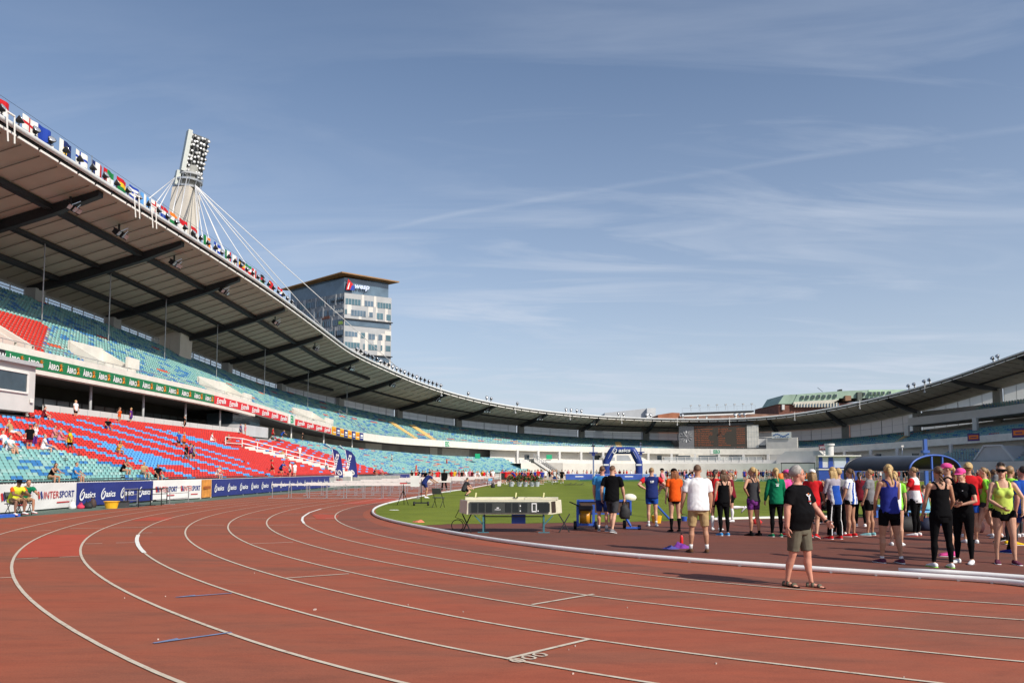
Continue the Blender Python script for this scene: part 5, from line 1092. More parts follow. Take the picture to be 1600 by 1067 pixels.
tag(mb.build('flag_line'), 'thin line on short posts carrying the flags along the roof edge', 'line')
def c_(h): return mat('flag '+h, lin(h), .7, .06, 3)
W, RD, BL, GN, YL, OG, BK, NB, SB_ = (c_(h) for h in ('e6e4de', 'c0121c', '1c3fa0', '12783c', 'f0c020', 'ee7c20', '1a1a1a', '14255c', '5a9ad8'))
def hstr(*m): return [((0, 1), (1-(i+1)/len(m), 1-i/len(m)), k) for i, k in enumerate(m)]
def vstr(*m): return [((i/len(m), (i+1)/len(m)), (0, 1), k) for i, k in enumerate(m)]
def cross(b, f, x=.38, w_=.12): return [((0, x-w_/2), (.5+w_*.8, 1), b), ((x+w_/2, 1), (.5+w_*.8, 1), b), ((0, x-w_/2), (0, .5-w_*.8), b), ((x+w_/2, 1), (0, .5-w_*.8), b), ((x-w_/2, x+w_/2), (0, 1), f), ((0, x-w_/2), (.5-w_*.8, .5+w_*.8), f), ((x+w_/2, 1), (.5-w_*.8, .5+w_*.8), f)]
FL = [(8, 'red flag with a white lower stripe', hstr(RD, RD, W)), (53, 'white flag with a red cross', cross(W, RD, .5)), (74, 'plain blue flag', hstr(BL)), (109, 'dark blue flag with a yellow wedge', [((0, .3), (0, 1), W), ((.3, .55), (0, .5), YL), ((.3, .55), (.5, 1), NB), ((.55, 1), (0, 1), NB)]), (134, 'white flag with a blue cross', cross(W, BL)), (158, 'flag of blue, white and red upright bands', vstr(NB, W, RD)), (176, 'flag with a red hoist, green over white', [((0, .3), (0, 1), RD), ((.3, 1), (.5, 1), GN), ((.3, 1), (0, .5), W)]), (196, 'red, yellow and green striped flag', hstr(RD, YL, GN)), (215, 'blue and white striped flag', hstr(BL, W, BL, W, BL)), (232, 'flag with a pale blue fly and white hoist', vstr(SB_, W, SB_)), (248, 'white flag with a red cross and orange centre', cross(W, RD, .5, .2)), (263, 'red over white over blue flag', hstr(RD, W, BL)), (277, 'orange, white and green striped flag', hstr(OG, W, GN)), (291, 'red over white flag', hstr(RD, W)), (309, 'red, white and black striped flag', hstr(RD, W, BK)), (328, 'green, white and orange upright banded flag', vstr(GN, W, OG)), (344, 'blue flag with a white and red cross', cross(BL, W, .4, .2)), (361, 'green, white and red upright banded flag', vstr(GN, W, RD)), (372, 'white flag with a red fly', vstr(W, W, RD)), (382, 'black, yellow and red striped flag', hstr(BK, YL, RD)), (392, 'green and white flag with a red band', hstr(GN, W, RD)), (402, 'white flag with red side bands', vstr(RD, W, RD)), (415, 'black, red and green striped flag', hstr(BK, RD, GN)), (428, 'plain red flag with a small yellow mark', hstr(RD)+[((.1, .25), (.55, .8), YL)]), (441, 'red, white and blue striped flag', hstr(RD, W, BL))]
gutter = [(0, 195), (52, 234), (108, 266), (162, 297), (184, 311), (234, 342), (286, 374), (330, 403), (400, 444), (432, 468), (465, 493)]
for i, (x, d, pat) in enumerate(FL):
    t = tpar(hit(x, lerp(gutter, x), 56)); L_, H_ = 1.35, .95; o = thing('flag', d+(' at the left end of the roof edge row' if i == 0 else ' at the right end of the roof edge row' if i == 24 else ' in the row on the roof edge'), 'flag', P3(t, 56.35, zin(t)+1.0), inward_rz(t), 'flags along the roof edge')
    o['label'] = ' '.join(o['label'].split()[:16]); mb = MB(); q = rnd.uniform(0, 6)
    for (x0, x1), (z0, z1), m in pat:
        n = max(1, int((x1-x0)*8)); vs = []; fs = []
        for k in range(n+1):
            u = x0+(x1-x0)*k/n; y = .10*u*math.sin(u*7+q)
            vs += [(u*L_-L_/2, y, z0*H_-.06*u), (u*L_-L_/2, y, z1*H_-.06*u)]
        for k in range(n): fs.append((2*k, 2*k+2, 2*k+3, 2*k+1))
        z0_ = len(vs); vs += [(a, b_+.012, c__) for a, b_, c__ in vs]; fs += [tuple(z0_+j for j in f[::-1]) for f in fs]
        mb.add(vs, fs, m)
    mb.build('cloth', o)
# ------------------------------------------------------------------ leaning floodlight mast with its cables
Yt = 92.0
def tp(x, y, dY=0): return atY(x, y, Yt+dY)
o = thing('floodlight_mast', 'tall white concrete floodlight mast leaning over the left roof', 'floodlight mast', (tp(270, 420).x, Yt, 0))
base = o.location.copy(); mb = MB(); mast_m = mat('mast concrete', (.66, .60, .52), .75, .08, .6)
l1, r1, l2, r2 = tp(250, 430), tp(290, 430), tp(269, 292), tp(298, 292); dd = Vector((0, 3.0, 0))
axis = ((l2+r2)-(l1+r1))/2/(l2.z-l1.z); k = -l1.z
def sec(z):
    f = (z-l1.z)/(l2.z-l1.z); a = l1+(l2-l1)*f; b_ = r1+(r2-r1)*f; return [a-base-dd*.3*0, b_-base+Vector((0, -.4, 0)), b_-base+dd, a-base+dd+Vector((.4, 0, 0))]
s0, s1 = sec(0), sec(l2.z); mb.add(s0+s1, [(3, 2, 1, 0), (4, 5, 6, 7), (0, 1, 5, 4), (1, 2, 6, 5), (2, 3, 7, 6), (3, 0, 4, 7)], mast_m); mb.build('shaft', o)
mb = MB()
for f in (.33, .66): mb.bar(s0[0]+(s0[1]-s0[0])*f+Vector((0, -.02, 0)), s1[0]+(s1[1]-s1[0])*f+Vector((0, -.02, 0)), .05, .03, mat('joint shadow line', (.40, .37, .33), .8, .1))
mb.build('joint', o)
mb = MB(); top = (l2+r2)/2-base+Vector((0, 1.4, 0)); ax = (tp(303, 210)-tp(283, 292)); ax.y = 0; ax.normalize()
for dz, r_ in ((.15, 1.6), (1.0, 1.7), (1.8, 1.5)):
    c = top+ax*dz; mb.loft([(c, Vector((r_, 0, 0)), Vector((0, r_, 0))), (c+ax*.22, Vector((r_, 0, 0)), Vector((0, r_, 0)))], STEEL if dz < 1.5 else GREY, 12, False)
mb.loft([(top+ax*.1, Vector((1.25, 0, 0)), Vector((0, 1.25, 0))), (top+ax*3.0, Vector((1.1, 0, 0)), Vector((0, 1.1, 0)))], mat('mast head steel', (.26, .26, .24), .5, .2, 3), 10)
for k in range(12): q = 2*math.pi*k/12; p = top+Vector((1.65*math.cos(q), 1.65*math.sin(q), .2)); mb.bar(p, p+ax*1.5, .05, .05, STEEL)
mb.build('platform', o)
lp0 = tp(296, 276)-base; lp1 = tp(309, 207)-base; mb = MB(); up_ = (lp1-lp0).normalized(); H_ = (lp1-lp0).length; fx = Vector((.80, .60, 0)).normalized(); fx = (fx-up_*fx.dot(up_)).normalized(); nr = fx.cross(up_).normalized()
Mp = Matrix((fx, up_.cross(fx), up_)).transposed().to_4x4(); Mp.translation = (lp0+lp1)/2+Vector((-.1, 1.0, 0)); Wd = 2.2
mb.x = Mp; mb.box((0, .35, .3), (Wd, .5, H_*.9), mat('panel back', (.10, .105, .105), .5, .1)); mb.box((-Wd/2-.15, .15, .4), (.5, 1.2, H_*.92), mat('panel side', (.50, .53, .50), .5, .08)); mb.box((-Wd/2-.5, .4, -H_*.55), (.5, .9, 1.8), mat('panel side', (.50, .53, .50), .5, .08)); lpn = mb.build('lamp_panel', o)
k = 0
for i in range(9):
    for j in range(6):
        mb = MB(); x = (j-2.5)*Wd/5.6+rnd.uniform(-.07, .07); z = (i-4)*H_/9.2+rnd.uniform(-.12, .12); mb.x = Mp @ Matrix.Translation((x, -.15, z)) @ Matrix.Rotation(R(95)+rnd.uniform(-.3, .3), 4, 'X') @ Matrix.Rotation(rnd.uniform(-.4, .4), 4, 'Y'); mb.loft([((0, 0, a), Vector((r_, 0, 0)), Vector((0, r_, 0))) for a, r_ in ((-.3, .08), (0, .16), (.22, .20))], GREY if (i+j) % 3 else DARK, 8); mb.loft([((0, 0, a), Vector((r_, 0, 0)), Vector((0, r_, 0))) for a, r_ in ((.225, .145), (.24, .10))], mat('lamp reflector', (.85, .85, .83), .2, .06, metal=.3), 8); mb.build('lamp', lpn)
hl, hr = tp(271, 275)-base+Vector((0, .5, 0)), tp(302, 287)-base+Vector((0, .5, 0))
for s_, e_ in ((hl, (205, 299)), (hl, (224, 308)), (hl, (235, 314)), (hr, (312, 378)), (hr, (322, 388)), (hr, (338, 400)), (hr, (371, 418)), (hr, (368, 415)), (hr, (420, 448)), (hr, (500, 512)), (hr, (541, 540)), (hr, (650, 592)), (hl+Vector((.8, -.3, 0)), (262, 350)), (hl+Vector((1.6, -.3, 0)), (274, 356))):
    q = hit(e_[0], e_[1], 57.5); t = tpar(q); q = P3(t, 57.5, zin(t)+.35); mb = MB(); mb.tube([s_, q-base], .055, mat('white cable', (.72, .72, .72), .4, .03), 5); mb.build('cable', o)
# ------------------------------------------------------------------ office tower beyond the roof
Yc = 240.0
def bx_(x, y, Y): return atY(x, y, Y)
C0 = bx_(538.5, 440, Yc); zt3 = C0.z; Rv = Vector((bx_(612, 449, 247.6).x-C0.x, 7.6, 0)); Lv = Vector((bx_(449.5, 458, 255.6).x-C0.x, 15.6, 0)); cx_ = Vector((C0.x, Yc, 0))
o = thing('office_tower', 'tall grey and white office tower with an overhanging wooden roof', 'building', cx_)
RP_, CLAD, DCL = mat('white cladding', (.62, .58, .53), .55, .06, .4), mat('grey cladding', (.36, .365, .37), .5, .1, .4), mat('dark cladding', (.19, .20, .22), .45, .12, .3); WG = mat('blue office glass', (.06, .13, .16), .08, .3, .25, spec=.9); WG2 = mat('dark office glass', (.09, .14, .19), .05, .3, .25, spec=.9)
mb = MB(); q = [Vector((0, 0, 0)), Rv, Rv+Lv, Lv]; zt4 = zt3-3.6; cen = (Rv+Lv)/2
mb.add([(p.x, p.y, 0) for p in q]+[(p.x, p.y, zt4) for p in q], [(3, 2, 1, 0), (4, 5, 6, 7)], CLAD); mb.add([(p.x, p.y, z) for z in (0, zt4) for p in (q[0], q[1], q[2])], [(0, 1, 4, 3), (1, 2, 5, 4)], CLAD); mb.add([(p.x, p.y, z) for z in (0, zt4) for p in (q[2], q[3], q[0])], [(0, 1, 4, 3), (1, 2, 5, 4)], DCL); mb.build('wall', o)
mb = MB(); qq = [cen+(p-cen)*.94 for p in q]; mb.add([(p.x, p.y, zt4) for p in qq]+[(p.x, p.y, zt3+1.5) for p in qq], [(0, 1, 5, 4), (1, 2, 6, 5), (2, 3, 7, 6), (3, 0, 4, 7)], WG2); mb.build('penthouse', o)
mb = MB(); qo = [Vector((-.4, -2.2, 0)), Rv+Vector((2.6, -.6, 0)), Rv+Lv+Vector((1, 2.5, 0)), Lv+Vector((-2.4, -.3, 0))]; WOOD = mat('wooden soffit', (.30, .155, .05), .6, .15, .8)
hs = (zt3+2.3, zt3+1.4, zt3+1.5, zt3+.9); mb.add([(p.x, p.y, h) for p, h in zip(qo, hs)]+[(p.x, p.y, h+.35) for p, h in zip(qo, hs)], [(3, 2, 1, 0), (0, 1, 5, 4), (1, 2, 6, 5), (2, 3, 7, 6), (3, 0, 4, 7)], WOOD); mb.add([(p.x, p.y, h+.36) for p, h in zip(qo, hs)], [(0, 1, 2, 3)], DARK); mb.build('roof', o)
def face(A, D, m_): # local frame on a facade
    n = Vector((D.y, -D.x, 0)).normalized()
    if (n.y > 0): n = -n
    return A, D.normalized(), n, D.length
q = random.Random(11); FH = 3.52; nw = 0
A, d, n, LL = face(Vector((0, 0, 0)), Rv, None)
def onf(A, d, n, u0, u1, z0, z1, th, m, mb):
    a, b_ = A+d*u0, A+d*u1; mb.add([(*(a+n*th).to_2d(), z0), (*(b_+n*th).to_2d(), z0), (*(b_+n*th).to_2d(), z1), (*(a+n*th).to_2d(), z1), (*a.to_2d(), z0), (*b_.to_2d(), z0), (*b_.to_2d(), z1), (*a.to_2d(), z1)], [(0, 1, 2, 3), (0, 4, 5, 1), (3, 2, 6, 7), (0, 3, 7, 4), (1, 5, 6, 2)], m)
mb = MB()
PAN = [(.36, .41, 0, 3.6), (.62, .67, 0, 3.6), (.06, .15, 3.4, 6.6), (.50, .60, 3, 6.8), (.66, .70, 3.4, 8.2), (.86, .92, 3.6, 9), (.30, .36, 6.6, 9), (.18, .34, 12, 15.6), (.44, .50, 12, 18), (.62, .70, 13, 17), (.78, .86, 12, 19), (.02, .30, 19, 22), (.36, .46, 19, 24), (.70, .78, 18, 23), (.86, 1.0, 11, 14), (.9, .99, 21, 24), (0, .5, 26, 32), (.55, .95, 27, 34)]
for u0, u1, a, b_ in PAN: onf(A, d, n, u0*LL, u1*LL, zt4-b_, zt4-a, .05, RP_, mb)
mb.build('white_panels', o)
WINS = [(.02, .34, 1.7, 3.6), (.42, .61, 1.8, 3.6), (.69, .99, 1.9, 3.7), (0.01, .06, 5.2, 6.8), (.14, .45, 5.2, 7.1), (.52, .60, 5.4, 7.0), (.68, .82, 5.4, 7.4), (.89, .99, 5.6, 7.5), (.02, .28, 12.2, 13.8), (.35, .44, 12.3, 14), (.51, .65, 12.4, 14.2), (.72, .81, 12.4, 14.2), (.88, .99, 12.4, 14.2), (.02, .33, 15.6, 17.4), (.40, .44, 15.8, 17.6), (.51, .70, 15.8, 17.6), (.77, .81, 15.8, 17.6), (.88, .99, 15.8, 17.6), (.05, .5, 22.5, 24.5), (.6, .95, 22.5, 24.5)]
for u0, u1, a, b_ in WINS:
    mb = MB(); onf(A, d, n, u0*LL, u1*LL, zt4-b_, zt4-a, .09, q.choice((WG, WG, WG2)), mb); wn = mb.build('window', o); mb = MB(); k = max(1, int((u1-u0)*LL/.9))
    for i in range(k+1): u = u0*LL+(u1-u0)*LL*i/k; onf(A, d, n, u-.05, u+.05, zt4-b_, zt4-a, .13, GREY, mb)
    mb.build('frame', wn)
for a, b_ in ((8.4, 10.3), (19.5, 21.4)):
    mb = MB(); onf(A, d, n, .02*LL, .96*LL, zt4-b_, zt4-a, .11, WG2, mb); onf(A, d, n, 0, LL*1.02, zt4-a, zt4-a+.25, .7, DARK, mb); mb.build('recessed_storey', o)
A2, d2, n2, L2 = face(Vector((0, 0, 0)), Lv, None)
mb = MB()
for i in range(9):
    for k in range(5):
        u = (q.uniform(.0, .9)); onf(A2, d2, n2, u*L2, min(1, u+q.uniform(.02, .06))*L2, zt4-(i+1)*FH, zt4-i*FH, .05, CLAD, mb)
mb.build('grey_panels', o)
for i in range(8):
    u = .01
    while u < .96:
        w_ = min(q.choice((.10, .14, .18)), .985-u); mb = MB(); onf(A2, d2, n2, u*L2, (u+w_)*L2, zt4-i*FH-3.0, zt4-i*FH-1.2, .09, q.choice((WG2, WG2, WG)), mb); wn = mb.build('window', o); mb = MB(); k_ = max(2, int(w_*L2/.8))
        for j in range(k_+1): x_ = u*L2+w_*L2*j/k_; onf(A2, d2, n2, x_-.05, x_+.05, zt4-i*FH-3.0, zt4-i*FH-1.2, .13, BLACK, mb)
        mb.build('frame', wn); u += w_+q.choice((.0, .02, .035))
for u in (.13, .31, .47, .66, .82):
    mb = MB()
    for i in range(8): onf(A2, d2, n2, (u+.03*(i % 3))*L2, (u+.03*(i % 3)+.022)*L2, zt4-(i+1)*FH, zt4-i*FH, .16, CLAD, mb)
    mb.build('pale_upright', o)
for z, wl, m, s_ in ((2.2, .20, BLACK, None), (5.6, .16, mat('pale company sign', (.6, .6, .55), .6, .1), None), (9.4, .07, mat('lime sign', (.35, .5, .1), .6, .1), None), (13.6, .14, BLACK, None), (7.0, .14, mat('brown sign', (.16, .06, .04), .6, .1), None)):
    mb = MB(); u = .02 if z != 7.0 else .24
    for k in range(8): onf(A2, d2, n2, (u+wl*k/8)*L2, (u+wl*(k+.7)/8)*L2, zt4-z-.5, zt4-z+.5*(.5+.5*(k % 2)), .14, m, mb)
    mb.build('facade_sign', o)
mb = MB(); Ms = Matrix.Translation(A+d*(LL*.36)+n*.35+Vector((0, 0, zt3-1.5))) @ Matrix.Rotation(math.atan2(d.y, d.x), 4, 'Z'); put_text(mb, 'wesp', Ms, 4.9, 1.75, mat('pale blue sign', (.55, .62, .82), .5, .05), bold=.05, shear=.25, depth=.05); mb.x = Ms
mb.add([(-5.3, -.1, -1.2), (-3.9, -.1, -1.0), (-3.0, -.1, .8), (-4.6, -.1, 2.4)], [(0, 1, 2, 3)], RD); mb.add([(-4.9, -.16, -.9), (-4.5, -.16, -.9), (-4.1, -.16, 1.2), (-4.3, -.16, 1.2)], [(0, 1, 2, 3)], LETT); mb.add([(-4.0, -.2, -1.1), (-2.6, -.2, -1.1), (-2.6, -.2, .3), (-3.4, -.2, .5)], [(0, 1, 2, 3)], BL); mb.build('rooftop_sign', o)
# ------------------------------------------------------------------ roofs beyond the far stand
def prism_building(name, label, pix, Y, m, depth=18, base=None):
    """silhouette at a distance, with real depth and walls to the ground"""
    pts = [bx_(x, y, Y) for x, y in pix]; o = thing(name, label, 'building', (pts[0].x, Y, 0)); mb = MB(); n = len(pts); off = Vector((pts[0].x, Y, 0))
    a = [p-off for p in pts]; b_ = [p+Vector((0, depth, 0)) for p in a]; mb.add(a+b_, [tuple(range(n))]+[(i, n+i, n+(i+1) % n, (i+1) % n) for i in range(n)]+[tuple(range(n, 2*n))[::-1]], m); mb.build('wall', o); return o, off
GRN, GRN2, BRK = mat('verdigris roof', (.27, .37, .29), .6, .15, .3), mat('pale verdigris', (.36, .50, .36), .6, .12, .3), mat('dark red brick', (.16, .065, .045), .85, .25, .8)
Y = 300
o, off = prism_building('green_roofed_building', 'brick building with a green copper mansard roof and dormers', [(1217, 700), (1420, 700), (1420, 624), (1240, 634), (1240, 629), (1217, 630)], Y, BRK, 30)
def bloc(p4, m, name, dy=0, d_=8, par=None):
    a = [bx_(x, y, Y+dy)-off for x, y in p4]; b_ = [v+Vector((0, d_, 0)) for v in a]; mb = MB(); n = len(a); mb.add(a+b_, [tuple(range(n))]+[(i, n+i, n+(i+1) % n, (i+1) % n) for i in range(n)]+[tuple(range(n, 2*n))[::-1]], m); return mb.build(name, par or o)
rf = bloc([(1216, 631), (1240, 631), (1244, 616), (1225, 617)], GRN, 'roof', -.5, 20); bloc([(1240, 628), (1311, 624), (1311, 611), (1246, 616)], GRN, 'roof', -.8, 24); bloc([(1311, 622), (1357, 622), (1357, 609), (1311, 611)], GRN, 'roof', -.4, 24); bloc([(1357, 622), (1420, 614), (1420, 608.5), (1357, 609)], GRN2, 'roof', -.6, 24)
bloc([(1240, 633), (1300, 630), (1311, 624), (1240, 628)], mat('pale cornice', (.55, .52, .44), .7, .1, .5), 'cornice', -1.2, 3)
for x, y in ((1255, 620), (1263, 619.5), (1272, 619), (1280.5, 618.5), (1289, 618.5), (1298, 618), (1306.5, 617.5), (1351, 615), (1361, 614), (1367.5, 614), (1374, 613.8), (1381, 613.5), (1391, 613)):
    wd = bloc([(x-1.9, y+2.6), (x+1.9, y+2.6), (x+1.9, y-2.4), (x-1.9, y-2.4)], mat('dormer frame', (.42, .50, .40), .6, .1), 'window', -1.6, 2); bloc([(x-1.3, y+2.2), (x+1.3, y+2.2), (x+1.3, y-1.9), (x-1.3, y-1.9)], GLASS, 'pane', -1.75, 1, wd)
for k in range(15): x = 1243+k*4.6; bloc([(x-.9, 636), (x+.9, 636), (x+.9, 630.2-k*.13), (x-.9, 630.4-k*.13)], mat('pale cornice', (.55, .52, .44), .7, .1, .5), 'pilaster', -1.5, 2); bloc([(x+1.3, 635.5), (x+3.2, 635.5), (x+3.2, 631.8-k*.13), (x+1.3, 632-k*.13)], WG2, 'window', -1.3, 1)
bloc([(1222, 640), (1226, 640), (1226, 632), (1222, 632)], LGREY, 'window', -.8, 1); bloc([(1313, 611), (1316, 611), (1316, 608), (1313, 608)], DARK, 'chimney', 2, 3); bloc([(1321, 626), (1330, 625.5), (1330, 618), (1321, 618)], mat('rust gable', (.26, .15, .09), .8, .2, .6), 'gable', -1.5, 3); bloc([(1340, 626), (1347, 625), (1347, 612), (1340, 612.5)], mat('shadowed dormer', (.10, .12, .10), .7, .2), 'dormer', -1.5, 3)
mb = MB(); a = bx_(1285.5, 612, Y)-off; mb.bar(a, a+Vector((0, 5, 2.2)), .12, .12, DARK); mb.build('aerial', o)
prism_building('hall', 'pale flat-roofed hall beyond the far stand left of the scoreboard', [(940, 690), (1024, 690), (1024, 638), (1011, 638), (945, 645)], 320, mat('pale hall cladding', (.45, .47, .49), .6, .06, .3), 30)
prism_building('hall', 'white stair block at the right end of the pale hall', [(1011, 690), (1024.6, 690), (1024.6, 637.2), (1011, 637.6)], 318, mat('white hall cladding', (.58, .60, .61), .6, .06, .3), 10)
for pix, lb, m in (([(1028, 690), (1062, 690), (1062, 645), (1050, 644.5), (1028, 648)], 'orange tiled roof behind the far stand left of the light rack', mat('orange tiles', (.34, .13, .07), .8, .2, .4)), ([(1060, 690), (1222, 690), (1222, 647.5), (1180, 646.5), (1120, 649), (1060, 650)], 'low brown tiled roofs behind the light rack and scoreboard', mat('brown tiles', (.22, .12, .085), .85, .5, .25))):
    prism_building('house', lb, pix, 290, m, 20)
o, off = prism_building('light_rack', 'dark lighting gantry with small lamps above the scoreboard', [(1066, 647.5), (1178, 643.5), (1178, 641), (1066, 645)], 215, DARK, 3); o['category'] = 'gantry'; Y = 215
for k in range(8): x = 1079+k*13.6; a = bx_(x, 642-k*.4, Y)-off; mb = MB(); mb.bar(a, a+Vector((0, 0, 1.5)), .08, .08, STEEL); mb.box(a+Vector((.1, -.1, 1.5)), (.55, .4, .35), GREY); mb.build('lamp', o)
mb = MB(); a, b_ = bx_(1066, 638, Y)-off, bx_(1180, 633, Y)-off; mb.bar(a, b_, .05, .05, STEEL)
for k in range(9): c = a+(b_-a)*k/8; mb.bar(c, c-Vector((0, 0, 1.4)), .05, .05, STEEL)
mb.build('railing', o)
mb = MB(); a, b_ = bx_(1066, 650, Y)-off, bx_(1178, 645.5, Y)-off; mb.bar(a+Vector((0, -.4, 0)), b_+Vector((0, -.4, 0)), .4, .3, WHITE)
for x in (1090, 1104, 1150): c = bx_(x, 648, Y)-off; mb.bar(c, c-Vector((0, 0, 20)), .4, .4, OFFW)
mb.build('beam', o)
# ------------------------------------------------------------------ people
from mathutils import noise as mnoise
SK = [mat('skin fair', (.56, .31, .21), .5, .10, 14, spec=.35), mat('skin tanned', (.44, .225, .14), .5, .10, 14, spec=.35), mat('skin ruddy', (.56, .26, .18), .5, .12, 14, spec=.35), mat('skin brown', (.22, .11, .07), .5, .1, 14, spec=.35)]
HR = {'blond': mat('hair blond', (.46, .31, .13), .55, .35, 40), 'dark': mat('hair dark', (.035, .022, .016), .5, .35, 40), 'brown': mat('hair brown', (.115, .062, .033), .5, .35, 40), 'red': mat('hair auburn', (.24, .085, .03), .5, .35, 40), 'grey': mat('hair grey', (.33, .31, .285), .6, .3, 40), 'light': mat('hair light brown', (.27, .165, .075), .55, .35, 40), 'shaved': mat('hair cropped', (.13, .075, .045), .7, .3, 60)}
def cl(name, c, amt=.10): return mat('cloth '+name, c, 1.0, amt, 9, spec=.08, bump=.25)
K = {'black': cl('black', (.006, .006, .007)), 'white': cl('white', (.76, .76, .77), .05), 'orange': cl('orange', (.72, .095, .012)), 'navy': cl('navy', (.02, .032, .135)), 'red': cl('red', (.55, .02, .025)), 'pink': cl('pink', (.72, .085, .30)), 'rose': cl('rose', (.62, .20, .25)), 'green': cl('green', (.008, .16, .075)), 'lime': cl('lime', (.26, .68, .06)), 'yellowgreen': cl('yellow green', (.55, .70, .13)), 'blue': cl('blue', (.02, .075, .36)), 'royal': cl('royal blue', (.025, .035, .23)), 'sky': cl('sky blue', (.05, .25, .55)), 'grey': cl('grey', (.20, .20, .21)), 'lilac': cl('lilac grey', (.34, .31, .36)), 'khaki': cl('khaki', (.40, .28, .14)), 'olive': cl('olive grey', (.125, .115, .085)), 'charcoal': cl('charcoal', (.045, .045, .05)), 'purple': cl('purple', (.11, .03, .20)), 'yellow': cl('yellow', (.75, .48, .02)), 'hivis': cl('high visibility yellow', (.70, .80, .06)), 'teal': cl('teal', (.20, .42, .45)), 'maroon': cl('maroon', (.16, .015, .025)), 'patterned': cl('patterned purple', (.14, .03, .18), .9), 'brown': cl('brown', (.11, .055, .03)), 'plum': cl('plum', (.12, .03, .06))}
EYEW, EYED, LIP = mat('eye white', (.7, .68, .65), .3, .03), mat('dark iris', (.03, .025, .02), .2, .1), mat('lips', (.42, .13, .11), .5, .1)
def dirv(p, ab, s):
    p, ab = R(p), R(ab); return Vector((s*math.sin(ab), -math.sin(p)*math.cos(ab), -math.cos(p)*math.cos(ab)))
POSE = {'stand': dict(legs=((1, 3, 2), (-1, 4, 2)), arms=((4, 9, 12, 3), (2, 10, 14, 4))), 'apart': dict(legs=((1, 8, 1), (0, 8, 1)), arms=((-2, 12, 10, 6), (0, 12, 8, 6))), 'akimbo': dict(legs=((1, 4, 2), (-1, 5, 4)), arms=((-30, 42, 30, -48), (-30, 42, 30, -48))), 'akimboL': dict(legs=((1, 3, 1), (-2, 3, 4)), arms=((-30, 38, 25, -45), (6, 8, 30, -10))), 'walk': dict(legs=((20, 2, 4), (-14, 2, 22)), arms=((-16, 9, 4, 4), (16, 9, 34, 2))), 'stride': dict(legs=((28, 2, 10), (-20, 2, 18)), arms=((-8, 10, 10, 3), (14, 10, 25, 3))), 'crossed': dict(legs=((3, 4, 2), (-1, 4, 3)), arms=((22, 14, 70, -52), (24, 12, 62, -58))), 'front': dict(legs=((4, 4, 4), (-2, 5, 4)), arms=((18, 12, 48, -36), (10, 16, 34, -14))), 'sit': dict(legs=((84, 9, 86), (82, 10, 80)), arms=((28, 10, 58, -8), (24, 12, 62, -10)), lean=8), 'sitlean': dict(legs=((86, 10, 92), (84, 12, 84)), arms=((48, 8, 78, -14), (44, 10, 80, -14)), lean=30), 'recline': dict(legs=((80, 8, 40), (74, 9, 30)), arms=((-30, 18, -20, 10), (-25, 18, -15, 8)), lean=-18), 'phone': dict(legs=((2, 4, 3), (-1, 4, 3)), arms=((16, 8, 95, -22), (14, 8, 92, -24))), 'bend': dict(legs=((28, 5, 40), (18, 6, 30)), arms=((50, 8, 55, 0), (46, 8, 60, 0)), lean=38), 'kneel': dict(legs=((95, 10, 125), (70, 8, 130)), arms=((30, 8, 60, -10), (34, 8, 50, -8)), lean=24), 'raise': dict(legs=((1, 4, 2), (-1, 5, 2)), arms=((165, 18, 175, -6), (10, 10, 40, -10))), 'kick': dict(legs=((0, 3, 2), (-6, 4, 84)), arms=((4, 9, 12, 3), (10, 14, 30, -6))), 'reach': dict(legs=((2, 5, 3), (-2, 5, 3)), arms=((8, 10, 14, 4), (14, 18, 42, -4)))}
JIT = [0]
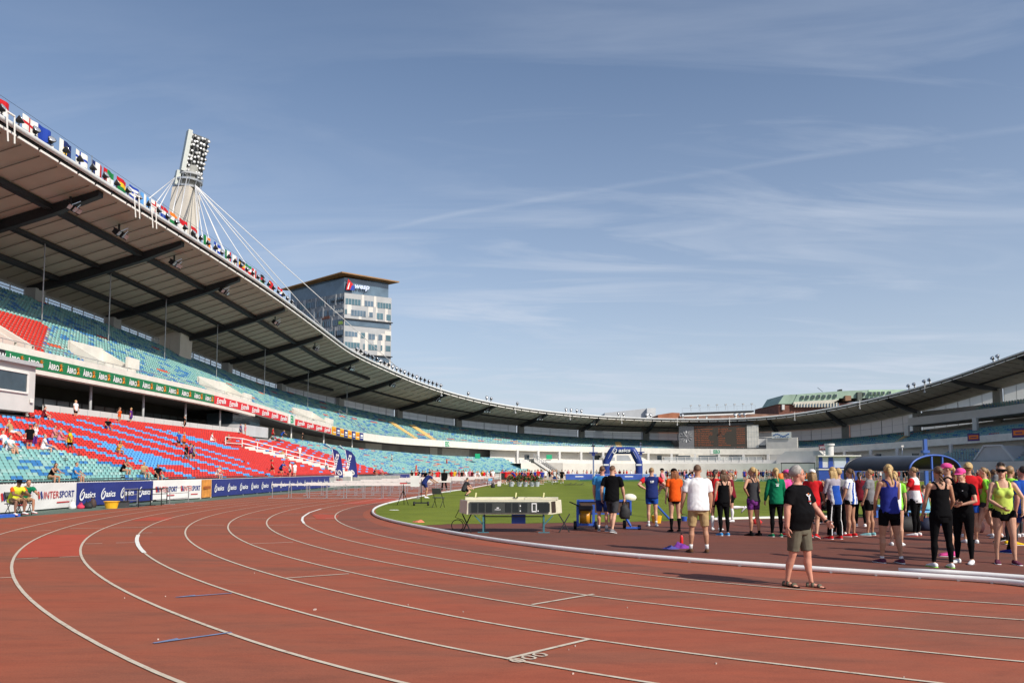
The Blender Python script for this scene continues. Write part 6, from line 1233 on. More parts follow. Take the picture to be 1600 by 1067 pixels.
def skeleton(H, fem, pose, belly=0.0):
    q = dict(POSE[pose] if isinstance(pose, str) else pose); S = H/1.75; rq = random.Random(H*1000+sum(map(ord, str(pose)))+JIT[0]); JIT[0] += 1; j_ = lambda v, a: tuple(x+rq.uniform(-a, a) for x in v)
    if q.get('lean', 0) < 20 and 'sit' not in str(pose): q['legs'] = tuple(j_(v, 2.2) for v in q['legs']); q['legs'] = tuple((p_, a_, max(1, k_)) for p_, a_, k_ in q['legs']); q['arms'] = tuple((p_+rq.uniform(-7, 7), a_+rq.uniform(-3, 4), p2_+rq.uniform(-4, 16), a2_+rq.uniform(-6, 3)) for p_, a_, p2_, a2_ in q['arms']); q['lean'] = q.get('lean', 0)+rq.uniform(-2.5, 3); q['head'] = (q.get('head', (0, 0))[0]+rq.uniform(-22, 22), q.get('head', (0, 0))[1]+rq.uniform(-6, 3)) if 'head' not in q else q['head']
    J = {'S': S, 'H': H, 'fem': fem}
    hipz = .535*H; hw = (.050 if fem else .050)*H; lean = R(q.get('lean', 0)); J['lean'] = lean
    for i, s in ((0, 1), (1, -1)):
        p, ab, k = q['legs'][i]; hp = Vector((s*hw, 0, hipz)); d1 = dirv(p, ab*.6, s); d2 = dirv(p-k, ab*.4, s); kn = hp+d1*.255*H; an = kn+d2*.235*H
        J['hip', s], J['knee', s], J['ank', s], J['d2', s] = hp, kn, an, d2
        fp = max(0, k-p-8)*.55 if k > 12 and p < 15 else 0
        J['fdir', s] = (Vector((s*.16, -math.cos(R(fp)), -math.sin(R(fp))))).normalized()
    def T(v): # lean of everything above the hips
        f = max(0, min(1, (v.z-hipz)/(.28*H))); M = Matrix.Rotation(lean*(.45+.55*f), 3, 'X'); o = Vector((0, 0, hipz)); return o+M @ (v-o)
    J['T'] = T
    sw = (.097 if fem else .112)*H
    for i, s in ((0, 1), (1, -1)):
        p, ab, p2, ab2 = q['arms'][i]; sh = T(Vector((s*sw, 0, .806*H))); d1 = dirv(p+math.degrees(-lean)*0, ab, s); d2 = dirv(p2, ab2, s); el = sh+d1*.168*H; wr = el+d2*.142*H
        J['sh', s], J['el', s], J['wr', s], J['fd', s] = sh, el, wr, d2
    lo = min(min(J['ank', s].z for s in (1, -1))-.045*H, 9)
    if q.get('lean', 0) and 'sit' in str(pose): pass
    J['lo'] = lo; nb = T(Vector((0, .008*H, .865*H))); hy, hpch = q.get('head', (0, 0)); Mh = Matrix.Rotation(R(hy), 3, 'Z') @ Matrix.Rotation(R(-hpch)+lean*.35, 3, 'X'); J['neck'] = nb; J['Mh'] = Mh; J['hc'] = nb+Mh @ Vector((0, -.012*H, .068*H)); J['belly'] = belly
    return J
def torso_rings(J, z0=.455, z1=.86, off=0.0, loose=0.0):
    H, f = J['H'], J['fem']; out = []
    tab = [(.455, .066, .066, .006), (.49, .090 if f else .090, .068, .010), (.525, .096 if f else .095, .068, .008), (.565, .086 if f else .093, .060, .002), (.62, .067 if f else .083, .052 if f else .056, -.002), (.68, .075 if f else .091, .062, -.002), (.735, .086 if f else .108, .068, -.003), (.775, .091 if f else .116, .063, .0), (.808, .090 if f else .108, .052, .004), (.832, .060 if f else .070, .043, .006), (.848, .036 if f else .041, .038, .008), (.872, .030 if f else .035, .034, .008)]
    tab[0:0] = [(.435, .058, .058, .006)]; zs = [z0]+[t[0] for t in tab if z0 < t[0] < z1]+[z1]
    for z in zs:
        def L(k):
            return lerp([(t[0], t[k]) for t in tab], z)
        b = J['belly']*math.exp(-((z-.61)/.075)**2); k_ = J.get('bulk', 1); rx = (L(1)*k_+b*.45)*H+off; ry = (L(2)*k_+b*.5)*H+off; cy = (L(3)-b*.55)*H
        if loose and z < .70: k = min(1, (.72-z)/.12); m_ = ((.096 if not f else .084)*J.get('bulk', 1)+J['belly']*.4)*H+loose+.004; rx = max(rx, rx+(m_-rx)*k); ry = max(ry, ry+(.078*H+b*.5*H+loose*.8-ry)*k); cy += .006*H*k
        c = J['T'](Vector((0, cy, z*H))); fr = J['lean']*(.45+.55*max(0, min(1, (z-.535)/.28))); M = Matrix.Rotation(fr, 3, 'X'); out.append((c, M @ Vector((rx, 0, 0)), M @ Vector((0, ry, 0))))
    return out
def chain(pts, rs, off=0.0, flat=None):
    """rings along a limb"""
    out = []; x = None
    for i, p in enumerate(pts):
        d = (pts[min(i+1, len(pts)-1)]-pts[max(i-1, 0)]).normalized()
        if x is None: x = (Vector((1, 0, 0)) if abs(d.x) < .8 else Vector((0, 1, 0)))
        x = (x-d*x.dot(d)).normalized(); y = d.cross(x); out.append((p, x*(rs[i]+off), y*(rs[i]+off)))
    return out
def seg(a, b, fs): return [a+(b-a)*f for f in fs]
def leg_pts(J, s, f0=0.0, f1=2.0):
    H = J['H']; hp, kn, an = J['hip', s], J['knee', s], J['ank', s]; g = 1.06 if J['fem'] else 1.0
    raw = [(0, hp, .050*g), (.18, None, .0505*g), (.5, None, .0425*g), (.82, None, .0335*g), (1, kn, .0295), (1.14, None, .0275), (1.34, None, .0315), (1.55, None, .0255), (1.85, None, .0175), (2, an, .0175)]; raw = [(a, b_, c_*J.get('bulk', 1)) for a, b_, c_ in raw]
    P_ = []; 
    fs = sorted(set([f0, f1]+[r[0] for r in raw if f0 < r[0] < f1]))
    for f in fs:
        p = hp+(kn-hp)*f if f <= 1 else kn+(an-kn)*(f-1)
        if 1.1 < f < 1.75: p = p+Vector((0, .010*H*math.sin((f-1.1)/.65*math.pi), 0))
        P_.append((p, lerp([(r[0], r[2]) for r in raw], f)*H))
    return [p for p, _ in P_], [r for _, r in P_]
def arm_pts(J, s, f0=0.0, f1=2.0):
    H = J['H']; a, b, c = J['sh', s], J['el', s], J['wr', s]; g = .84 if J['fem'] else 1.06
    tab = [(0, .032), (.3, .030), (.7, .026), (1, .0235), (1.25, .0245), (1.7, .018), (2, .0155)]; fs = sorted(set([f0, f1]+[t[0] for t in tab if f0 < t[0] < f1]))
    return [a+(b-a)*f if f <= 1 else b+(c-b)*(f-1) for f in fs], [lerp(tab, f)*H*g*J.get('bulk', 1) for f in fs]
def add_hand(mb, J, s, m):
    S = J['S']; w = J['wr', s]; d = J['fd', s].normalized(); n = Vector((-s, -.25, 0)); n = (n-d*n.dot(d)).normalized(); t = d.cross(n)
    if t.y > 0: t = -t        # thumb side to the front
    k = S*(.92 if J['fem'] else 1.0)
    mb.loft([(w-d*.01*k, n*.017*k, t*.022*k), (w+d*.02*k, n*.016*k, t*.030*k), (w+d*.055*k, n*.017*k, t*.042*k), (w+d*.088*k, n*.014*k, t*.041*k), (w+d*.097*k, n*.010*k, t*.036*k)], m, 12)
    for i, (o, L_) in enumerate(((.030, .072), (.011, .080), (-.010, .074), (-.029, .058))):
        b = w+d*.086*k+t*o*k; c1 = 18+i*5; c2 = 40+i*6; d1 = (d*math.cos(R(c1))+n*math.sin(R(c1))+t*o*1.2); d2 = (d*math.cos(R(c2))+n*math.sin(R(c2))+t*o*.8); d3 = (d*math.cos(R(c2+24))+n*math.sin(R(c2+24)))
        p1 = b+d1*L_*.42*k; p2 = p1+d2*L_*.34*k; p3 = p2+d3*L_*.26*k; r = (.0098-.0007*i)*k; mb.loft(chain([b-d*.012*k, b, p1, p2, p3], [r, r*1.02, r*.95, r*.88, r*.62]), m, 8)
    b = w+d*.028*k+t*.026*k; p1 = b+(d*.55+t*.75+n*.3)*.034*k; p2 = p1+(d*.85+t*.38+n*.35)*.030*k; p3 = p2+(d*.95+t*.1+n*.35)*.022*k; mb.loft(chain([b-d*.012*k, b, p1, p2, p3], [.013*k, .0135*k, .0115*k, .0100*k, .007*k]), m, 8)
def add_head(mb, J, m):
    H = J['H']; S = J['S']; M = J['Mh']; c = J['hc']; f = .96 if J['fem'] else 1.0
    mb.loft(chain([J['T'](Vector((0, .006*H, .83*H))), J['neck'], J['hc']+M @ Vector((0, .02*S, -.03*S))], [.035*H*f, .031*H*f, .033*H*f]), m, 12)
    Q = M.to_4x4()
    mb.ball(c+M @ Vector((0, .012*S, .022*S)), (.074*S*f, .092*S*f, .088*S*f), m, 16, 10, Q); mb.ball(c+M @ Vector((0, -.030*S, -.045*S)), (.056*S*f, .056*S*f, .066*S*f), m, 14, 8, Q); mb.ball(c+M @ Vector((0, -.058*S, -.092*S)), (.028*S, .026*S, .022*S), m, 10, 6, Q)
    mb.loft([(c+M @ Vector((0, -.080*S, .012*S)), M @ Vector((.008*S, 0, 0)), M @ Vector((0, .008*S, 0))), (c+M @ Vector((0, -.098*S, -.018*S)), M @ Vector((.013*S, 0, 0)), M @ Vector((0, .012*S, 0))), (c+M @ Vector((0, -.094*S, -.032*S)), M @ Vector((.018*S, 0, 0)), M @ Vector((0, .012*S, 0))), (c+M @ Vector((0, -.07*S, -.036*S)), M @ Vector((.012*S, 0, 0)), M @ Vector((0, .01*S, 0)))], m, 10)
    for s in (-1, 1): mb.ball(c+M @ Vector((s*.074*S*f, .010*S, -.012*S)), (.012*S, .020*S, .031*S), m, 8, 6, Q)
def face_bits(mb, J, hair):
    S = J['S']; M = J['Mh']; c = J['hc']; Q = M.to_4x4()
    for s in (-1, 1):
        mb.ball(c+M @ Vector((s*.031*S, -.0795*S, .004*S)), (.0145*S, .008*S, .0085*S), EYEW, 8, 6, Q); mb.ball(c+M @ Vector((s*.031*S, -.0865*S, .004*S)), (.0068*S, .0035*S, .0068*S), EYED, 8, 6, Q)
        mb.ball(c+M @ Vector((s*.032*S, -.083*S, .024*S)), (.019*S, .007*S, .0045*S), hair, 8, 4, Q)
    mb.ball(c+M @ Vector((0, -.0865*S, -.060*S)), (.024*S, .008*S, .0075*S), LIP, 10, 6, Q)
def hair_mesh(J, style, m, seed):
    H, S, M, c = J['H'], J['S'], J['Mh'], J['hc']; mb = MB(); f = .97 if J['fem'] else 1.0; q = random.Random(seed)
    n, k = 22, 16; vs = []; fs = []; thick = {'crop': 1.02, 'short': 1.09, 'curly': 1.28, 'bald': 1.0}.get(style, 1.10)
    for i in range(k+1):
        p = math.pi*i/k
        for j in range(n):
            a = 2*math.pi*j/n; d = Vector((math.sin(p)*math.cos(a), math.sin(p)*math.sin(a), math.cos(p))); w = thick+(.05 if style != 'crop' else .01)*mnoise.noise(d*4+Vector((seed, 0, 0)))
            if style == 'curly': w += .10*mnoise.noise(d*6+Vector((seed, 3, 0)))
            front = max(0, -d.y-.15)*1.1+max(0, -d.z-.05 - .35*max(0, d.y))*1.5
            if d.y < .1 and d.z < .48 and d.z > -1: front += max(0, .48-d.z)*max(0, .1-d.y)*1.6
            if style == 'bald' and d.z > .45: front += .5*(d.z-.45)
            w = w-min(.38, front*.55)
            vs.append(c+M @ Vector((.076*S*f*w*d.x, .012*S+.095*S*f*w*d.y, .020*S+.093*S*f*w*d.z)))
    for i in range(k):
        for j in range(n): fs.append((i*n+j, (i+1)*n+j, (i+1)*n+(j+1) % n, i*n+(j+1) % n))
    mb.add(vs, fs, m, True)
    def lock(p0, L_, r, dx=0, wid=1, sway=.02, down=None):
        pts = []; rs = []; g = M @ Vector(p0)
        for i in range(9):
            t = i/8; v = c+g+Vector((dx*t+sway*math.sin(t*5+seed), (.045*S if style in ('pony', 'pony2') else .012*S)*math.sin(min(1, t*2)*math.pi*.5)+.03*S*t*.3, -L_*t)); pts.append(v); rs.append(r*S*(.55+.75*math.sin(min(1, t*1.35+.18)*math.pi)**.8 if t < 1 else .2))
        rg = chain(pts, rs); rg = [(p, x*wid, y) for p, x, y in rg]; mb.loft(rg, m, 10)
    if style in ('pony', 'pony2'): lock((0, .100*S, .050*S), .30*S, .024, .0, 1.25); mb.ball(c+M @ Vector((0, .105*S, .055*S)), .026*S, m, 10, 8)
    if style == 'long':
        for i in range(7): a = (i-3)/3; lock((a*.068*S, (.075-.035*abs(a))*S, .01*S), q.uniform(.30, .38)*S, .027, a*.015, 1.1, .008)
    if style == 'longer':
        for i in range(9): a = (i-4)/4; lock((a*.072*S, (.082-.04*abs(a))*S, .02*S), q.uniform(.40, .50)*S, .028, a*.02, 1.1, .010)
    if style == 'braid':
        for i in range(12): t = i/11; p = c+M @ Vector((0, .095*S, .02*S))+Vector((.012*S*(-1)**i, .035*S*(1-t)*0+.02*S, -.36*S*t)); mb.ball(p, (.026*S*(1-.45*t), .024*S*(1-.45*t), .028*S), m, 10, 6)
    if style == 'bun': mb.ball(c+M @ Vector((0, .105*S, .035*S)), (.042*S, .036*S, .042*S), m, 12, 8)
    return mb
def cap_mesh(J, m, visor=False, back=False):
    S, M, c = J['S'], J['Mh'], J['hc']; mb = MB(); n = 20; rings = []
    for z, w in ((.020, 1.0), (.05, 1.0), (.085, .86), (.108, .55), (.118, .12)):
        if visor and z > .06: break
        rings.append((c+M @ Vector((0, .006*S, z*S)), M @ Vector((.086*S*w, 0, 0)), M @ Vector((0, .104*S*w, 0))))
    mb.loft(rings, m, n); vs = []; s = 1 if back else -1
    for i in range(11):
        a = R(-70+14*i); vs.append(c+M @ Vector((math.sin(a)*.078*S, s*(.075+.02)*S*math.cos(a)*1.0, .026*S))); vs.append(c+M @ Vector((math.sin(a)*.080*S, s*(.088*S*math.cos(a)+.080*S*math.cos(a)**.7), .012*S)))
    o = [v+M @ Vector((0, 0, .006*S)) for v in vs]; f = [(2*i, 2*i+1, 2*i+3, 2*i+2) for i in range(10)]; mb.add(vs+o, f+[tuple(k+22 for k in g[::-1]) for g in f]+[(2*i+1, 23+2*i, 25+2*i, 2*i+3) for i in range(10)], m); return mb
JOBS = []
def job(mb, name, parent, voxel, smooth=4, wr=0.0, seed=0, color=None, extra=None):
    """queue a mesh: voxel union + smoothing, wrinkles, two-colour split, extra pieces"""
    o = mb.build(name, parent, True); m = o.modifiers.new('r', 'REMESH'); m.mode = 'VOXEL'; m.voxel_size = voxel; m.use_smooth_shade = True
    if smooth: k = o.modifiers.new('s', 'SMOOTH'); k.factor = .5; k.iterations = smooth
    JOBS.append((o, wr, seed, color, extra)); return o
def finish_jobs():
    bpy.context.view_layer.update(); dg = bpy.context.evaluated_depsgraph_get(); res = [bpy.data.meshes.new_from_object(o.evaluated_get(dg)) for o, *_ in JOBS]
    for (o, wr, seed, color, extra), me in zip(JOBS, res):
        o.modifiers.clear(); old = o.data; mats_ = list(old.materials); nm = old.name; o.data = me; bpy.data.meshes.remove(old); me.name = nm
        me.materials.clear()
        for m in mats_: me.materials.append(m)
        if wr:
            n = len(me.vertices); co = np.empty(n*3); me.vertices.foreach_get('co', co); co = co.reshape(-1, 3); no = np.empty(n*3); me.vertices.foreach_get('normal', no); no = no.reshape(-1, 3)
            x, y, z = co.T; a = seed*1.7
            w = np.sin(z*46+3*np.sin(x*17+a)+2.2*np.sin(y*15+a*2))*.5+np.sin((x*1.2+z*.7)*58+2*np.sin(z*21+a)+a)*.35+np.sin((y-z*.5)*71+a*3+2*np.sin(x*30))*.25
            w *= .55+.45*np.sin(z*11+x*7+a); co = co+no*(w*wr)[:, None]; me.vertices.foreach_set('co', co.ravel())
        pc = len(me.polygons); mi = np.zeros(pc, np.int32)
        if color:
            ce = np.empty(pc*3); me.polygons.foreach_get('center', ce); ce = ce.reshape(-1, 3); mi = color(ce).astype(np.int32)
        me.polygons.foreach_set('material_index', mi); me.polygons.foreach_set('use_smooth', np.ones(pc, bool)); me.update()
        if extra:
            bm = bmesh.new(); bm.from_mesh(me); base = len(me.materials)
            for m in extra.ml: me.materials.append(m)
            vl = [bm.verts.new(v) for v in extra.v]
            for f, k in zip(extra.f, extra.m):
                try: nf = bm.faces.new([vl[i] for i in f]); nf.material_index = base+k; nf.smooth = True
                except ValueError: pass
            bm.to_mesh(me); bm.free()
    JOBS.clear()
def person(label, loc, rz, H=1.75, fem=False, pose='stand', skin=0, hair=('short', 'brown'), top=('tee', 'white'), bottom=('shorts', 'black'), shoes='white', socks=None, cap=None, belly=0.0, group=None, vox=.0085, seed=1, color=None, bcolor=None, sit=None, cat='person', lift=0.0, bulk=1.0):
    J = skeleton(H, fem, pose, belly); J['bulk'] = bulk; t = thing('person', label, cat, loc, rz, group); z0 = -J['lo']+lift if sit is None else sit-(.535-.075)*H; off = Vector((0, 0, z0))
    for k_ in list(J):
        if isinstance(k_, tuple) and k_[0] in ('hip', 'knee', 'ank', 'sh', 'el', 'wr'): J[k_] = J[k_]+off
    T0_ = J['T']; J['T'] = lambda v: T0_(v)+off
    J['neck'] += off; J['hc'] += off; S = J['S']; m = SK[skin]; mb = MB()
    mb.loft(torso_rings(J), m, 18)
    for s in (1, -1):
        mb.loft(chain(*leg_pts(J, s)), m, 12); mb.loft(chain(*arm_pts(J, s)), m, 12); mb.ball(J['sh', s]+Vector((-s*.012, 0, -.004))*S, .033*H*(.92 if fem else 1.06), m, 12, 8); add_hand(mb, J, s, m)
        if fem: mb.ball(J['T'](Vector((s*.042*H, -.056*H, .715*H))), (.036*H, .030*H, .038*H), m, 10, 8)
        mb.ball(J['T'](Vector((s*.044*H, .030*H, .512*H))), (.048*H, .048*H, .050*H), m, 10, 8)
        an, fd = J['ank', s], J['fdir', s]; up = Vector((0, 0, 1)); up = (up-fd*up.dot(fd)).normalized(); sd_ = fd.cross(up)
        mb.loft([(an-fd*.05*S-up*.045*S, sd_*.024*S, up*.022*S), (an-fd*.02*S-up*.04*S, sd_*.032*S, up*.034*S), (an+fd*.06*S-up*.045*S, sd_*.038*S, up*.028*S), (an+fd*.13*S-up*.055*S, sd_*.044*S, up*.016*S), (an+fd*.18*S-up*.06*S, sd_*.026*S, up*.010*S)], m, 12)
    add_head(mb, J, m); ex = MB(); face_bits(ex, J, HR[hair[1]])
    job(mb, 'body', t, vox, 3, extra=ex)
    # top
    kind, tm = top; tmat = K[tm] if isinstance(tm, str) else K[tm[0]]
    if kind != 'none':
        tb = MB(); lz = {'tee': .018, 'loose': .026, 'tank': .004, 'fit': .006, 'long': .016, 'jacket': .024, 'vest': .016, 'crop': .006}[kind]; hem = {'fit': .50, 'tank': .50, 'crop': .60}.get(kind, .475)
        sl = {'tee': .60, 'loose': .74, 'long': 1.93, 'jacket': 1.94}.get(kind, 0)
        if sl:
            tb.loft(torso_rings(J, hem, .848, .013, lz), tmat, 20)
            for s in (1, -1):
                p, r = arm_pts(J, s, 0, sl); o_ = .014 if kind in ('tee', 'loose') else .009; r = [x+o_*S+(.007*S*min(1, i/2) if kind in ('tee', 'loose', 'jacket') else 0) for i, x in enumerate(r)]; tb.loft(chain(p, r), tmat, 12); tb.ball(J['sh', s]+Vector((-s*.014, 0, -.006))*S, .033*H*(.92 if fem else 1.06)+.010*S, tmat, 12, 8)
        else:
            tb.loft(torso_rings(J, hem, .772, .010, lz), tmat, 20); w_ = .052 if kind != 'vest' else .066
            for s in (1, -1):
                pts = [J['T'](Vector((s*w_*H, -.066*H, .765*H))), J['T'](Vector((s*w_*1.08*H, -.040*H, .815*H))), J['T'](Vector((s*w_*1.06*H, .004*H, .840*H))), J['T'](Vector((s*w_*.9*H, .046*H, .815*H))), J['T'](Vector((s*w_*.6*H, .062*H, .765*H)))]; tb.loft(chain(pts, [.022*S]*5 if kind != 'vest' else [.034*S]*5), tmat, 8)
        if fem:
            for s in (1, -1): tb.ball(J['T'](Vector((s*.042*H, -.057*H, .715*H))), (.036*H+.010, .030*H+.010, .038*H+.010), tmat, 10, 8)
        o = job(tb, 'shirt' if sl else 'tank_top', t, max(vox, .012), 7, .0048 if kind in ('tee', 'loose', 'jacket', 'long') else .0024, seed, color[1] if color else None)
        if color:
            for c__ in color[0]: o.data.materials.append(K[c__])
    # bottom
    kind, bm_ = bottom; bmat = K[bm_]; bb = MB(); f1 = {'shorts': .62, 'long_shorts': .92, 'mini': .26, 'tights': 1.97, 'pants': 1.97, 'bike': .62, 'capri': 1.5}[kind]; o_ = {'shorts': .020, 'long_shorts': .026, 'mini': .010, 'tights': .005, 'pants': .022, 'bike': .006, 'capri': .006}[kind]*S
    bb.loft(torso_rings(J, .438, .585, .009+(.004 if kind in ('shorts', 'long_shorts', 'pants') else 0)), bmat, 18)
    for s in (1, -1):
        p, r = leg_pts(J, s, 0, f1); n_ = len(p); r = [max(x, .030*H if kind == 'pants' and i > 3 else 0)+o_*(1 if kind in ('tights', 'bike', 'capri', 'mini') else .5+.5*i/(n_-1)) for i, x in enumerate(r)]; bb.loft(chain(p, r), bmat, 12); bb.ball(J['T'](Vector((s*.044*H, .030*H, .508*H))), (.048*H+.008, .048*H+.009, .050*H+.006), bmat, 10, 8)
    o = job(bb, {'shorts': 'shorts', 'long_shorts': 'shorts', 'mini': 'shorts', 'bike': 'shorts', 'tights': 'tights', 'capri': 'tights', 'pants': 'trousers'}[kind], t, max(vox, .011), 3, .0040 if kind in ('long_shorts', 'pants', 'shorts') else .0016, seed+5, bcolor[1] if bcolor else None)
    if bcolor:
        for c__ in bcolor[0]: o.data.materials.append(K[c__])
    if socks:
        for s in (1, -1): sb = MB(); sb.loft(chain(*[(p, [x+.004*S for x in r]) for p, r in [leg_pts(J, s, socks[1], 2.0)]][0]), K[socks[0]], 12); sb.build('sock', t)
    if shoes:
        for s in (1, -1):
            sm = shoes if isinstance(shoes, str) else shoes[0]; so = K['white'] if isinstance(shoes, str) else K[shoes[1]]; an, fd = J['ank', s], J['fdir', s]; up = Vector((0, 0, 1)); up = (up-fd*up.dot(fd)).normalized(); sd_ = fd.cross(up); sb = MB()
            if sm == 'sandal':
                bm2 = K['olive']; sb.loft([(an+fd*f*S-up*.071*S, sd_*w*S, up*.010*S) for f, w in ((-.075, .024), (-.05, .038), (.05, .042), (.14, .050), (.20, .036))], K['black'], 12)
                for f, w, h in ((-.045, .040, .038), (.03, .043, .043), (.12, .050, .030)): sb.loft([(an+fd*(f-.017)*S-up*.045*S, sd_*w*S, up*h*S), (an+fd*(f+.017)*S-up*.047*S, sd_*w*S, up*h*.95*S)], bm2, 14)
            else:
                sb.loft([(an+fd*f*S-up*u*S, sd_*w*S, up*h*S) for f, u, w, h in ((-.078, .042, .020, .030), (-.062, .040, .036, .042), (-.01, .036, .041, .046), (.05, .044, .043, .036), (.12, .052, .048, .026), (.175, .058, .042, .018), (.205, .060, .022, .011))], K[sm], 14); sb.loft([(an+fd*f*S-up*.073*S, sd_*w*S, up*.011*S) for f, w in ((-.082, .026), (-.06, .042), (.05, .046), (.13, .052), (.19, .042), (.212, .022))], so, 14)
                for f in (.03, .06, .09): sb.loft([(an+fd*(f-.006)*S-up*.043*S, sd_*.030*S, up*(.041-f*.18)*S), (an+fd*(f+.006)*S-up*.043*S, sd_*.030*S, up*(.040-f*.18)*S)], so, 8)
            sb.build('sandal' if sm == 'sandal' else 'shoe', t)
    if hair[0] != 'none': hair_mesh(J, hair[0], HR[hair[1]], seed).build('hair', t)
    if cap: cap_mesh(J, K[cap[0]], 'visor' in cap, 'back' in cap).build('cap', t)
    t['_'] = 0; del t['_']; return t, J
def hgt(yf, yh): return max(1.5, min(1.9, (yf-yh)/(yf-734)*1.68))
def plate(t, J, name, items, front=True, off=.026):
    """flat printed pieces laid on the shirt: (x, z, w, h, material) in units of body height"""
    mb = MB(); H = J['H']
    for x, z, w_, h_, m in items:
        vs = []; n = 4
        for k in range(n+1):
            xx = x+w_*(k/n-.5)
            for zz in (z-h_/2, z+h_/2):
                rg = torso_rings(J, min(zz, .845), .86, off)[0]; c, X, Y = rg; a = max(-1, min(1, xx*H/X.length)); vs.append(c+X*a+(-1 if front else 1)*Y*math.sqrt(1-a*a))
        mb.add(vs, [(2*k, 2*k+2, 2*k+3, 2*k+1) for k in range(n)], m)
    return mb.build(name, t)
def two(f): return lambda ce: f(ce[:, 0], ce[:, 1], ce[:, 2])
# ---- the foreground
t, J = person('grey-haired man in a black printed T-shirt and olive shorts walking across the lanes', G(1251, 917.5), R(40), 1.74, pose=dict(legs=((10, 1, 4), (-7, 1, 8)), arms=((16, 14, 26, 4), (-6, 16, 6, 8)), lean=2, head=(36, 2)), skin=2, hair=('curly', 'grey'), top=('loose', 'black'), bottom=('long_shorts', 'olive'), shoes='sandal', belly=.040, bulk=1.08, seed=1)
plate(t, J, 'shirt_print', [(-.022, .768, .022, .007, LETT), (.026, .766, .022, .007, LETT), (0, .775, .02, .008, ORANGE), (0, .758, .050, .006, LETT), (0, .737, .024, .028, LETT), (-.006, .737, .007, .024, BLUE), (.006, .735, .006, .022, YELLOW), (0, .714, .040, .007, INTR), (.006, .700, .026, .004, LETT), (.006, .693, .018, .003, LETT)], True, .036)
mb = MB(); S = J['S']; M = J['Mh']; c = J['hc']
for s in (-1, 1): mb.tube([c+M @ Vector((s*.032*S+.021*S*math.cos(a), -.092*S, .002*S+.016*S*math.sin(a))) for a in [2*math.pi*k/12 for k in range(13)]], .002, STEEL, 4); mb.tube([c+M @ Vector((s*.052*S, -.090*S, .006*S)), c+M @ Vector((s*.080*S, .005*S, .006*S))], .002, STEEL, 4)
mb.build('glasses', t); mb = MB(); w_ = J['wr', 1]; mb.tube([w_-J['fd', 1]*.012, w_+J['fd', 1]*.014], .032, BLACK, 12); mb.build('watch', t)
person('man in a white T-shirt and khaki cargo shorts seen from behind', G(1092, 863.5), R(176), 1.80, bulk=1.05, pose='apart', skin=1, hair=('crop', 'shaved'), top=('loose', 'white'), bottom=('long_shorts', 'khaki'), shoes=('brown', 'charcoal'), socks=('white', 1.78), belly=.016, seed=2)
person('woman in an orange T-shirt with long auburn hair and a black cap, seen from behind', G(1055, 830.5), R(184), 1.73, True, 'stand', 0, ('longer', 'red'), ('tee', 'orange'), ('mini', 'black'), ('black', 'charcoal'), ('black', 1.30), cap=('black',), seed=3)
t, J = person('man in a navy shirt with red sleeves and navy shorts, hands on hips', G(1019, 822), R(172), 1.76, False, 'akimbo', 0, ('crop', 'light'), ('tee', 'navy'), ('shorts', 'blue'), ('white', 'grey'), ('white', 1.80), seed=4, color=(('red',), two(lambda x, y, z: (abs(x) > .205))))
plate(t, J, 'shirt_print', [(-.02, .765, .030, .025, LETT), (0, .745, .05, .01, LETT), (.015, .765, .02, .02, LETT)], False, .030)
t, J = person('man in a rose pink T-shirt and black cap walking over the grass', G(1035, 782), R(72), 1.86, False, 'stride', 2, ('crop', 'dark'), ('loose', 'rose'), ('pants', 'olive'), ('black', 'white'), cap=('black',), seed=5)
plate(t, J, 'shirt_print', [(.0, .76, .05, .02, LETT)], True, .034)
t, J = person('man in a black T-shirt and charcoal shorts walking with a black bag', G(957, 832), R(150), 1.84, False, dict(legs=((17, 2, 5), (-14, 2, 14)), arms=((-12, 12, 8, 4), (14, 9, 16, 4))), 0, ('crop', 'shaved'), ('loose', 'black'), ('long_shorts', 'charcoal'), ('grey', 'white'), seed=6)
w_ = t.matrix_basis.to_3x3() if 0 else Matrix.Rotation(R(150), 3, 'Z'); p = Vector(t.location)+w_ @ (J['wr', -1]+J['fd', -1]*.10*J['S']); bag('black cloth bag held low by the man in the black T-shirt', (p.x, p.y, p.z-.46), (.30, .20, .40), mat('black nylon', (.02, .02, .022), .7, .3))
person('man in a sky blue T-shirt half hidden behind the man in black', G(942, 829.5), R(165), 1.80, False, 'stand', 2, ('crop', 'brown'), ('tee', 'sky'), ('long_shorts', 'navy'), ('grey', 'white'), ('white', 1.8), seed=7)
person('brown-haired girl in black tank top and black tights, right of the white T-shirt', G(1131, 836.5), R(190), 1.68, True, 'stand', 0, ('long', 'brown'), ('tank', 'black'), ('tights', 'black'), ('sky', 'white'), seed=8)
person('person in a red vest largely hidden between the white T-shirt and the black tank top', G(1119, 828), R(150), 1.70, True, 'akimbo', 1, ('pony', 'dark'), ('tee', 'red'), ('bike', 'black'), ('white', 'grey'), ('white', 1.2), seed=9)
person('person behind the brown-haired girl in black, raising one leg in a long white sock', G(1143, 815), R(-95), 1.62, True, 'kick', 0, ('pony', 'light'), ('tee', 'maroon'), ('bike', 'black'), ('white', 'grey'), ('white', 1.05), seed=10)
person('blonde woman in a dark tank top and patterned purple shorts, one hand on her hip', G(1178, 837), R(205), 1.76, True, 'akimboL', 1, ('pony', 'blond'), ('tank', 'charcoal'), ('bike', 'patterned'), ('black', 'charcoal'), ('black', 1.86), seed=11)
t, J = person('girl in a green tracksuit jacket and black tights with a blond ponytail, seen from behind', G(1214, 838.5), R(178), 1.74, True, 'stand', 0, ('pony', 'blond'), ('jacket', 'green'), ('tights', 'black'), ('green', 'white'), seed=12)
plate(t, J, 'shirt_print', [(0, .765, .05, .008, LETT), (0, .74, .035, .02, LETT)], False, .036)
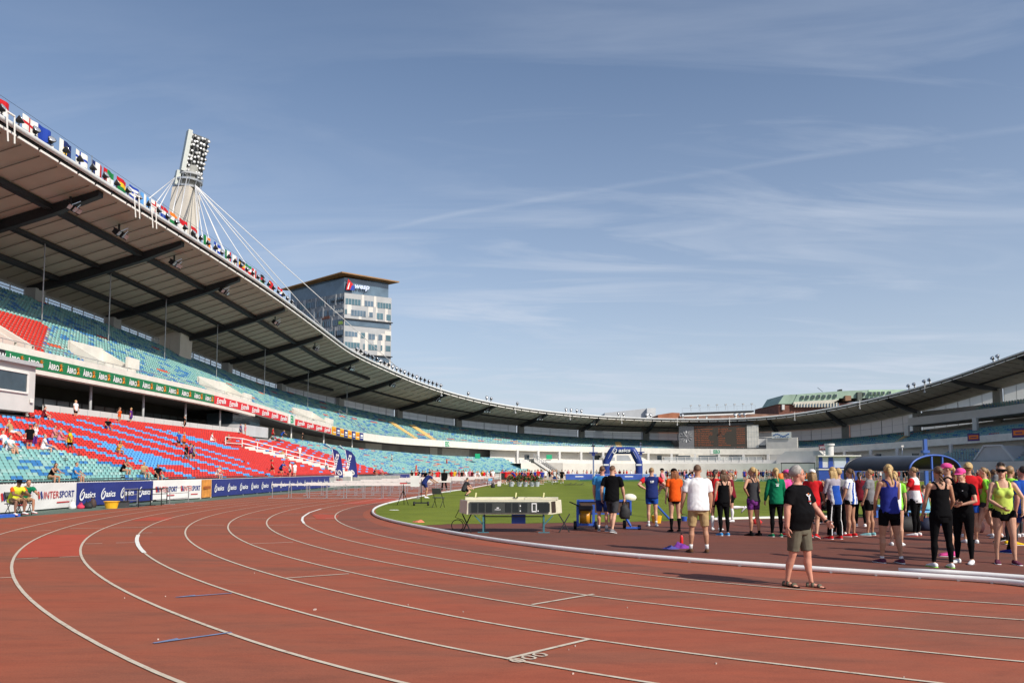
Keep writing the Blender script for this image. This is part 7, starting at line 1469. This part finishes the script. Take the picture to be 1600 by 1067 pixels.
person('girl in a pink T-shirt and pink cap behind the grey-haired man', G(1234, 836), R(215), 1.70, True, 'stand', 0, ('pony', 'light'), ('tee', 'pink'), ('mini', 'black'), ('red', 'white'), cap=('pink', 'back'), seed=13)
person('girl in a red T-shirt and white cap with long blond hair', G(1272, 841), R(150), 1.74, True, 'walk', 1, ('longer', 'light'), ('loose', 'red'), ('shorts', 'maroon'), ('red', 'white'), cap=('white',), seed=14)
person('woman with very long pale blond hair, blue vest, lilac sleeves and black track pants', G(1305, 842), R(200), 1.76, True, 'phone', 0, ('longer', 'blond'), ('long', 'lilac'), ('pants', 'black'), ('red', 'white'), seed=15, color=(('blue', 'white'), two(lambda x, y, z: np.where((abs(x) < .15) & (z < 1.30), np.where(abs(x) > .115, 2, 1), 0))), bcolor=(('white', 'royal'), two(lambda x, y, z: np.where(abs(abs(x)-.135) < .012, 1, 0))))
person('woman with curly blond hair just behind the very long pale hair', G(1312, 836), R(170), 1.72, True, 'stand', 0, ('curly', 'blond'), ('tee', 'grey'), ('tights', 'black'), ('white', 'grey'), seed=16)
person('girl in a blue and white shirt and black shorts with a brown ponytail', G(1330, 838), R(225), 1.72, True, 'stand', 1, ('pony', 'brown'), ('tee', 'white'), ('mini', 'black'), ('red', 'white'), seed=17, color=(('sky', 'blue'), two(lambda x, y, z: np.where(z < 1.36, np.where(np.sin(x*60+z*8) > .25, 2, 0), 0))))
person('girl in a grey T-shirt standing just left of the tall woman in blue', G(1360, 836.5), R(232), 1.70, True, 'stand', 1, ('bun', 'light'), ('tee', 'grey'), ('bike', 'black'), ('teal', 'white'), seed=18)
t, J = person('tall woman in a royal blue tank top and black shorts with a blond ponytail', G(1392, 879.5), R(188), 1.79, True, dict(legs=((3, 7, 3), (-4, 6, 4)), arms=((6, 10, 22, -8), (20, 16, 70, -6)), head=(-22, 0)), 1, ('pony', 'blond'), ('tank', 'royal'), ('bike', 'black'), ('plum', 'white'), ('white', 1.90), seed=19)
person('girl in a white vest with green trim behind the tall woman in blue', G(1401, 852), R(150), 1.66, True, 'stand', 0, ('pony', 'blond'), ('tee', 'white'), ('mini', 'black'), ('white', 'grey'), seed=20, color=(('lime',), two(lambda x, y, z: abs(x) > .13)))
person('girl in a red and white shirt and black tights with bunched blond hair', G(1432, 837), R(222), 1.76, True, 'phone', 1, ('bun', 'light'), ('tee', 'red'), ('tights', 'black'), ('white', 'red'), seed=21, color=(('white',), two(lambda x, y, z: ((z > 1.30) & (abs(x) < .14)) | ((x > .03) & (z < 1.16)))))
person('child in a pale teal top sitting on the light blue bench', G(1446, 820), R(170), 1.45, True, 'sit', 2, ('short', 'brown'), ('vest', 'teal'), ('mini', 'navy'), ('white', 'grey'), seed=22, sit=.45)
person('woman with a thick blond braid in a black racer-back top and black tights', G(1473, 886.5), R(176), 1.75, True, 'reach', 1, ('braid', 'brown'), ('tank', 'black'), ('tights', 'black'), ('white', 'lime'), seed=23)
person('woman in a pink cap and black top with bare legs, behind the blond braid', G(1484, 868.5), R(-115), 1.82, True, 'stand', 0, ('pony', 'blond'), ('vest', 'black'), ('mini', 'black'), ('pink', 'white'), cap=('pink',), seed=24)
t, J = person('smiling woman in a pink cap, black T-shirt and black tights with folded arms', G(1508, 880), R(-50), 1.72, True, 'crossed', 0, ('braid', 'blond'), ('tee', 'black'), ('tights', 'black'), ('white', 'grey'), cap=('pink',), seed=25)
plate(t, J, 'shirt_print', [(.035, .765, .012, .006, LETT)], True, .032)
person('person with curly blond hair, black cap and red T-shirt, seen from behind', G(1517, 848), R(160), 1.84, False, 'stand', 1, ('curly', 'blond'), ('loose', 'red'), ('shorts', 'blue'), ('white', 'grey'), cap=('black', 'back'), seed=26)
person('blonde woman in a lime green T-shirt looking to the left', G(1541, 848), R(-110), 1.78, True, 'walk', 0, ('pony', 'light'), ('tee', 'lime'), ('mini', 'charcoal'), ('black', 'white'), seed=27)
t, J = person('woman in a pale lime tank top and dark visor facing the camera', G(1572, 881), R(-18), 1.76, True, dict(legs=((6, 4, 8), (-3, 5, 4)), arms=((14, 20, 30, -8), (16, 12, 44, -42)), head=(-20, 4)), 0, ('bun', 'light'), ('tank', 'yellowgreen'), ('mini', 'black'), ('plum', 'white'), cap=('black', 'visor'), seed=28)
mb = MB(); S = J['S']; M = J['Mh']; c = J['hc']
for s in (-1, 1): mb.ball(c+M @ Vector((s*.033*S, -.086*S, .003*S)), (.026*S, .010*S, .018*S), BLACK, 10, 6, M.to_4x4())
mb.bar(c+M @ Vector((-.06*S, -.088*S, .008*S)), c+M @ Vector((.06*S, -.088*S, .008*S)), .006, .006, BLACK); mb.build('sunglasses', t)
person('woman with loose wavy hair in a lime T-shirt behind the pale lime tank top', G(1583, 851), R(100), 1.76, True, 'stand', 1, ('curly', 'light'), ('loose', 'lime'), ('tights', 'charcoal'), ('yellow', 'white'), seed=29)
person('dark-haired woman in a lime and grey top at the back of the lime group', G(1569, 842), R(200), 1.88, True, 'stand', 1, ('pony', 'dark'), ('tee', 'grey'), ('bike', 'black'), ('white', 'grey'), seed=30, color=(('lime',), two(lambda x, y, z: x < .02)))
person('person in a blue T-shirt and dark shorts at the right edge of the group', G(1602, 866), R(200), 1.80, False, 'walk', 2, ('short', 'dark'), ('loose', 'blue'), ('shorts', 'navy'), ('royal', 'white'), ('black', 1.2), seed=31)
person('dark-haired person sitting behind the lilac sleeves, reaching to the left', G(1290, 818), R(-60), 1.72, False, 'sit', 1, ('short', 'dark'), ('tee', 'charcoal'), ('pants', 'black'), ('black', 'white'), seed=32, sit=.45)
chair('folding_chair', 'dark folding chair carrying the sitting dark-haired person', G(1290, 818), R(-60), BLACK, CHG)
person('brown ponytail person in lime at the back, between red and lime shirts', G(1557, 838), R(170), 1.70, True, 'stand', 1, ('pony', 'brown'), ('tee', 'lime'), ('bike', 'black'), ('white', 'grey'), seed=33)
for x_, y_, rz_, lb_, kw_ in ((1345, 822, 150, 'person in a maroon top seen between the blue-white shirt and the grey T-shirt', dict(fem=True, pose='crossed', hair=('pony', 'dark'), top=('tee', 'maroon'), bottom=('tights', 'black'))), (1417, 828, 200, 'person in black bending over the kit bags behind the red and white shirt', dict(fem=True, pose='bend', hair=('pony', 'light'), top=('tee', 'charcoal'), bottom=('tights', 'black'))), (1496, 838, 140, 'tall person in navy mostly hidden behind the two pink caps', dict(pose='akimbo', hair=('short', 'brown'), top=('tee', 'navy'), bottom=('shorts', 'navy'))), (1591, 838, 220, 'person in white at the back of the right edge of the group', dict(fem=True, pose='stand', hair=('long', 'dark'), top=('tee', 'white'), bottom=('tights', 'charcoal'))), (1255, 826, 190, 'dark-haired person in teal seen behind the pink cap', dict(fem=True, pose='stand', hair=('long', 'dark'), top=('tee', 'teal'), bottom=('tights', 'navy')))):
    person(lb_, G(x_, y_), R(rz_), rnd.uniform(1.62, 1.72), skin=rnd.choice((0, 1)), seed=int(x_), **kw_)
# stewards at the left edge
a = G(20, 806); t, J = person('seated steward in a yellow high visibility vest over an orange shirt', a, R(62), 1.76, False, 'sitlean', 3, ('short', 'dark'), ('tee', 'orange'), ('shorts', 'khaki'), ('white', 'red'), cap=('black',), seed=41, sit=.46, color=(('hivis',), two(lambda x, y, z: (abs(x) < .19))))
chair('folding_chair', 'black folding chair under the seated steward', a, R(62), BLACK, CHG)
a = G(36, 804.5); person('second seated person in green and khaki beside the steward', a, R(58), 1.74, False, 'sitlean', 1, ('short', 'dark'), ('tee', 'green'), ('shorts', 'khaki'), ('white', 'red'), seed=42, sit=.46); chair('folding_chair', 'black folding chair under the second seated person', a, R(58), BLACK, CHG)
# middle distance on the field
person('person in black T-shirt and black shorts walking away over the far grass', G(878, 755), R(180), 1.80, False, 'walk', 0, ('crop', 'brown'), ('loose', 'black'), ('shorts', 'black'), ('white', 'grey'), ('white', 1.8), seed=43, vox=.014)
person('person in a brown T-shirt crouching on the grass edge by the kerb', G(725, 774.5), R(120), 1.72, False, 'kneel', 0, ('short', 'dark'), ('tee', 'charcoal'), ('shorts', 'black'), ('black', 'white'), seed=44, vox=.012, color=None, sit=.30)
person('dark figure in black with a backpack walking between the hurdles', G(694, 766), R(200), 1.80, False, 'walk', 3, ('short', 'dark'), ('jacket', 'black'), ('pants', 'black'), ('black', 'white'), seed=45, vox=.014)
person('person in navy bending over the hurdle behind the tripod', G(663, 778), R(120), 1.75, False, 'bend', 1, ('short', 'dark'), ('tee', 'navy'), ('shorts', 'navy'), ('white', 'grey'), seed=46, vox=.014)
finish_jobs()
# ---- spectators and distant people: a few figures copied with their own colours
TP = {}
for nm, kw in {'tee_stand': dict(pose='stand', hair=('short', 'brown')), 'tee_walk': dict(pose='walk', hair=('short', 'dark')), 'girl_stand': dict(fem=True, pose='akimbo', hair=('pony', 'blond'), top=('tank', 'red'), bottom=('mini', 'black')), 'tee_sit': dict(pose='sit', hair=('short', 'brown'), sit=.42), 'girl_sit': dict(fem=True, pose='sitlean', hair=('long', 'brown'), top=('tank', 'black'), bottom=('mini', 'black'), sit=.42), 'recline': dict(pose='recline', hair=('short', 'brown'), sit=.42), 'bend': dict(pose='bend', hair=('short', 'dark')), 'raise': dict(fem=True, pose='raise', hair=('pony', 'brown'), top=('tank', 'white'), bottom=('tights', 'black'))}.items():
    TP[nm] = person('x', (0, 0, 0), 0, 1.74, vox=.018, seed=60+len(TP), **kw)[0]
finish_jobs(); TT = {k: tree_of(v) for k, v in TP.items()}; used = set()
SLOT = {'shirt': 0, 'tank_top': 0, 'shorts': 1, 'tights': 1, 'trousers': 1, 'hair': 2, 'body': 3, 'shoe': 4}
def clone(kind, label, loc, rz, top, bot, hair='brown', skin=0, group=None, H=1.0):
    src = TP[kind]
    if kind not in used: used.add(kind); r = src; r.location = loc; r.rotation_euler = (0, 0, rz); r['label'] = label; ch = [c for c, _ in TT[kind]]
    else: r = dup(src, loc, rz, label, None, TT[kind]); ch = kids(r) if 0 else CH_LAST(r)
    if group: r['group'] = group
    elif 'group' in r: del r['group']
    r.scale = (H, H, H)
    for c in ch:
        k = SLOT.get(c.name.split('.')[0])
        if k is None or not c.material_slots: continue
        s = c.material_slots[0]; s.link = 'OBJECT'; s.material = (K[top], K[bot], HR[hair], SK[skin], K['white'])[k]
        for s in list(c.material_slots)[1:]: 
            if s.link == 'OBJECT': pass
    return r
def CH_LAST(r): return list(r.children)
def tier_pt(x, y, up=0.0):
    """point of the left lower tier seen at a pixel"""
    best = None
    for i in range(240):
        r = 44.5+i*.047; h = hit(x, y, r); t = tpar(h); z = zt(t, r)+up; d = abs(h.z-z)
        if best is None or d < best[0]: best = (d, t, r, z-up)
    _, t, r, z = best; i = max(0, min(NL-1, round((r-44.75)/.36))); r = lowr(i); return P3(t, r, lowz(t, i)), t
SPEC = [  # kind, x, y (hips if seated, feet if standing), top, bottom, hair, skin, label
 ('tee_sit', 64, 650, 'maroon', 'black', 'dark', 0, 'person in a dark red top sitting alone on the top row below the dark glazing at left'), ('tee_stand', 108, 655, 'white', 'black', 'blond', 0, 'person in a white shirt and black shorts standing at the grey parapet'), ('girl_stand', 167, 658, 'orange', 'orange', 'brown', 1, 'person in orange standing at the parapet'), ('tee_sit', 165, 668, 'black', 'blue', 'dark', 1, 'person in black sitting at the feet of the person in orange'), ('tee_stand', 183, 659, 'purple', 'navy', 'blond', 1, 'person in purple standing at the parapet beside the one in orange'), ('tee_stand', 270, 664, 'black', 'black', 'dark', 1, 'dark figure in black standing at the parapet left of the white post'),
 ('recline', 21, 676, 'khaki', 'white', 'brown', 0, 'person leaning back bare-armed in sand colour high in the red seats at left'), ('recline', 3, 690, 'white', 'black', 'brown', 0, 'person in white leaning back at the left edge of the photo'), ('tee_sit', 9, 699, 'white', 'grey', 'dark', 0, 'person in a white shirt sitting hunched at the left end of the teal block'), ('recline', 20, 702, 'teal', 'khaki', 'blond', 1, 'person in pale teal reclining beside the hunched one in white'), ('raise', 51, 702, 'white', 'purple', 'brown', 1, 'person in a white top raising one arm among the spectators at left'), ('tee_stand', 43, 706, 'black', 'maroon', 'dark', 1, 'person all in black standing below the raised arm'), ('tee_sit', 63, 697, 'white', 'white', 'grey', 0, 'grey-haired person all in white sitting right of the raised arm'), ('recline', 78, 697, 'royal', 'sky', 'brown', 2, 'person in royal blue lying back between the white sitter and the yellow shirt'), ('tee_sit', 86, 683, 'rose', 'khaki', 'brown', 1, 'left one of a pair in pale pink sitting above the yellow shirt'), ('tee_sit', 93, 686, 'rose', 'rose', 'blond', 1, 'right one of a pair in pale pink sitting above the yellow shirt'), ('tee_walk', 109, 709, 'yellow', 'black', 'dark', 3, 'person in a yellow T-shirt and black shorts walking down the rows'), ('girl_sit', 187, 705, 'yellow', 'grey', 'dark', 1, 'person in yellow sitting bent forward in the middle of the red block'), ('girl_sit', 192, 733, 'black', 'black', 'dark', 1, 'person in black sitting bent forward near the teal and red border'), ('tee_sit', 222, 736, 'khaki', 'grey', 'grey', 1, 'grey-haired bare-armed person sitting left of the light blue wedge'), ('tee_sit', 243, 740, 'black', 'black', 'dark', 1, 'person in a black vest sitting right on the light blue wedge'), ('girl_sit', 87, 753, 'black', 'khaki', 'dark', 1, 'dark-haired person with hands to the face just above the navy banner'), ('tee_sit', 124, 754, 'sky', 'sky', 'brown', 1, 'person in sky blue leaning over just above the navy banner'),
 ('tee_stand', 278, 703, 'blue', 'black', 'blond', 1, 'person in a blue shirt and cap in the middle of the red block'), ('tee_stand', 287, 704, 'orange', 'charcoal', 'blond', 1, 'person in orange next to the blue shirt in the red block'), ('tee_walk', 287, 722, 'black', 'grey', 'dark', 3, 'person in black standing with a rucksack below the orange shirt'), ('girl_stand', 296, 723, 'purple', 'black', 'dark', 1, 'person in purple between the black figure and the grey shirt'), ('tee_stand', 303, 724, 'grey', 'charcoal', 'dark', 1, 'person in a grey shirt at the right of a small knot of people'), ('tee_sit', 331, 688, 'white', 'white', 'dark', 0, 'person in white sitting by the upper light blue seats'), ('girl_sit', 352, 689, 'black', 'white', 'light', 1, 'person in a dark top sitting right of the white sitter by the light blue seats'), ('tee_stand', 367, 680, 'navy', 'navy', 'dark', 1, 'person in navy standing before the grey hut'), ('girl_stand', 373, 680, 'rose', 'rose', 'light', 1, 'person in pale pink standing beside navy before the grey hut'), ('tee_walk', 412, 678, 'red', 'black', 'dark', 1, 'person in red walking on the top row right of the grey hut'), ('bend', 437, 688, 'blue', 'navy', 'blond', 1, 'person in blue bending at the border of red and teal seats'), ('tee_stand', 460, 686, 'black', 'black', 'dark', 1, 'person in black standing at the back of the far teal seats'), ('recline', 443, 713, 'khaki', 'sky', 'blond', 1, 'pair of sunbathers seen as one figure lying on the seats above the balustrade'), ('tee_stand', 468, 716, 'white', 'lilac', 'brown', 1, 'person in pale clothes standing above the white balustrade'), ('tee_walk', 422, 740, 'red', 'black', 'dark', 1, 'person in red with a black bag walking below the balustrade'), ('bend', 438, 744, 'blue', 'black', 'dark', 1, 'person in blue and black bending at the foot of the balustrade'), ('tee_stand', 447, 744, 'white', 'charcoal', 'dark', 1, 'person in white with raised hands next to the blue one'), ('tee_stand', 457, 745, 'white', 'white', 'dark', 0, 'person all in white right of the others at the balustrade'), ('girl_sit', 334, 738, 'white', 'white', 'blond', 0, 'blond person in white sitting low in the red block'), ('tee_walk', 303.5, 722, 'black', 'olive', 'dark', 3, 'person with dark clothes at the back of the small knot'), ('girl_sit', 588, 741, 'black', 'black', 'dark', 1, 'dark-haired person at the far end of the red block, left of two'), ('tee_sit', 598, 741, 'rose', 'rose', 'light', 1, 'pale person at the far end of the red block, right of two'), ('tee_walk', 609, 722, 'white', 'black', 'dark', 1, 'person in white walking in the far teal seats'), ('tee_walk', 697, 727, 'red', 'red', 'dark', 1, 'person in red walking in the far teal seats right of the aisle'), ('tee_walk', 650, 738, 'red', 'orange', 'blond', 1, 'person in red and orange in the far teal seats near the front')]
SPEC = [s for s in SPEC if s[1] != 303.5]
for kd, x, y, tp_, bt, hr_, sk_, lb in SPEC:
    sitd = kd in ('tee_sit', 'girl_sit', 'recline'); p, tt_ = tier_pt(x, y, .36 if sitd else 0.0)
    back = kd in ('tee_stand', 'raise') and rnd.random() < .4
    q = p-Vector((*outward(tt_), 0))*(.02 if sitd else .15); clone(kd, ' '.join(lb.split()[:16]), q, inward_rz(tt_)+rnd.uniform(-.6, .6)+(math.pi if back else 0), tp_, bt, hr_, sk_, None, rnd.uniform(.76, .82))
def crowd(n, x0, x1, y0, y1, Yd, cols, where, group, kinds=('tee_stand', 'tee_walk', 'girl_stand')):
    for i in range(n):
        x = x0+(x1-x0)*(i+rnd.uniform(.1, .9))/n; Y_ = rnd.uniform(*Yd); p = atY(x, 740, Y_); c_ = rnd.choice(cols); b_ = rnd.choice(('black', 'black', 'navy', 'grey', 'white', 'red')); nm = {'sky': 'sky blue', 'royal': 'royal blue'}.get(c_, c_)
        k = rnd.choice(kinds)
        clone(k, f'small distant person in {nm} {where}', (p.x, p.y, 0.0), rnd.uniform(0, 6.28), c_, b_, rnd.choice(('brown', 'dark', 'blond')), rnd.choice((0, 1, 2)), f'{nm} {group}', rnd.uniform(.94, 1.04))
crowd(9, 640, 690, 0, 0, (88, 96), ('black', 'navy', 'yellow', 'red', 'black'), 'beyond the hurdles left of centre', 'figures beyond the hurdles')
crowd(17, 703, 772, 0, 0, (95, 106), ('black', 'white', 'white', 'rose', 'red', 'maroon', 'yellow'), 'in the row behind the hurdles', 'figures in the row behind the hurdles', ('tee_stand', 'tee_walk', 'girl_stand', 'bend'))
crowd(20, 782, 850, 0, 0, (88, 104), ('red', 'red', 'red', 'black', 'orange', 'white', 'royal'), 'in the cluster behind the potted plants', 'figures behind the potted plants', ('tee_stand', 'tee_walk', 'girl_stand', 'bend', 'tee_stand'))
crowd(5, 851, 872, 0, 0, (105, 118), ('red', 'black', 'white'), 'by the recessed bay of the white wall', 'figures by the recessed bay')
crowd(9, 880, 940, 0, 0, (134, 142), ('rose', 'white', 'black', 'grey'), 'behind the blue boards left of the arch', 'figures behind the boards left of the arch')
crowd(9, 960, 1012, 0, 0, (138, 146), ('red', 'yellowgreen', 'black', 'rose', 'white'), 'behind the blue boards under the arch', 'figures under the arch')
crowd(18, 1040, 1082, 0, 0, (118, 138), ('white', 'rose', 'black', 'royal', 'navy', 'khaki'), 'on the far field edge left of the scoreboard', 'figures left of the scoreboard', ('tee_stand', 'tee_walk', 'girl_stand', 'bend'))
crowd(26, 1104, 1150, 0, 0, (116, 132), ('red', 'red', 'red', 'white', 'maroon', 'black', 'orange', 'royal'), 'in the red crowd below the scoreboard', 'figures in the crowd below the scoreboard', ('tee_stand', 'tee_walk', 'girl_stand', 'bend'))
crowd(16, 1160, 1216, 0, 0, (112, 128), ('black', 'royal', 'grey', 'red', 'white', 'navy'), 'on the far field edge below the service tower', 'figures below the service tower')
crowd(8, 1222, 1276, 0, 0, (110, 120), ('black', 'black', 'sky', 'orange', 'rose'), 'under the black awning', 'figures under the black awning', ('tee_stand', 'tee_walk', 'bend'))
crowd(14, 1345, 1440, 0, 0, (104, 116), ('maroon', 'red', 'black', 'navy', 'white'), 'before the right stand behind the dugout', 'figures behind the dugout')
crowd(16, 1480, 1600, 0, 0, (96, 104), ('maroon', 'navy', 'black', 'white', 'grey', 'rose'), 'along the far edge below the right stand', 'figures below the right stand')
for k, v in TP.items():
    if k not in used:
        for c, _ in TT[k]: bpy.data.objects.remove(c)
        bpy.data.objects.remove(v)
